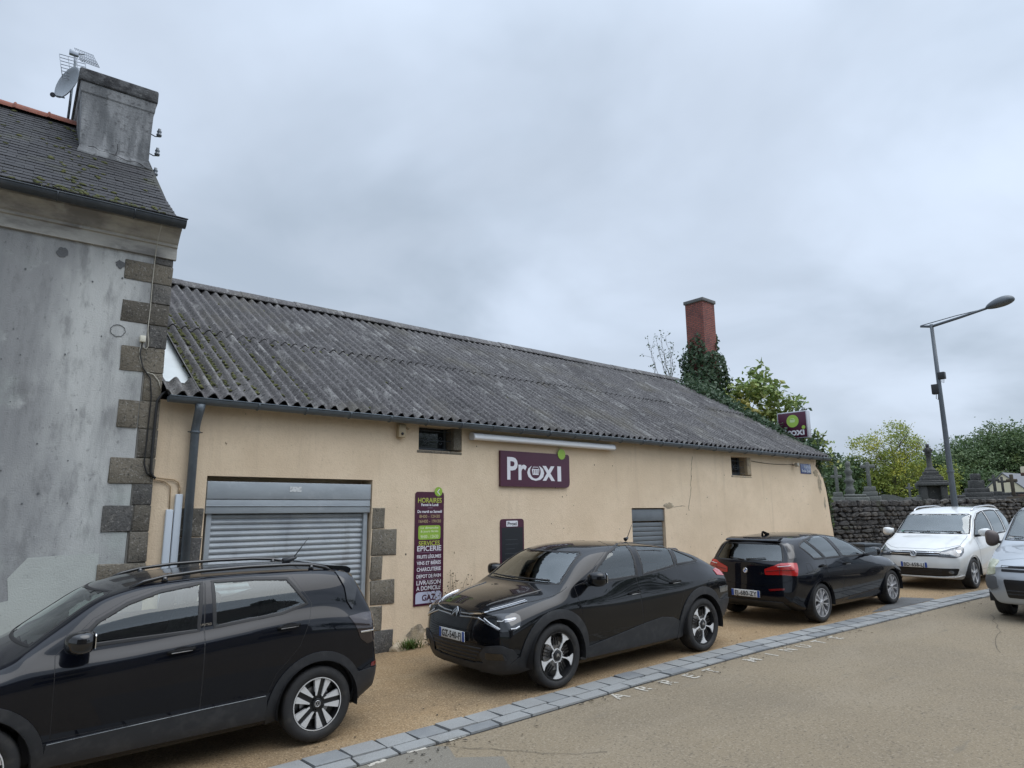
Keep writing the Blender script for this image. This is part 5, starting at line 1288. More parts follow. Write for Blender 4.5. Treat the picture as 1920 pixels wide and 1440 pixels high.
f3 = [(1.80, 8.95), (2.26, 8.95), (2.26, 13.3), (1.80, 13.3)]
mb.add([(p[0], p[1], rz(p[1]) - .035) for p in f3], [(0, 1, 2, 3)]); mb.build('flashing', mk('white_sheet', (.62, .66, .66), .5, space='w', layers=[((.5, .53, .53), 2, .4, .7, .6)]), roof)
mb = MB()
for k in range(15):
    x0 = 1.9 + k * 1.13; vs = []; s = 1.0 + .03 * (k % 2)
    prof = [(-.20, -.115), (-.17, -.075), (-.06, .02), (0, .045), (.06, .02), (.2, -.10)]
    for x, g in ((x0, 1.06), (x0 + 1.17, .98)):
        for a, b in prof: vs.append((x, 13.58 + a * g, 6.47 + b * g + .008 * math.sin(k * 5)))
    m6 = len(prof); mb.add(vs, [(q + 1, q, m6 + q, m6 + q + 1) for q in range(m6 - 1)] + [list(range(m6))], 0, False)
    mb.add([(p[0], p[1], p[2] - .014) for p in vs], [(q, q + 1, m6 + q + 1, m6 + q) for q in range(m6 - 1)])
mb.build('ridge_cap', fib, roof)
# gutter and downpipe
mb = MB(); GY, GZ = 8.585, 3.415; gutter_mesh(mb, 1.90, 18.78, GY, GZ, .072)
for k in range(25):
    x = 2.95 + k * .64; mb.tube([(x, GY + .077 * math.cos(a), GZ + .077 * math.sin(a)) for a in [math.pi + math.pi * q / 8 for q in range(9)]], .009, 6)
mb.build('gutter', zinc, SHP)
mb = MB(); px_ = 2.26
mb.tube([(px_, GY, GZ - .06), (px_, GY + .01, GZ - .13), (px_, GY + .09, GZ - .26), (px_, YW - .075, GZ - .36), (px_, YW - .075, -.1)], [.062, .055, .05, .05, .05], 16)
for z in (3.02, 1.4): mb.lathe([(.056, -.014), (.060, -.01), (.060, .01), (.056, .014)], 18, 'z', 0, Matrix.Translation((px_, YW - .075, z)))
mb.build('downpipe', zinc, SHP)
mb = MB()
for sx in (-1, 1): mb.tube([(px_ + sx * .06, YW - .075, 3.02), (px_ + sx * .085, YW - .075, 3.02)], .006, 6)
mb.build('pipe_clip', black_c, SHP)
# granite jambs of the shutter
mb = MB(); rq = random.Random(8)
def jamb(x0, z0, x1, z1):
    j = .005; o = len(mb.v); mb.bbox(x0 + j, YW - .012 - rq.uniform(0, .006), z0 + j, x1 - j, YW + .1, z1 - j, .016, rq.randrange(3))
    for q in range(o, len(mb.v)): v = mb.v[q]; mb.v[q] = (v[0] + rq.uniform(-.012, .012), v[1] + rq.uniform(-.004, .004), v[2] + rq.uniform(-.009, .009))
for (z1, z0, w_) in ((2.11, 1.80, .215), (1.80, 1.42, .415), (1.42, 1.09, .195), (1.09, .74, .40), (.74, .40, .21), (.40, .03, .40)): jamb(4.745, z0, 4.745 + w_, z1)
mb.build('shutter_jamb', stone_m, SHP, sharp=40); mb = MB()
for (z1, z0, w_) in ((2.11, 1.76, .27), (1.76, 1.36, .27), (1.36, 1.0, .3), (1.0, .6, .27), (.6, .2, .3)): jamb(2.455 - w_, z0, 2.455, z1)
mb.build('shutter_jamb', stone_m, SHP, sharp=40)
# roller shutter
galv = mk('galvanised', (.34, .375, .40), .5, .2, space='w', layers=[((.28, .31, .335), 2.2, .4, .7, .7, (1, 1, 3)), ((.42, .45, .47), 8, .55, .75, .5)])
galv_l = mk('shutter_slats', (.38, .41, .43), .5, .3, space='w', layers=[((.22, .23, .23), 5, .52, .72, .6, (1.6, 1, .12)), ((.25, .28, .31), 1.5, .4, .7, .7)])
for x in (2.50, 4.64): mb = MB(); mb.box(x, YW + .05, -.2, x + .06, YW + .12, 2.04); mb.build('shutter_guide', galv, SHP)
mb = MB(); mb.bbox(2.475, YW + .012, 2.215, 4.725, YW + .3, 2.435, .006); mb.bbox(2.475, YW + .020, 2.035, 4.725, YW + .3, 2.21, .006); mb.bbox(2.475, YW + .008, 2.125, 4.725, YW + .022, 2.135, .003); mb.build('shutter_housing', galv, SHP)
mb = MB(); vs = []; z = 2.03; prof = []
while z > -.15: prof += [(0.0, z), (-.012, z - .012), (-.017, z - .030), (-.013, z - .048), (-.002, z - .058), (.004, z - .066)]; z -= .072
for x in (2.55, 4.65): vs += [(x, YW + .10 + a, b) for a, b in prof]
m6 = len(prof); mb.add(vs, [(q, m6 + q, m6 + q + 1, q + 1) for q in range(m6 - 1)], 0, False); mb.build('shutter_slats', galv_l, SHP)
mb = MB(); mb.box(3.52, YW + .008, 2.315, 3.68, YW + .0125, 2.385); mb.build('sticker', mk('sticker_white', (.6, .62, .62), .5, layers=[((.3, .32, .33), 30, .5, .6, .7)]), SHP)
# small shutter further along
mb = MB(); mb.bbox(10.49, YW + .03, 1.82, 11.55, YW + .28, 2.055, .006)
z = 1.79
while z > .2: mb.bbox(10.52, YW + .05, z - .088, 11.52, YW + .075, z, .012); z -= .092
mb.build('window_shutter', mk('grey_shutter', (.145, .165, .18), .5, layers=[((.11, .125, .14), 3, .4, .7, .6)], space='w'), SHP)
# barred windows under the eaves
iron = mk('window_iron', (.07, .085, .10), .6, .2); darkp = mk('dark_pane', (.012, .015, .02), .12, coat=.4)
def spiral(cx, cz, r, s, up, y):
    return [(cx + s * r * (1 - .75 * k / 14) * math.cos(k / 14 * 4.6), y, cz + up * r * (1 - .75 * k / 14) * math.sin(k / 14 * 4.6)) for k in range(15)]
for x0, z0, x1, z1 in holes[2:]:
    w0 = bpy.data.objects.new('window', None); link(w0, SHP)
    mb = MB(); mb.box(x0 + .0, YW + .24, z0, x1 - .02, YW + .25, z1); mb.build('pane', darkp, w0)
    xr_ = x1 - .17; mb = MB()
    mb.box(x0 + .02, YW + .21, z0 + .02, x0 + .06, YW + .24, z1); mb.box(xr_ - .04, YW + .21, z0 + .02, xr_, YW + .24, z1); mb.box(x0 + .06, YW + .21, z0 + .02, xr_ - .04, YW + .24, z0 + .06); mb.build('frame', mk('window_frame', (.05, .06, .07), .5), w0)
    mb = MB(); yg = YW + .10; zc = (z0 + z1) / 2 - .02; xc = (x0 + xr_) / 2
    for z in (zc - .14, zc, zc + .15): mb.tube([(x0 + .03, yg, z), (x1 - .02, yg, z)], .006, 6)
    for x in (x0 + .05, xr_ + .02): mb.tube([(x, yg, z0 + .02), (x, yg, z1)], .006, 6)
    mb.tube([(xc + .10 * math.cos(a), yg, zc + .055 * math.sin(a)) for a in [2 * math.pi * k / 20 for k in range(21)]], .005, 5)
    for sx in (-1, 1):
        for up in (-1, 1): mb.tube(spiral(xc + sx * .15, zc + up * .035, .03, -sx, up, yg), .004, 5)
    mb.build('grille', iron, w0)
    mb = MB(); mb.bbox(x1 - .155, YW + .004, z0 + .03, x1 - .004, YW + .235, z1 - .002, .004); mb.bbox(x0 - .03, YW - .004, z0 - .045, x1 + .0, YW + .25, z0 - .002, .006); mb.build('sill', stone_m[1] if x0 < 10 else yel_d, w0)

# ------------------------------------------------------------------ signs and fittings on the shop front
purple = mk('sign_purple', (.062, .009, .030), .35, layers=[((.075, .014, .038), 3, .4, .7, .5)], space='w'); white_s = mk('sign_white', (.72, .72, .76), .4); green_s = mk('sign_green', (.27, .44, .05), .4); lime = mk('sign_lime', (.42, .48, .08), .4); tan_s = mk('sign_tan', (.42, .33, .17), .4)
def board_text(mb, txt, x, z, h, mi, y, w=None, bold=0., align='CENTER'):
    vs, fs = text_mesh(txt, h / .72, .0007, align, bold, 1.0)
    sx = (w / text_w(vs)) if w else 1
    mb.add([Vector((x + v.x * sx, y + v.y, z + v.z)) for v in vs], fs, mi)
# fascia sign
t = empty('shop_sign', (7.1, YW, 2.45), 0, 'purple name board with white letters and a green dot, below the white awning', 'sign')
mb = MB(); mb.prism(rounded([(0, 0), (1.63, 0), (1.63, .60), (0, .60)], [0, .10, .06, 0], 6), -.045, 0, 'y'); mb.build('board', purple, t)
mb = MB(); board_text(mb, 'Pr', .12, .125, .38, 0, -.047, .44, .012, 'LEFT'); board_text(mb, 'o', .585, .125, .38, 0, -.047, .40, .012, 'LEFT')
board_text(mb, 'x', .98, .125, .38, 0, -.047, .30, .012, 'LEFT'); board_text(mb, 'ı', 1.30, .125, .38, 0, -.047, .09, .016, 'LEFT'); mb.build('lettering', white_s, t)
mb = MB(); mb.prism(circle2(1.43, .60, .095, 28), -.0525, -.046, 'y'); mb.build('dot', green_s, t)
mb = MB(); mb.prism(circle2(.785, .27, .125, 26), -.0490, -.0475, 'y', 0)
bx = [(.70, .31), (.88, .31), (.86, .21), (.72, .21)]
mb.prism(bx, -.0500, -.0490, 'y', 1)
for k in range(3): mb.prism([(.735 + .05 * k, .295), (.755 + .05 * k, .295), (.752 + .05 * k, .228), (.738 + .05 * k, .228)], -.0505, -.0500, 'y', 0)
mb.tube([(.72, -.0495, .31), (.735, -.0495, .345), (.845, -.0495, .345), (.86, -.0495, .31)], .006, 6, 1); mb.build('basket_mark', [purple, white_s], t)
# opening-hours board
t = empty('opening_hours_board', (5.465, YW, .67), 0, 'tall purple opening-hours board with a green clock disc on top', 'sign')
W_, H_ = .52, 1.67
mb = MB(); mb.prism(rounded([(0, 0), (W_, 0), (W_, H_), (0, H_)], [0, .0, .05, .05], 5), -.012, 0, 'y'); mb.build('board', purple, t)
mb = MB(); cz0 = .67
rows = [('HORAIRES', 2.148, .095, 1, .43), ('Fermé le Lundi', 2.046, .050, 0, .31), ('Du mardi au Samedi', 1.915, .052, 0, .44), ('8H00 - 12H30', 1.830, .062, 2, .37), ('16H00 - 19H30', 1.740, .062, 2, .40), ('SERVICES', 1.335, .088, 1, .38), ('EPICERIE', 1.215, .098, 0, .43), ('FRUITS LÉGUMES', 1.100, .066, 0, .43), ('VINS ET BIÈRES', .985, .066, 0, .43), ('CHARCUTERIE', .872, .072, 0, .43), ('DEPOT DE PAIN', .756, .066, 0, .43), ('LIVRAISON', .640, .080, 0, .43), ('A DOMICILE', .552, .080, 0, .43)]
# row heights follow the photograph: HORAIRES near the top, then squeezed lines to GAZ at the foot
zz = {'HORAIRES': 1.508, 'Fermé le Lundi': 1.457, 'Du mardi au Samedi': 1.355, '8H00 - 12H30': 1.278, '16H00 - 19H30': 1.205, 'SERVICES': .868, 'EPICERIE': .788, 'FRUITS LÉGUMES': .680, 'VINS ET BIÈRES': .588, 'CHARCUTERIE': .494, 'DEPOT DE PAIN': .396, 'LIVRAISON': .298, 'A DOMICILE': .218}
for txt, _, h, mi, w_ in rows: board_text(mb, txt, W_ / 2, zz[txt] * 1.0, h * .78, mi, -.0125, w_, .0015 if mi != 2 else .0005)
mb.build('lettering', [white_s, lime, tan_s], t)
mb = MB()
for z in (.765, .655, .567, .470, .374): mb.box(.05, -.0132, z - .002, .47, -.0118, z + .002)
mb.box(.22, -.0132, 1.425, .31, -.0118, 1.431); mb.build('rule', mk('sign_rule', (.30, .22, .30), .5), t)
mb = MB(); mb.prism(rounded([(.06, .955), (.46, .955), (.46, 1.165), (.06, 1.165)], .04), -.0138, -.0118, 'y', 0)
for txt, z, h in (('Le dimanche', 1.115, .034), ('& jours fériés', 1.062, .034), ('9H00 - 12H30', .975, .05)): board_text(mb, txt, .26, z, h, 1, -.0142, .32, .0008)
mb.build('sunday_panel', [green_s, mk('sign_pale', (.65, .72, .45), .5)], t)
mb = MB(); mb.prism(rounded([(.03, .03), (.49, .03), (.49, .195), (.03, .195)], [.0, .06, .06, .06], 5), -.0138, -.0118, 'y', 0); board_text(mb, 'GAZ', .26, .07, .085, 1, -.0142, .24, .003); mb.build('gas_panel', [mk('sign_lilac', (.50, .53, .66), .4), purple], t)
mb = MB(); mb.prism(circle2(.415, 1.675, .072, 28), -.0150, -.0125, 'y', 0); mb.prism([(.388, 1.672), (.432, 1.722), (.441, 1.714), (.404, 1.672), (.443, 1.634), (.434, 1.626)], -.0160, -.0150, 'y', 1); mb.build('clock_disc', [green_s, white_s], t)
# chalkboard-like menu board
t = empty('menu_board', (7.115, YW, .55), 0, 'black menu board with a purple heading on the wall behind the sloping-roof car', 'sign')
mb = MB(); mb.prism(rounded([(0, 0), (.52, 0), (.52, 1.36), (0, 1.36)], [0, 0, .06, .06], 5), -.012, 0, 'y'); mb.build('board', purple, t)
mb = MB(); mb.prism([(.03, .02), (.49, .02), (.49, 1.22), (.03, 1.22)], -.0150, -.0118, 'y', 0); mb.build('slate', mk('board_black', (.012, .014, .018), .35), t)
mb = MB(); rb = random.Random(3)
for k in range(7): mb.box(.10 + rb.uniform(0, .03), -.0156, 1.02 - .075 * k, .36 + rb.uniform(-.06, .08), -.0148, 1.023 - .075 * k)
mb.build('rule', mk('chalk', (.12, .14, .15), .8), t)
mb = MB(); mb.prism(rounded([(.13, 1.235), (.38, 1.235), (.38, 1.33), (.13, 1.33)], .012), -.0150, -.0122, 'y', 0); board_text(mb, 'Proxi', .255, 1.255, .058, 1, -.0154, .20, .002); mb.build('heading', [white_s, ink], t)
# awning cassette
t = empty('awning', (6.48, YW, 3.25), 0, 'rolled-up white awning cassette under the gutter above the purple name board', 'awning')
wht = mk('awning_white', (.78, .79, .80), .35)
mb = MB(); mb.prism(rounded([(-.16, -.03), (-.13, -.065), (-.02, -.06), (0.0, .02), (-.03, .055), (-.13, .045)], .03, 5), 0, 3.42, 'x'); mb.build('cassette', wht, t, sharp=40)
for x in (-.012, 3.42): mb = MB(); mb.prism(rounded([(-.168, -.03), (-.135, -.072), (-.015, -.066), (0.005, .022), (-.03, .062), (-.135, .052)], .03, 5), x, x + .012, 'x'); mb.build('end_cap', mk('awning_cap', (.55, .56, .57), .4), t)
# siren / camera box
t = empty('alarm_siren', (5.18, YW, 3.24), 0, 'small beige alarm box with a lens high on the wall beside the barred window', 'alarm')
beige = mk('beige_box', (.42, .34, .22), .6)
mb = MB(); mb.bbox(-.075, -.10, -.10, .045, 0, .10, .012); mb.build('box', beige, t)
mb = MB(); mb.lathe([(.001, -.008), (.022, -.006), (.022, 0)], 14, 'y', 0, Matrix.Translation((-.02, -.1005, -.045))); mb.build('lens', ink, t)
mb = MB(); mb.tube([(.045, -.06, .04), (.085, -.07, .05), (.10, -.07, .035)], [.012, .012, .022], 8); mb.build('sensor', beige, t)
# street name plate
t = empty('street_nameplate', (17.78, YW, 3.10), 0, 'small blue enamel street nameplate near the far end of the ochre wall', 'street sign')
mb = MB(); mb.bbox(-.29, -.014, -.135, .29, 0, .135, .008); mb.build('plate', mk('enamel_blue', (.035, .065, .20), .25, coat=.5), t)
mb = MB(); board_text(mb, 'RUE', 0, .02, .07, 0, -.016, .16, .002); board_text(mb, 'Émile Zola', 0, -.09, .07, 0, -.016, .46, .002)
mb.build('lettering', mk('enamel_white', (.6, .65, .72), .3), t)
t = empty('wall_lamp', (17.1, YW, 3.18), 0, 'tiny wall-mounted floodlight beside the blue nameplate', 'lamp')
mb = MB(); mb.tube([(0, 0, 0), (0, -.08, .0)], .012, 8); mb.build('bracket', zinc_d, t); mb = MB(); mb.bbox(-.05, -.16, -.05, .05, -.07, .05, .015); mb.build('lamp_head', mk('lamp_beige', (.35, .33, .28), .5), t)
t = empty('cable', (0, 0, 0), 0, 'dark cable sagging along the wall top right of the far barred window', 'cable')
mb = MB(); mb.tube([(15.05 + 2.05 * k / 10, YW - .012, 3.20 - .035 * math.sin(math.pi * k / 10)) for k in range(11)], .006, 5); mb.build('wire', black_c, t)
# white trunking at the left end
grey_t = mk('trunking_grey', (.50, .55, .60), .45)
t = empty('cable_trunking', (2.155, YW, 0), 0, 'pair of pale grey cable trunkings beside the zinc downpipe', 'trunking')
mb = MB(); mb.bbox(-.045, -.055, .2, .035, 0, 2.27, .01); mb.build('trunking', grey_t, t)
mb = MB(); mb.bbox(-.135, -.045, .2, -.055, 0, 2.09, .01); mb.build('trunking', grey_t, t)
t = empty('cable', (0, 0, 0), 0, 'tan painted cables running from the house corner into the pale trunking', 'cable')
mb = MB(); mb.tube([(1.86, YW - .03, 2.46), (1.98, YW - .022, 2.45), (2.08, YW - .02, 2.44), (2.13, YW - .02, 2.41), (2.15, YW - .02, 2.35), (2.15, YW - .02, 2.25)], .008, 6)
mb.tube([(1.86, YW - .03, 2.44), (1.98, YW - .02, 2.42), (2.05, YW - .018, 2.36), (2.06, YW - .018, 2.05)], .007, 6)
mb.tube([(2.15, YW - .02, 2.28), (2.15, YW - .02, 2.34)], .012, 8); mb.build('wire', tan_c, t)
# box sign on the gable
t = empty('box_sign', (18.9, 9.62, 4.46), 0, 'projecting purple and silver box sign with a green disc at the far roof edge', 'sign')
alum = mk('sign_frame', (.45, .46, .50), .4, .3)
mb = MB(); mb.bbox(-.0, -.46, -.40, .19, .46, .40, .015); mb.build('case', alum, t)
mb = MB(); mb.bbox(-.006, -.425, -.37, .004, .425, .37, .004); mb.build('face', mk('sign_purple_face', (.070, .008, .032), .3), t)
Mf = Matrix.Translation((-.007, 0, 0)) @ Matrix.Rotation(R(-90), 4, 'Z')
mb = MB(); mb.prism(circle2(.02, .12, .185, 30), -.004, 0, 'y', 0, Mf); mb.prism(circle2(.335, -.085, .055, 18), -.004, 0, 'y', 0, Mf)
mb.prism([(-.07, .16), (.10, .16), (.08, .08), (-.05, .08)], -.006, -.004, 'y', 1, Mf); mb.tube([Mf @ Vector(p) for p in ((-.05, -.005, .16), (-.03, -.005, .19), (.06, -.005, .19), (.08, -.005, .16))], .008, 6, 1); mb.build('disc', [mk('sign_green_b', (.36, .55, .09), .4), mk('sign_green_pale', (.6, .75, .4), .4)], t)
vs, fs = text_mesh('Proxı', .30, .001, bold=.008, M=Mf); w_ = .70
mb = MB(); vv = [Mf.inverted() @ v for v in vs]; w0_ = text_w(vv); mb.add([Mf @ Vector((v.x * w_ / w0_ + .0, v.y - .005, v.z - .30)) for v in vv], fs); mb.build('lettering', white_s, t)
mb = MB(); mb.tube([(.10, -.2, -.40), (.05, -.2, -.55), (-.30, -.1, -.62)], .02, 8); mb.tube([(.10, .2, -.40), (-.30, .25, -.45)], .02, 8); mb.build('bracket', zinc_d, t)
# ------------------------------------------------------------------ vegetation tools
def leaf_mat(name, c, c2, c3=None):
    m, nt = _new(name)
    o = N(nt, 'ShaderNodeOutputMaterial'); d = N(nt, 'ShaderNodeBsdfPrincipled'); t = N(nt, 'ShaderNodeBsdfTranslucent'); x = N(nt, 'ShaderNodeMixShader'); x.inputs[0].default_value = .25
    col = mix_col(nt, noise_fac(nt, 1.4, .35, .65, space='w'), tuple(c), tuple(c2))
    if c3: col = mix_col(nt, noise_fac(nt, .45, .50, .66, space='w'), col, tuple(c3), .8)
    nt.links.new(col, d.inputs['Base Color']); nt.links.new(col, t.inputs['Color']); d.inputs['Roughness'].default_value = .55
    nt.links.new(d.outputs[0], x.inputs[1]); nt.links.new(t.outputs[0], x.inputs[2]); nt.links.new(x.outputs[0], o.inputs[0]); MATS[name] = m; return m
bark = mk('bark', (.07, .058, .045), .95, layers=[((.11, .10, .085), 8, .4, .7, .7)], bump=(20, .8, .03), space='w')
def leaf(vs, fs, p, s, rnd, n=None, broad=.55):
    """one folded leaf of four corners"""
    a = Vector((rnd.gauss(0, 1), rnd.gauss(0, 1), rnd.gauss(0, .7))).normalized()
    b = a.cross(Vector((rnd.gauss(0, 1), rnd.gauss(0, 1), rnd.gauss(0, 1)))).normalized()
    if n is not None: b = (n.cross(a)).normalized(); a = (a + Vector((0, 0, -.5))).normalized()
    o = len(vs); c = a.cross(b) * s * .12
    vs += [p - a * s * .5, p + b * s * broad * .5 + c, p + a * s * .5, p - b * s * broad * .5 + c]; fs.append((o, o + 1, o + 2, o + 3))
def crown(name, blobs, nclump, per, clump_r, size, mats, parent, rnd, shell=.45, loose=0.):
    """leaf clumps spread through ellipsoids: (centre, radii)"""
    mb = MB(); tot = sum(b[1][0] * b[1][1] * b[1][2] for b in blobs)
    for c, r in blobs:
        for k in range(max(3, int(nclump * (r[0] * r[1] * r[2]) / tot))):
            d = Vector((rnd.gauss(0, 1), rnd.gauss(0, 1), rnd.gauss(0, 1))).normalized(); q = rnd.random() ** shell
            if d.z < -.3 and rnd.random() < .5: d.z = -d.z
            cc = Vector(c) + Vector((d.x * r[0] * q, d.y * r[1] * q, d.z * r[2] * q)); vs, fs = [], []
            cr = clump_r * rnd.uniform(.6, 1.35); nn = int(per * rnd.uniform(.5, 1.4))
            for _ in range(nn):
                leaf(vs, fs, cc + Vector((rnd.gauss(0, cr), rnd.gauss(0, cr), rnd.gauss(0, cr * .75))), size * rnd.uniform(.6, 1.3), rnd)
            mb.add(vs, fs, rnd.randrange(len(mats)))
    return mb.build(name, mats, parent)
def limbs(mb, base, top, r0, rnd, nb=7, spread=1.5, sub=2):
    base, top = Vector(base), Vector(top); L = (top - base).length; pts = [base + (top - base) * (k / 6) + Vector((rnd.gauss(0, .03 * L), rnd.gauss(0, .03 * L), 0)) * (k > 0) for k in range(7)]
    mb.tube(pts, [r0 * (1 - .75 * k / 6) for k in range(7)], 8)
    for b in range(nb):
        t = rnd.uniform(.3, .95); i = int(t * 6); p = pts[i]; a = 2.4 * b + rnd.random()
        d = Vector((math.cos(a) * spread, math.sin(a) * spread, rnd.uniform(.5, 1.3))); ln = L * rnd.uniform(.3, .5) * (1.2 - .6 * t); d = d.normalized() * ln
        q = [p, p + d * .4 + Vector((0, 0, .05 * L)), p + d * .75 + Vector((0, 0, .10 * L)), p + d + Vector((0, 0, .16 * L))]
        mb.tube(q, [r0 * .45 * (1 - t * .6), r0 * .3 * (1 - t * .6), r0 * .18 * (1 - t * .5), r0 * .06], 6)
        for s in range(sub):
            e = q[2 if s else 1]; dd = Vector((rnd.gauss(0, 1), rnd.gauss(0, 1), rnd.uniform(.2, 1.2))).normalized() * ln * .5
            mb.tube([e, e + dd * .5 + Vector((0, 0, .03 * L)), e + dd], [r0 * .14, r0 * .09, r0 * .03], 5)
def tree(name, label, cat, loc, blobs, trunk_top, r0, nclump, per, clump_r, size, mats, seed, group=None, shell=.45, nb=8, sub=2):
    rnd = random.Random(seed); t = empty(name, loc, 0, label, cat, group)
    mb = MB(); limbs(mb, (0, 0, -.3), trunk_top, r0, rnd, nb, sub=sub); mb.build('trunk', bark, t)
    crown('crown', blobs, nclump, per, clump_r, size, mats, t, rnd, shell); return t
G_dark = [leaf_mat('leaf_dark_%d' % k, a, b, c) for k, (a, b, c) in enumerate([((0.076, 0.131, 0.055), (0.110, 0.169, 0.070), (0.150, 0.205, 0.081)), ((0.110, 0.169, 0.076), (0.150, 0.219, 0.094), (0.081, 0.138, 0.055)), ((0.164, 0.225, 0.105), (0.124, 0.186, 0.081), (0.205, 0.247, 0.081))])]
G_yel = [leaf_mat('leaf_gold_%d' % k, a, b, c) for k, (a, b, c) in enumerate([((0.448, 0.448, 0.079), (0.292, 0.347, 0.067), (0.583, 0.527, 0.090)), ((0.337, 0.369, 0.067), (0.224, 0.292, 0.063), (0.448, 0.425, 0.067)), ((0.202, 0.269, 0.063), (0.269, 0.324, 0.067), (0.359, 0.369, 0.067))])]
G_fig = [leaf_mat('leaf_fig_%d' % k, a, b, c) for k, (a, b, c) in enumerate([((0.191, 0.281, 0.079), (0.270, 0.350, 0.101), (0.451, 0.405, 0.112)), ((0.270, 0.327, 0.090), (0.191, 0.248, 0.079), (0.540, 0.451, 0.135)), ((0.124, 0.191, 0.063), (0.181, 0.248, 0.079), (0.337, 0.337, 0.101))])]
G_ivy = [leaf_mat('leaf_ivy_%d' % k, a, b) for k, (a, b) in enumerate([((0.036, 0.077, 0.036), (0.063, 0.109, 0.055)), ((0.058, 0.100, 0.055), (0.092, 0.136, 0.069)), ((0.100, 0.146, 0.082), (0.055, 0.092, 0.051))])]
# ------------------------------------------------------------------ trees beyond the wall
tree('golden_tree', 'round yellow-green tree with a thin airy top behind the stone crosses', 'tree', (64.6, 23.9, .8), [((-.3, .3, 3.2), (2.7, 2.6, 2.8)), ((.1, 0, 4.6), (2.3, 2.2, 1.8)), ((-1.3, 1.4, 6.3), (1.8, 1.7, 1.7)), ((.3, -.3, 7.1), (2.0, 1.8, 1.7)), ((1.1, -1.1, 5.6), (1.7, 1.6, 1.9)), ((1.7, -2.0, 3.2), (1.3, 1.3, 2.2))], (.3, 0, 7.2), .17, 620, 24, .30, .19, G_yel, 11, shell=.40, nb=16, sub=4)
tree('golden_shrub', 'yellow leafy shrub glowing to the right of the tall stone monument', 'shrub', (67.0, 20.9, .8), [((0, 0, 2.2), (1.3, 1.2, 2.0)), ((.5, -.5, 3.9), (.9, .8, 1.2))], (0, 0, 3.2), .08, 170, 24, .28, .18, G_yel, 12)
DT = [((62.5, 28.3, .8), 5.9, 2.9, 'dark evergreen rising directly right of the ochre shop end'), ((65.0, 27.0, .8), 4.7, 2.3, 'low dark tree filling the gap left of the yellow-green tree'), ((70.5, 24.6, .8), 5.2, 2.6, 'dark tree half hidden behind the yellow-green tree'), ((71.0, 21.3, .8), 6.4, 2.9, 'dark green tree with its crown behind the street lamp pole'), ((74.5, 19.6, .8), 8.0, 3.4, 'tall dark tree just right of the street lamp pole'), ((76.5, 17.1, .8), 9.2, 3.6, 'tallest dark tree with pale flecks above the cream gable'), ((79.0, 14.6, .8), 8.6, 3.6, 'broad dark tree at the far right edge of the cemetery'), ((70.5, 19.0, .8), 4.4, 2.4, 'shaded lower tree between the lamp pole and cream gable')]
for k, (p, h, r, lb) in enumerate(DT):
    tree('dark_tree', lb, 'tree', p, [((0, 0, h * .50), (r, r, h * .45)), ((-r * .35, r * .35, h * .72), (r * .65, r * .65, h * .26)), ((r * .3, -r * .35, h * .78), (r * .6, r * .6, h * .24))], (0, 0, h * .8), .2, int(220 + 50 * r * h / 3), 24, .40, .26, G_dark, 40 + k, 'dark trees beyond the cemetery')
rndv = random.Random(77)
tree('fig_tree', 'leafy fig tree with yellowing leaves rising behind the shop roof beside the box sign', 'tree', (23.2, 12.7, .5), [((-.35, .3, 5.5), (.95, .9, 1.15)), ((-.1, .1, 4.5), (1.05, .9, .8)), ((.45, -.3, 5.2), (.65, .6, .75)), ((-.4, .2, 6.35), (.55, .5, .5)), ((-1.2, .8, 4.9), (.5, .5, .7))], (0, 0, 4.6), .10, 125, 17, .17, .25, G_fig, 21, shell=.38, nb=9, sub=2)
tree('leafy_shrub', 'small yellow-green shrub below the box sign at the roof end', 'shrub', (20.2, 9.75, .4), [((0, 0, 3.55), (.5, .45, .55)), ((.35, -.25, 3.15), (.45, .35, .4)), ((-.2, .1, 4.5), (.12, .12, .5))], (0, 0, 3.5), .05, 42, 16, .11, .16, [G_fig[0], G_fig[1], G_ivy[2]], 22, nb=0)
# ivy-clad brick chimney
mm, nt = _new('old_brick'); MATS['old_brick'] = mm
o_ = N(nt, 'ShaderNodeOutputMaterial'); p_ = N(nt, 'ShaderNodeBsdfPrincipled'); br = N(nt, 'ShaderNodeTexBrick'); g_ = N(nt, 'ShaderNodeTexCoord'); sx = N(nt, 'ShaderNodeSeparateXYZ'); ad = N(nt, 'ShaderNodeMath', operation='ADD'); cb = N(nt, 'ShaderNodeCombineXYZ')
nt.links.new(g_.outputs['Object'], sx.inputs[0]); nt.links.new(sx.outputs[0], ad.inputs[0]); nt.links.new(sx.outputs[1], ad.inputs[1]); nt.links.new(ad.outputs[0], cb.inputs[0]); nt.links.new(sx.outputs[2], cb.inputs[1]); nt.links.new(cb.outputs[0], br.inputs['Vector'])
br.inputs['Scale'].default_value = 1; br.inputs['Brick Width'].default_value = .23; br.inputs['Row Height'].default_value = .075; br.inputs['Mortar Size'].default_value = .010; br.inputs['Mortar Smooth'].default_value = .2
br.inputs['Color1'].default_value = (.29, .095, .072, 1); br.inputs['Color2'].default_value = (.23, .072, .06, 1); br.inputs['Mortar'].default_value = (.10, .085, .08, 1)
nt.links.new(mix_col(nt, noise_fac(nt, 2.2, .45, .7), br.outputs['Color'], (.09, .05, .05), .6), p_.inputs['Base Color']); p_.inputs['Roughness'].default_value = .9
bp = N(nt, 'ShaderNodeBump'); bp.inputs['Distance'].default_value = .02; bp.invert = True; nt.links.new(br.outputs['Fac'], bp.inputs['Height']); nt.links.new(bp.outputs[0], p_.inputs['Normal']); nt.links.new(p_.outputs[0], o_.inputs[0])
t = empty('brick_chimney', (21.68, 14.22, 4.5), 0, 'tall red brick chimney with a grey cap rising from ivy behind the shop roof', 'chimney')
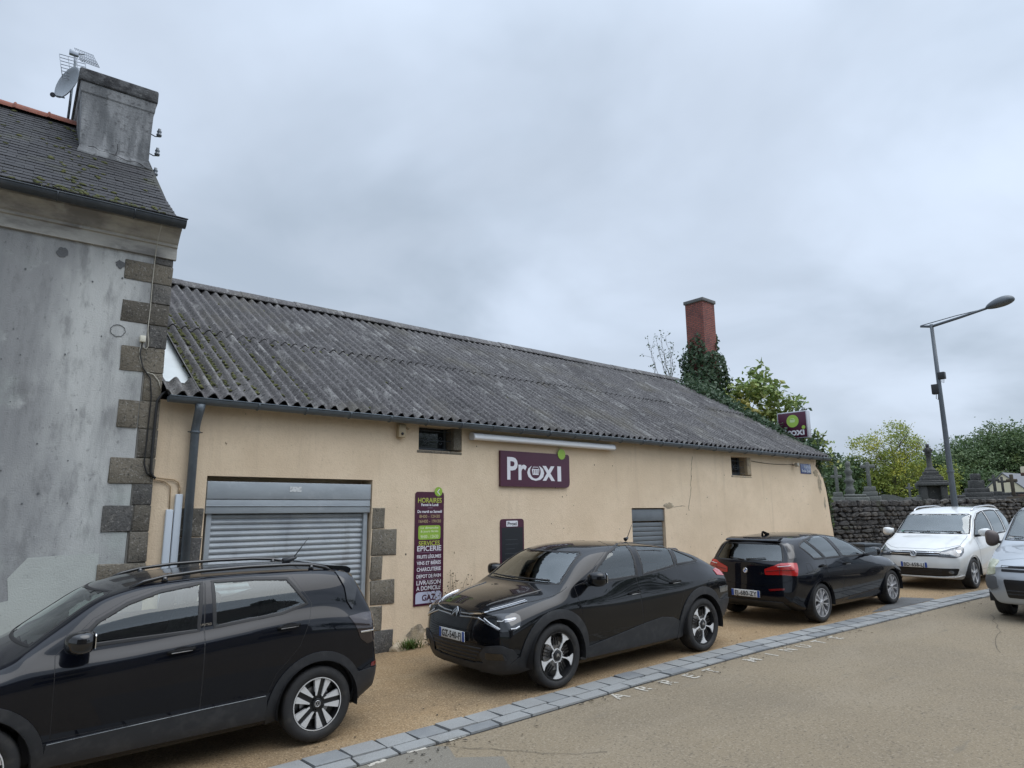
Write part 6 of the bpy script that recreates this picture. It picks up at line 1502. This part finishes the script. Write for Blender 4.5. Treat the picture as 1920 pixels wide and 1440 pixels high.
mb = MB(); mb.box(0, 0, -4, .80, .80, 5.52); mb.box(-.05, -.05, -4, .85, .85, 2.6); mb.build('stack', mm, t)
mb = MB(); mb.bbox(-.05, -.05, 5.521, .85, .85, 5.66, .02); mb.build('cap', mk('concrete_cap', (.14, .14, .14), .9, layers=[((.10, .10, .10), 4, .45, .7, .7)], space='w'), t)
t = empty('ivy', (21.9, 14.4, 4.5), 0, 'dark ivy clothing the lower half of the red brick chimney', 'ivy'); rnd = random.Random(31); vs, fs = [], []; mb = MB()
for k in range(7500):
    z = rnd.random() ** 1.15 * 4.3; a = rnd.uniform(0, 6.283); w_ = .50 + .10 * math.sin(3 * a + z * 2) + max(0, 2.4 - z) * .22 + (.10 if z < 3.4 else -.03 * (z - 3.4) * 3)
    if z > 3.5 and math.sin(2.2 * a + 1) < (z - 3.5) * 1.6 - .3: continue
    p = Vector((.2 + w_ * max(-1, min(1, 1.25 * math.cos(a))) + rnd.gauss(0, .06), .2 + w_ * max(-1, min(1, 1.25 * math.sin(a))) + rnd.gauss(0, .06), z)); vs, fs = [], []
    leaf(vs, fs, p, rnd.uniform(.11, .19), rnd, Vector((math.cos(a), math.sin(a), .2)), .85); mb.add(vs, fs, rnd.choice([0, 0, 1, 1, 2]))
mb.build('foliage', G_ivy, t)
mb = MB(); mb.tube([(-.35, -.2, -4), (-.25, -.15, 1), (-.2, -.05, 2.6), (-.12, -.02, 3.6)], [.05, .04, .03, .01], 6); mb.build('stem', bark, t)
t = empty('ivy', (18.7, 11.0, 4.9), 0, 'ivy spilling over the sloping roof edge towards the box sign', 'ivy'); mb = MB()
for k in range(3400):
    u = rnd.random() ** .9; y = 13.3 - u * 4.3; z = rz(y) - .02; w_ = .10 + .34 * (1 - u) + .05 * math.sin(y * 9)
    p = Vector((rnd.gauss(.10, .16 + .12 * (1 - u)) + .03 * math.sin(y * 5), y - 11.0 + rnd.gauss(0, .05), z - 4.9 + abs(rnd.gauss(0, w_ * .55)) - .05)); vs, fs = [], []
    leaf(vs, fs, p, rnd.uniform(.08, .15), rnd, None, .8); mb.add(vs, fs, rnd.choice([0, 0, 1, 1, 2]))
mb.build('foliage', G_ivy, t)
mb = MB(); mb.tube([(.1, 2.2, 1.3), (.12, 0, .02), (.1, -1.4, -.78), (.15, -1.9, -1.05)], [.03, .03, .02, .01], 6); mb.build('stem', bark, t)
t = empty('ivy', (18.95, 8.82, .6), 0, 'ivy climbing over the rounded shoulder of the ochre wall end', 'ivy'); mb = MB()
for k in range(1500):
    z = .9 + 2.1 * (1 - rnd.random() ** 1.7); xe = np.interp(z + .6, [1.2, 1.7, 2.2, 2.6, 2.9, 3.1, 3.6], [19.12, 19.03, 18.96, 18.9, 18.8, 18.62, 18.5]) - 18.95
    p = Vector((xe + abs(rnd.gauss(0, .05 + .07 * (z / 3))) - (.12 * rnd.random() if z > 2.2 else 0), rnd.uniform(-.06, .5), z)); vs, fs = [], []
    leaf(vs, fs, p, rnd.uniform(.06, .13), rnd, None, .8); mb.add(vs, fs, rnd.choice([0, 1, 2]))
mb.build('foliage', [G_ivy[0], G_ivy[1], G_fig[2]], t)
mb = MB(); mb.tube([(.22, -.02, -.5), (.14, -.02, .6), (.05, -.015, 1.6), (-.12, -.012, 2.3), (-.3, -.012, 2.5)], [.02, .02, .015, .01, .004], 6); mb.build('stem', bark, t)
t = empty('bare_shrub', (21.0, 15.2, 6.2), 0, 'thin half-bare twigs standing left of the red brick chimney', 'shrub'); mb = MB(); lv, lf = [], []; rnd = random.Random(5)
for k in range(9):
    x = rnd.uniform(-.6, .5); p = Vector((x, rnd.uniform(-.2, .3), 0)); q = [p.copy()]; d = Vector((rnd.uniform(-.35, .1), 0, 1))
    for s in range(7): p = p + d * rnd.uniform(.22, .42) + Vector((rnd.gauss(0, .08), rnd.gauss(0, .05), 0)); q.append(p.copy())
    mb.tube(q, [.016 - .0018 * s for s in range(8)], 5)
    for s in range(2, 8):
        e = q[s] + Vector((rnd.gauss(0, .22), rnd.gauss(0, .1), rnd.uniform(.05, .25))); mb.tube([q[s], e], [.006, .003], 4)
        for _ in range(4): leaf(lv, lf, e + Vector((rnd.gauss(0, .06), rnd.gauss(0, .05), rnd.gauss(0, .06))), .10, rnd)
mb.build('twigs', bark, t); mb = MB(); mb.add(lv, lf); mb.build('foliage', [G_ivy[1]], t)
# growth at the foot of the shop wall
t = empty('dry_climber', (6.0, YW - .03, .05), 0, 'withered brown climber on the bare wall foot between the two nearest cars', 'plant'); mb = MB(); rnd = random.Random(15); lv, lf, gv, gf = [], [], [], []
for k in range(30):
    x = rnd.uniform(-.18, .34); q = [Vector((x, 0, -.05))]; h = rnd.uniform(.35, 1.15); lean = rnd.uniform(-.25, .30)
    for s in range(1, 9): q.append(Vector((x + lean * (s / 8) ** 1.5 + rnd.gauss(0, .012), -rnd.uniform(0, .025), h * s / 8)))
    mb.tube(q, [.005 - .0004 * s for s in range(9)], 4)
    for s in range(1, 9):
        for _ in range(3): leaf(lv, lf, q[s] + Vector((rnd.gauss(0, .035), -abs(rnd.gauss(0, .02)), rnd.gauss(0, .035))), rnd.uniform(.022, .042), rnd)
for k in range(700): leaf(lv, lf, Vector((rnd.gauss(-.05, .14), -abs(rnd.gauss(0, .07)), abs(rnd.gauss(0, .10)) - .02)), rnd.uniform(.03, .06), rnd, None, .3)
for k in range(260): leaf(gv, gf, Vector((rnd.gauss(.33, .08), -abs(rnd.gauss(0, .05)), abs(rnd.gauss(.06, .08)))), rnd.uniform(.03, .05), rnd)
brown = mk('dry_leaf', (.075, .055, .032), .95, layers=[((.13, .10, .06), 20, .45, .65, .8)], space='w')
mb.build('stems', brown, t); mb = MB(); mb.add(lv, lf); mb.build('dry_foliage', brown, t); mb = MB(); mb.add(gv, gf); mb.build('green_foliage', [G_fig[2]], t)
t = empty('grass_tuft', (5.35, YW - .08, gz(5.35)), 0, 'green weed tuft at the foot of the granite jamb', 'plant'); vs, fs = [], []; rnd = random.Random(8)
for k in range(160):
    a = rnd.uniform(0, 6.28); l = rnd.uniform(.06, .20); p = Vector((rnd.gauss(0, .09), rnd.gauss(0, .03), 0)); d = Vector((math.cos(a) * .7, math.sin(a) * .5 - .2, .8)) * l; s = Vector((-math.sin(a), math.cos(a), 0)) * .008; o = len(vs)
    vs += [p - s, p + s, p + d * .6 + s * .8, p + d, p + d * .6 - s * .8]; fs.append((o, o + 1, o + 2, o + 3, o + 4))
mb = MB(); mb.add(vs, fs); mb.build('blades', [leaf_mat('weed', (.10, .16, .03), (.07, .12, .025))], t)
t = empty('rubble', (5.22, YW - .06, gz(5.2)), 0, 'pale lump of broken masonry at the foot of the granite jamb', 'stone'); bm = bmesh.new(); bmesh.ops.create_icosphere(bm, subdivisions=3, radius=.12)
for v in bm.verts: v.co = Vector((v.co.x * 1.3, v.co.y * .6, v.co.z * .9)) * (1 + .35 * mnoise.noise(v.co * 9))
mb = MB(); mb.bm(bm, 0, True); mb.build('lump', yel_d, t)
# ------------------------------------------------------------------ cemetery wall
rub = [mk('rubble_%d' % k, c, .95, space='w', layers=[((.025, .024, .023), 5.0, .42, .62, .85), ((.17, .165, .15), 14, .58, .72, .75), ((.05, .06, .028), 1.2, .56, .72, .7)], bump=(24, .9, .03)) for k, c in enumerate([(.085, .080, .076), (.062, .058, .056), (.115, .105, .094)])]
P = [(18.75, 9.12), (24.0, 8.0), (29.8, 6.78), (45, 3.0), (62, -2)]
t = empty('stone_wall', (0, 0, 0), 0, 'dark rubble stone cemetery wall running right from the ochre shop', 'wall')
mb = MB(); st = MB(); rnd = random.Random(61)
for (a, b) in zip(P[:-1], P[1:]):
    a, b = Vector((a[0], a[1], 0)), Vector((b[0], b[1], 0)); L = (b - a).length; d = (b - a).normalized(); n = Vector((d.y, -d.x, 0)); ang = math.atan2(d.y, d.x)
    zt0 = 2.27 + (a.x - 18.75) * .006; zt1 = 2.27 + (b.x - 18.75) * .006
    vs = [a + n * .0, b + n * .0, b - n * .5, a - n * .5]; mb.add([(v.x, v.y, -.5) for v in vs] + [(v.x, v.y, z) for v, z in zip(vs, (zt0 - .03, zt1 - .03, zt1 - .03, zt0 - .03))], [(0, 1, 5, 4), (4, 5, 6, 7), (1, 2, 6, 5), (2, 3, 7, 6), (3, 0, 4, 7)])
    if a.x > 40: continue
    z = .1
    while z < zt0 - .05:
        h = rnd.uniform(.075, .17); u = -rnd.random() * .3
        if z + h > zt0 - .12: h = zt0 - z
        while u < L:
            l = rnd.uniform(.10, .36) * (1.5 if h > .13 else 1); cxy = a + d * (u + l / 2) + n * (.02 + rnd.uniform(-.02, .03)); zz = z + (cxy.x - a.x) * .006
            m_ = Matrix.Translation((cxy.x, cxy.y, zz + h / 2)) @ Matrix.Rotation(ang, 4, 'Z') @ Matrix.Rotation(rnd.gauss(0, .10), 4, 'Y')
            k_ = rnd.randrange(6, 9); ph = rnd.random(); ol = []
            for q in range(k_):
                t_ = 2 * math.pi * (q + ph + rnd.uniform(-.25, .25)) / k_; c_, s_ = math.cos(t_), math.sin(t_); e_ = max(abs(c_), abs(s_)) * rnd.uniform(.92, 1.10)
                ol.append((c_ / e_ * (l / 2 - .008), s_ / e_ * (h / 2 - .004)))
            dp = rnd.uniform(.02, .06); vs = [m_ @ Vector((p[0], .05, p[1])) for p in ol] + [m_ @ Vector((p[0] * .97, -dp * .6, p[1] * .95)) for p in ol] + [m_ @ Vector((p[0] * .70 + rnd.uniform(-.01, .01), -dp - rnd.uniform(0, .02), p[1] * .66 + rnd.uniform(-.01, .01))) for p in ol]
            fs = [(q + k_ * w_, (q + 1) % k_ + k_ * w_, (q + 1) % k_ + k_ * (w_ + 1), q + k_ * (w_ + 1)) for q in range(k_) for w_ in (0, 1)] + [[q + 2 * k_ for q in range(k_)]]
            st.add(vs, fs, rnd.randrange(3), False); u += l * .97
        z += h
mb.build('core', mk('wall_mortar', (.030, .028, .027), 1., space='w'), t); st.build('stonework', rub, t)
# ------------------------------------------------------------------ cemetery monuments
gran = mk('monument_granite', (.085, .085, .082), .95, layers=[((.045, .045, .045), 1.5, .42, .68, .8), ((.19, .19, .175), 9, .56, .72, .7)], bump=(18, .7, .02), space='w')
gran_l = mk('monument_pale', (.15, .155, .145), .95, layers=[((.11, .115, .105), 1.5, .42, .68, .8), ((.30, .31, .28), 9, .56, .72, .7)], bump=(18, .7, .02), space='w')
rust = mk('rusty_cross', (.10, .055, .035), .9, layers=[((.06, .05, .045), 8, .4, .7, .7)], space='w')
ZG = .75
def tier(mb, s): # (half width, z0, z1)
    for w_, z0, z1 in s: mb.bbox(-w_, -w_, z0, w_, w_, z1, min(.03, w_ * .3))
t = empty('calvary', (34.0, 11.05, ZG), R(-65), 'tall tiered stone calvary topped by a carved cross-head in the cemetery', 'monument')
mb = MB(); tier(mb, [(.52, 0, 1.2), (.46, 1.2, 1.55)])
for sx in (-1, 1):
    for sy in (-1, 1): mb.bbox(sx * .38 - .13, sy * .38 - .13, 1.55, sx * .38 + .13, sy * .38 + .13, 2.25, .03)
mb.bbox(-.3, -.3, 1.55, .3, .3, 2.25, .03); mb.build('pedestal', gran, t)
mb = MB(); tier(mb, [(.62, 2.25, 2.40), (.55, 2.40, 2.48), (.42, 2.48, 2.66), (.36, 2.66, 2.74), (.29, 2.74, 2.90), (.22, 2.90, 2.98)]); mb.build('tiered_cap', gran, t)
mb = MB(); mb.lathe([(.22, 2.98), (.16, 3.06), (.115, 3.12), (.10, 3.6), (.15, 3.66), (.15, 3.70)], 16, 'z'); mb.build('shaft', gran, t)
mb = MB(); mb.bbox(-.13, -.09, 3.70, .13, .09, 3.98, .04); mb.bbox(-.20, -.06, 3.80, .20, .06, 3.90, .03); mb.bbox(-.07, -.07, 3.98, .07, .07, 4.14, .03); mb.tube([(0, -.11, 3.72), (0, -.13, 3.85), (0, -.11, 3.97)], [.05, .06, .04], 8); mb.build('carved_head', gran, t)
def cross(mb, z0, h, w_, th, arm=.68):
    mb.bbox(-th, -th * .8, z0, th, th * .8, z0 + h, th * .4); mb.bbox(-w_ / 2, -th * .7, z0 + h * arm - th, w_ / 2, th * .7, z0 + h * arm + th, th * .4)
def monument(name, loc, label, tiers, ch, cw, th, mat, rz_=R(-68), group=None, arm=.68):
    t = empty(name, loc, rz_, label, 'monument', group); mb = MB(); tier(mb, tiers); mb.build('pedestal', mat, t); mb = MB(); cross(mb, tiers[-1][2], ch, cw, th, arm); mb.build('cross', mat, t); return t
monument('cross_monument', (31.8, 12.85, ZG), 'pale stone cross on a stepped block left of the yellow-green tree', [(.42, 0, 1.80), (.30, 1.80, 2.02), (.24, 2.02, 2.24)], 1.10, .60, .08, gran_l, arm=.82)
monument('cross_monument', (30.6, 13.75, ZG), 'pale knobbly stone cross nearest the ochre shop end', [(.26, 0, 1.8), (.19, 1.8, 2.0)], 1.15, .46, .07, gran_l, arm=.6)
t = empty('statue_monument', (31.3, 13.5, ZG), R(20), 'slim carved stone column with leafy tiers beside the knobbly cross', 'monument'); mb = MB()
mb.lathe([(.24, 0), (.24, 1.7), (.20, 1.75), (.18, 2.0), (.24, 2.08), (.16, 2.2), (.15, 2.4), (.24, 2.5), (.14, 2.62), (.12, 2.8), (.19, 2.92), (.10, 3.05), (.09, 3.2), (.13, 3.28), (.02, 3.42)], 14, 'z'); mb.build('column', gran_l, t)
monument('grave_cross', (33.3, 11.75, ZG), 'small upright grave cross left of the tall calvary', [(.22, 0, 1.75)], .62, .30, .05, gran_l, group=None)
monument('grave_cross', (33.6, 11.45, ZG), 'small pale grave cross touching the calvary base', [(.25, 0, 1.78), (.14, 1.78, 1.86)], .46, .28, .05, gran_l)
t = empty('grave_slab', (32.6, 12.3, ZG), R(-65), 'tilted pale grave slab low between the crosses', 'gravestone'); mb = MB()
mb.prism(rounded([(-.75, 1.5), (.75, 1.5), (.72, 1.62), (.1, 1.86), (-.3, 1.90), (-.65, 1.82)], .06), -.35, .35, 'y'); mb.box(-.8, -.4, 0, .8, .4, 1.5); mb.build('slab', gran_l, t)
t = empty('grave_monument', (36.0, 9.9, ZG), R(25), 'broad stepped dark tomb right of the street lamp pole', 'monument'); mb = MB(); tier(mb, [(.62, 0, 1.75), (.52, 1.75, 1.95), (.42, 1.95, 2.15), (.28, 2.15, 2.50), (.18, 2.50, 2.80)]); mb.build('tomb', gran, t)
monument('grave_cross', (36.6, 9.35, ZG), 'dark ringed cross between the stepped tomb and cream gable', [(.35, 0, 1.8), (.22, 1.8, 2.0)], .75, .42, .06, gran)
monument('grave_cross', (37.0, 9.15, ZG), 'dark slender cross just left of the cream gable', [(.3, 0, 1.8), (.2, 1.8, 1.95)], .72, .34, .05, gran)
monument('grave_cross', (36.9, 8.75, ZG), 'stone cross standing in front of the cream gable', [(.40, 0, 1.75)], 1.0, .42, .07, mk('cross_brown', (.085, .07, .05), .95, layers=[((.05, .045, .04), 6, .4, .7, .7)], space='w'), arm=.72)
monument('grave_cross', (37.2, 8.2, ZG), 'rust-brown cross at the right edge before the cream gable', [(.45, 0, 1.85)], 1.05, .5, .075, rust, arm=.85)
for k, (x, y, h, lb) in enumerate([(34.9, 10.55, 1.72, 'low dark grave block right of the calvary'), (31.05, 13.2, 1.78, 'low pale grave block between the knobbly cross and column'), (37.6, 8.6, 1.85, 'wide low grave block below the cream gable')]):
    t = empty('grave_block', (x, y, ZG), R(-65), lb, 'gravestone'); mb = MB(); mb.bbox(-.55, -.3, 0, .55, .3, h, .05); mb.bbox(-.45, -.25, h, .45, .25, h + .12, .04); mb.build('block', gran if k != 1 else gran_l, t)
# cream house far behind
t = empty('cream_house', (66.3, 16.3, .6), R(-5), 'far cream gable-ended house with a slate roof beyond the cemetery', 'house'); crm = mk('cream_wall', (.74, .66, .50), .9, layers=[((.66, .58, .44), .5, .4, .7, .6)], space='w')
mb = MB(); gp = [(-1.7, -1), (1.7, -1), (1.7, 2.55), (0, 4.1), (-1.7, 2.55)]
mb.add([(0, p[0], p[1]) for p in gp] + [(9, p[0], p[1]) for p in gp], [(4, 3, 2, 1, 0), (5, 6, 7, 8, 9), (0, 1, 6, 5), (1, 2, 7, 6), (4, 0, 5, 9)]); mb.build('wall', crm, t)
mb = MB()
for s in (-1, 1): mb.prism([(s * 1.95, 2.35), (s * 1.95, 2.45), (0, 4.24), (0, 4.13)], -.06, 9.3, 'x')
mb.build('roof', mk('far_slate', (.16, .165, .18), .7), t); mb = MB(); mb.box(5.1, -.35, 3.8, 5.9, .35, 4.9); mb.build('chimney', crm, t)
# ------------------------------------------------------------------ street lamp, bin
lampm = mk('lamp_grey', (.095, .11, .125), .5, .3, layers=[((.14, .155, .17), 2, .45, .7, .5)], space='w')
t = empty('street_lamp', (20.92, 6.31, gz(20.9)), 0, 'tall grey street lamp with an oval head leaning over the road behind the white car', 'street lamp')
zb_ = gz(20.9); HT = 7.1 - zb_
mb = MB(); mb.tube([(0, 0, -.1), (0, 0, .9), (0, 0, 2.5), (0, 0, 4.6), (0, 0, HT + .06)], [.088, .085, .073, .058, .045], 16); mb.lathe([(.088, 2.55), (.094, 2.58), (.088, 2.61)], 16, 'z'); mb.build('pole', lampm, t)
mb = MB(); mb.tube([(0, .28, HT + .06), (0, 0, HT), (0, -.7, HT + .10), (0, -1.36, HT + .21)], [.03, .04, .036, .032], 10); mb.tube([(0, .28, HT + .08), (0, -.6, HT + .17), (0, -1.15, HT + .20)], .012, 6); mb.build('arm', lampm, t)
bm = bmesh.new(); bmesh.ops.create_uvsphere(bm, u_segments=24, v_segments=14, radius=1)
for v in bm.verts: k = 1 - .35 * v.co.y * .6; v.co = Vector((v.co.x * .18 * k, v.co.y * .34, v.co.z * (.16 if v.co.z > 0 else .10) * k))
bmesh.ops.transform(bm, matrix=Matrix.Translation((0, -1.66, HT + .27)) @ Matrix.Rotation(R(-10), 4, 'X'), verts=bm.verts); mb = MB(); mb.bm(bm, 0, True); mb.build('lamp_head', lampm, t)
for z, sy, s in ((5.30 - zb_, .10, .10), (5.66 - zb_, -.09, .07)):
    mb = MB(); mb.bbox(-.07, sy - .09, z - s * 1.4, .07, sy + .09, z + s * 1.4, .015); mb.tube([(0, sy, z - s * 1.4), (.02, sy + .02, z - s * 2.6), (0, sy - .03, z - s * 3), (0, sy - .05, z - s)], .008, 5); mb.build('control_box', mk('box_black', (.02, .022, .025), .5), t)
mb = MB(); mb.lathe([(.20, 0), (.20, .03), (.13, .05), (.12, .12)], 16, 'z'); mb.build('base', lampm, t)
t = empty('litter_bin', (16.15, 6.78, gz(16.1)), R(-20), 'dark grey square litter bin beside the white car bonnet', 'bin')
bm_ = mk('bin_grey', (.045, .055, .065), .5, layers=[((.07, .08, .09), 5, .45, .7, .5)], space='w')
mb = MB(); mb.bbox(-.24, -.24, .05, .24, .24, .88, .02); mb.build('bin_body', bm_, t); mb = MB(); mb.bbox(-.255, -.255, .88, .255, .255, .935, .012); mb.box(-.15, -.15, .936, .15, .15, .938); mb.build('rim', bm_, t)
# ------------------------------------------------------------------ across the street (seen only as reflections)
def row_house(x0, x1, y0, eav, rid, wallm, label):
    t = empty('row_house', ((x0 + x1) / 2, y0, .0), 0, label, 'house'); w_ = (x1 - x0) / 2; d = 7.5
    mb = MB(); gp = [(0, -1), (0, eav), (-d / 2, rid), (-d, eav), (-d, -1)]
    mb.add([(-w_, p[0], p[1]) for p in gp] + [(w_, p[0], p[1]) for p in gp], [(0, 1, 2, 3, 4), (9, 8, 7, 6, 5), (1, 0, 5, 6), (4, 3, 8, 9)]); mb.build('wall', wallm, t)
    mb = MB()
    for a, b in (((.35, eav - .2), (-d / 2, rid + .12)), ((-d - .35, eav - .2), (-d / 2, rid + .12))): mb.prism([a, b, (b[0], b[1] - .12), (a[0], a[1] - .12)], -w_ - .1, w_ + .1, 'x')
    mb.build('roof', slate_m[0], t)
    for sx in (-1, 1): mb = MB(); mb.box(sx * (w_ - .5) - .4, -d / 2 - .9, rid - .6, sx * (w_ - .5) + .4, -d / 2 + .9, rid + 1.3); mb.build('chimney', chim_m, t)
    n = max(2, int(w_)); 
    for k in range(n):
        for z in (.9, 3.5):
            x = -w_ + (k + .5) * 2 * w_ / n; mb = MB(); mb.box(x - .5, -.01, z, x + .5, .02, z + 1.3); mb.build('window', darkp, t)
row_house(-13, -2.5, -6.9, 6.3, 10.2, mk('row_wall_grey', (.22, .21, .19), .9), 'grey slate-roofed house across the street')
row_house(-2.3, 7.5, -7.2, 5.6, 9.0, mk('row_wall_cream', (.34, .30, .24), .9), 'cream slate-roofed house across the street')
for k, (p, h, r) in enumerate([((11.0, -8.5, .3), 5.5, 2.3), ((16.0, -9.5, .5), 7.0, 2.8), ((21.5, -10.5, .6), 6.2, 2.6)]):
    tree('roadside_tree', ['small round tree across the street', 'larger round tree across the street', 'farthest round tree across the street'][k], 'tree', p, [((0, 0, h * .58), (r, r, h * .38)), ((r * .3, 0, h * .8), (r * .6, r * .6, h * .22))], (0, 0, h * .75), .16, 90, 20, .4, .34, G_dark, 90 + k)
w = bpy.data.worlds.new('World'); scene.world = w; w.use_nodes = True
nt = w.node_tree; nt.nodes.clear()
out = N(nt, 'ShaderNodeOutputWorld'); bg = N(nt, 'ShaderNodeBackground'); bg.inputs['Strength'].default_value = .1
nt.links.new(bg.outputs[0], out.inputs[0])
sky = N(nt, 'ShaderNodeTexSky', sky_type='NISHITA'); sky.sun_disc = False; sky.sun_elevation = R(64); sky.sun_rotation = R(150); sky.air_density = 1.2; sky.dust_density = 4
tc = N(nt, 'ShaderNodeTexCoord'); sp = N(nt, 'ShaderNodeSeparateXYZ'); nt.links.new(tc.outputs['Generated'], sp.inputs[0])
def math_(op, a, b=None, clamp=False):
    n = N(nt, 'ShaderNodeMath', operation=op); n.use_clamp = clamp
    for i, q in enumerate((a, b)):
        if q is None: continue
        if isinstance(q, (int, float)): n.inputs[i].default_value = q
        else: nt.links.new(q, n.inputs[i])
    return n.outputs[0]
den = math_('ADD', math_('MAXIMUM', sp.outputs['Z'], 0.), .32)
cx, cy = math_('DIVIDE', sp.outputs['X'], den), math_('DIVIDE', sp.outputs['Y'], den)
cv = N(nt, 'ShaderNodeCombineXYZ'); nt.links.new(cx, cv.inputs[0]); nt.links.new(cy, cv.inputs[1]); cv.inputs[2].default_value = 3.1
def nz(sc, det, lo, hi, off=(0, 0, 0)):
    mp = N(nt, 'ShaderNodeMapping'); mp.inputs['Location'].default_value = off; nt.links.new(cv.outputs[0], mp.inputs[0])
    t = N(nt, 'ShaderNodeTexNoise'); t.inputs['Scale'].default_value = sc; t.inputs['Detail'].default_value = det; t.inputs['Roughness'].default_value = .5; t.inputs['Distortion'].default_value = .35
    nt.links.new(mp.outputs[0], t.inputs['Vector'])
    mr = N(nt, 'ShaderNodeMapRange', interpolation_type='SMOOTHSTEP'); mr.inputs['From Min'].default_value = lo; mr.inputs['From Max'].default_value = hi
    nt.links.new(t.outputs['Fac'], mr.inputs['Value']); return mr.outputs[0]
A = nz(1.25, 5, .36, .66); B = nz(2.6, 6, .38, .68, (4, 2, 0))
c = mix_col(nt, A, (5.35, 6.15, 7.35), (3.55, 4.2, 5.05))
c = mix_col(nt, B, c, (4.45, 5.1, 6.05), .6)
# the sheet of cloud is brighter overhead and behind the camera
up = N(nt, 'ShaderNodeMapRange', interpolation_type='SMOOTHSTEP'); up.inputs['From Min'].default_value = .55; up.inputs['From Max'].default_value = 1.0
up.inputs['To Min'].default_value = 1.0; up.inputs['To Max'].default_value = 2.3; nt.links.new(sp.outputs['Z'], up.inputs['Value'])
dt = N(nt, 'ShaderNodeVectorMath', operation='DOT_PRODUCT'); nt.links.new(tc.outputs['Generated'], dt.inputs[0]); dt.inputs[1].default_value = Vector((.30, -.78, .55)).normalized()
gl = N(nt, 'ShaderNodeMapRange', interpolation_type='SMOOTHSTEP'); gl.inputs['From Min'].default_value = .05; gl.inputs['From Max'].default_value = 1.0; gl.inputs['To Min'].default_value = 1.0; gl.inputs['To Max'].default_value = 1.5; nt.links.new(dt.outputs['Value'], gl.inputs['Value'])
upg = math_('MULTIPLY', up.outputs[0], gl.outputs[0])
vm = N(nt, 'ShaderNodeVectorMath', operation='SCALE'); nt.links.new(c, vm.inputs[0]); nt.links.new(upg, vm.inputs['Scale'])
mx = N(nt, 'ShaderNodeMix', data_type='RGBA'); mx.inputs['Factor'].default_value = .92
nt.links.new(sky.outputs[0], mx.inputs[6]); nt.links.new(vm.outputs[0], mx.inputs[7]); nt.links.new(mx.outputs[2], bg.inputs['Color'])
sun = bpy.data.lights.new('sun', 'SUN'); sun.energy = 1.1; sun.angle = R(60); sun.color = (1, .96, .9)
so = bpy.data.objects.new('sun', sun); COL.objects.link(so)
el, az = R(64), R(150)
sd = Vector((math.sin(az) * math.cos(el), math.cos(az) * math.cos(el), math.sin(el)))     # towards the sun: behind the camera
so.rotation_euler = sd.to_track_quat('Z', 'Y').to_euler()
scene.view_settings.exposure = 0.42
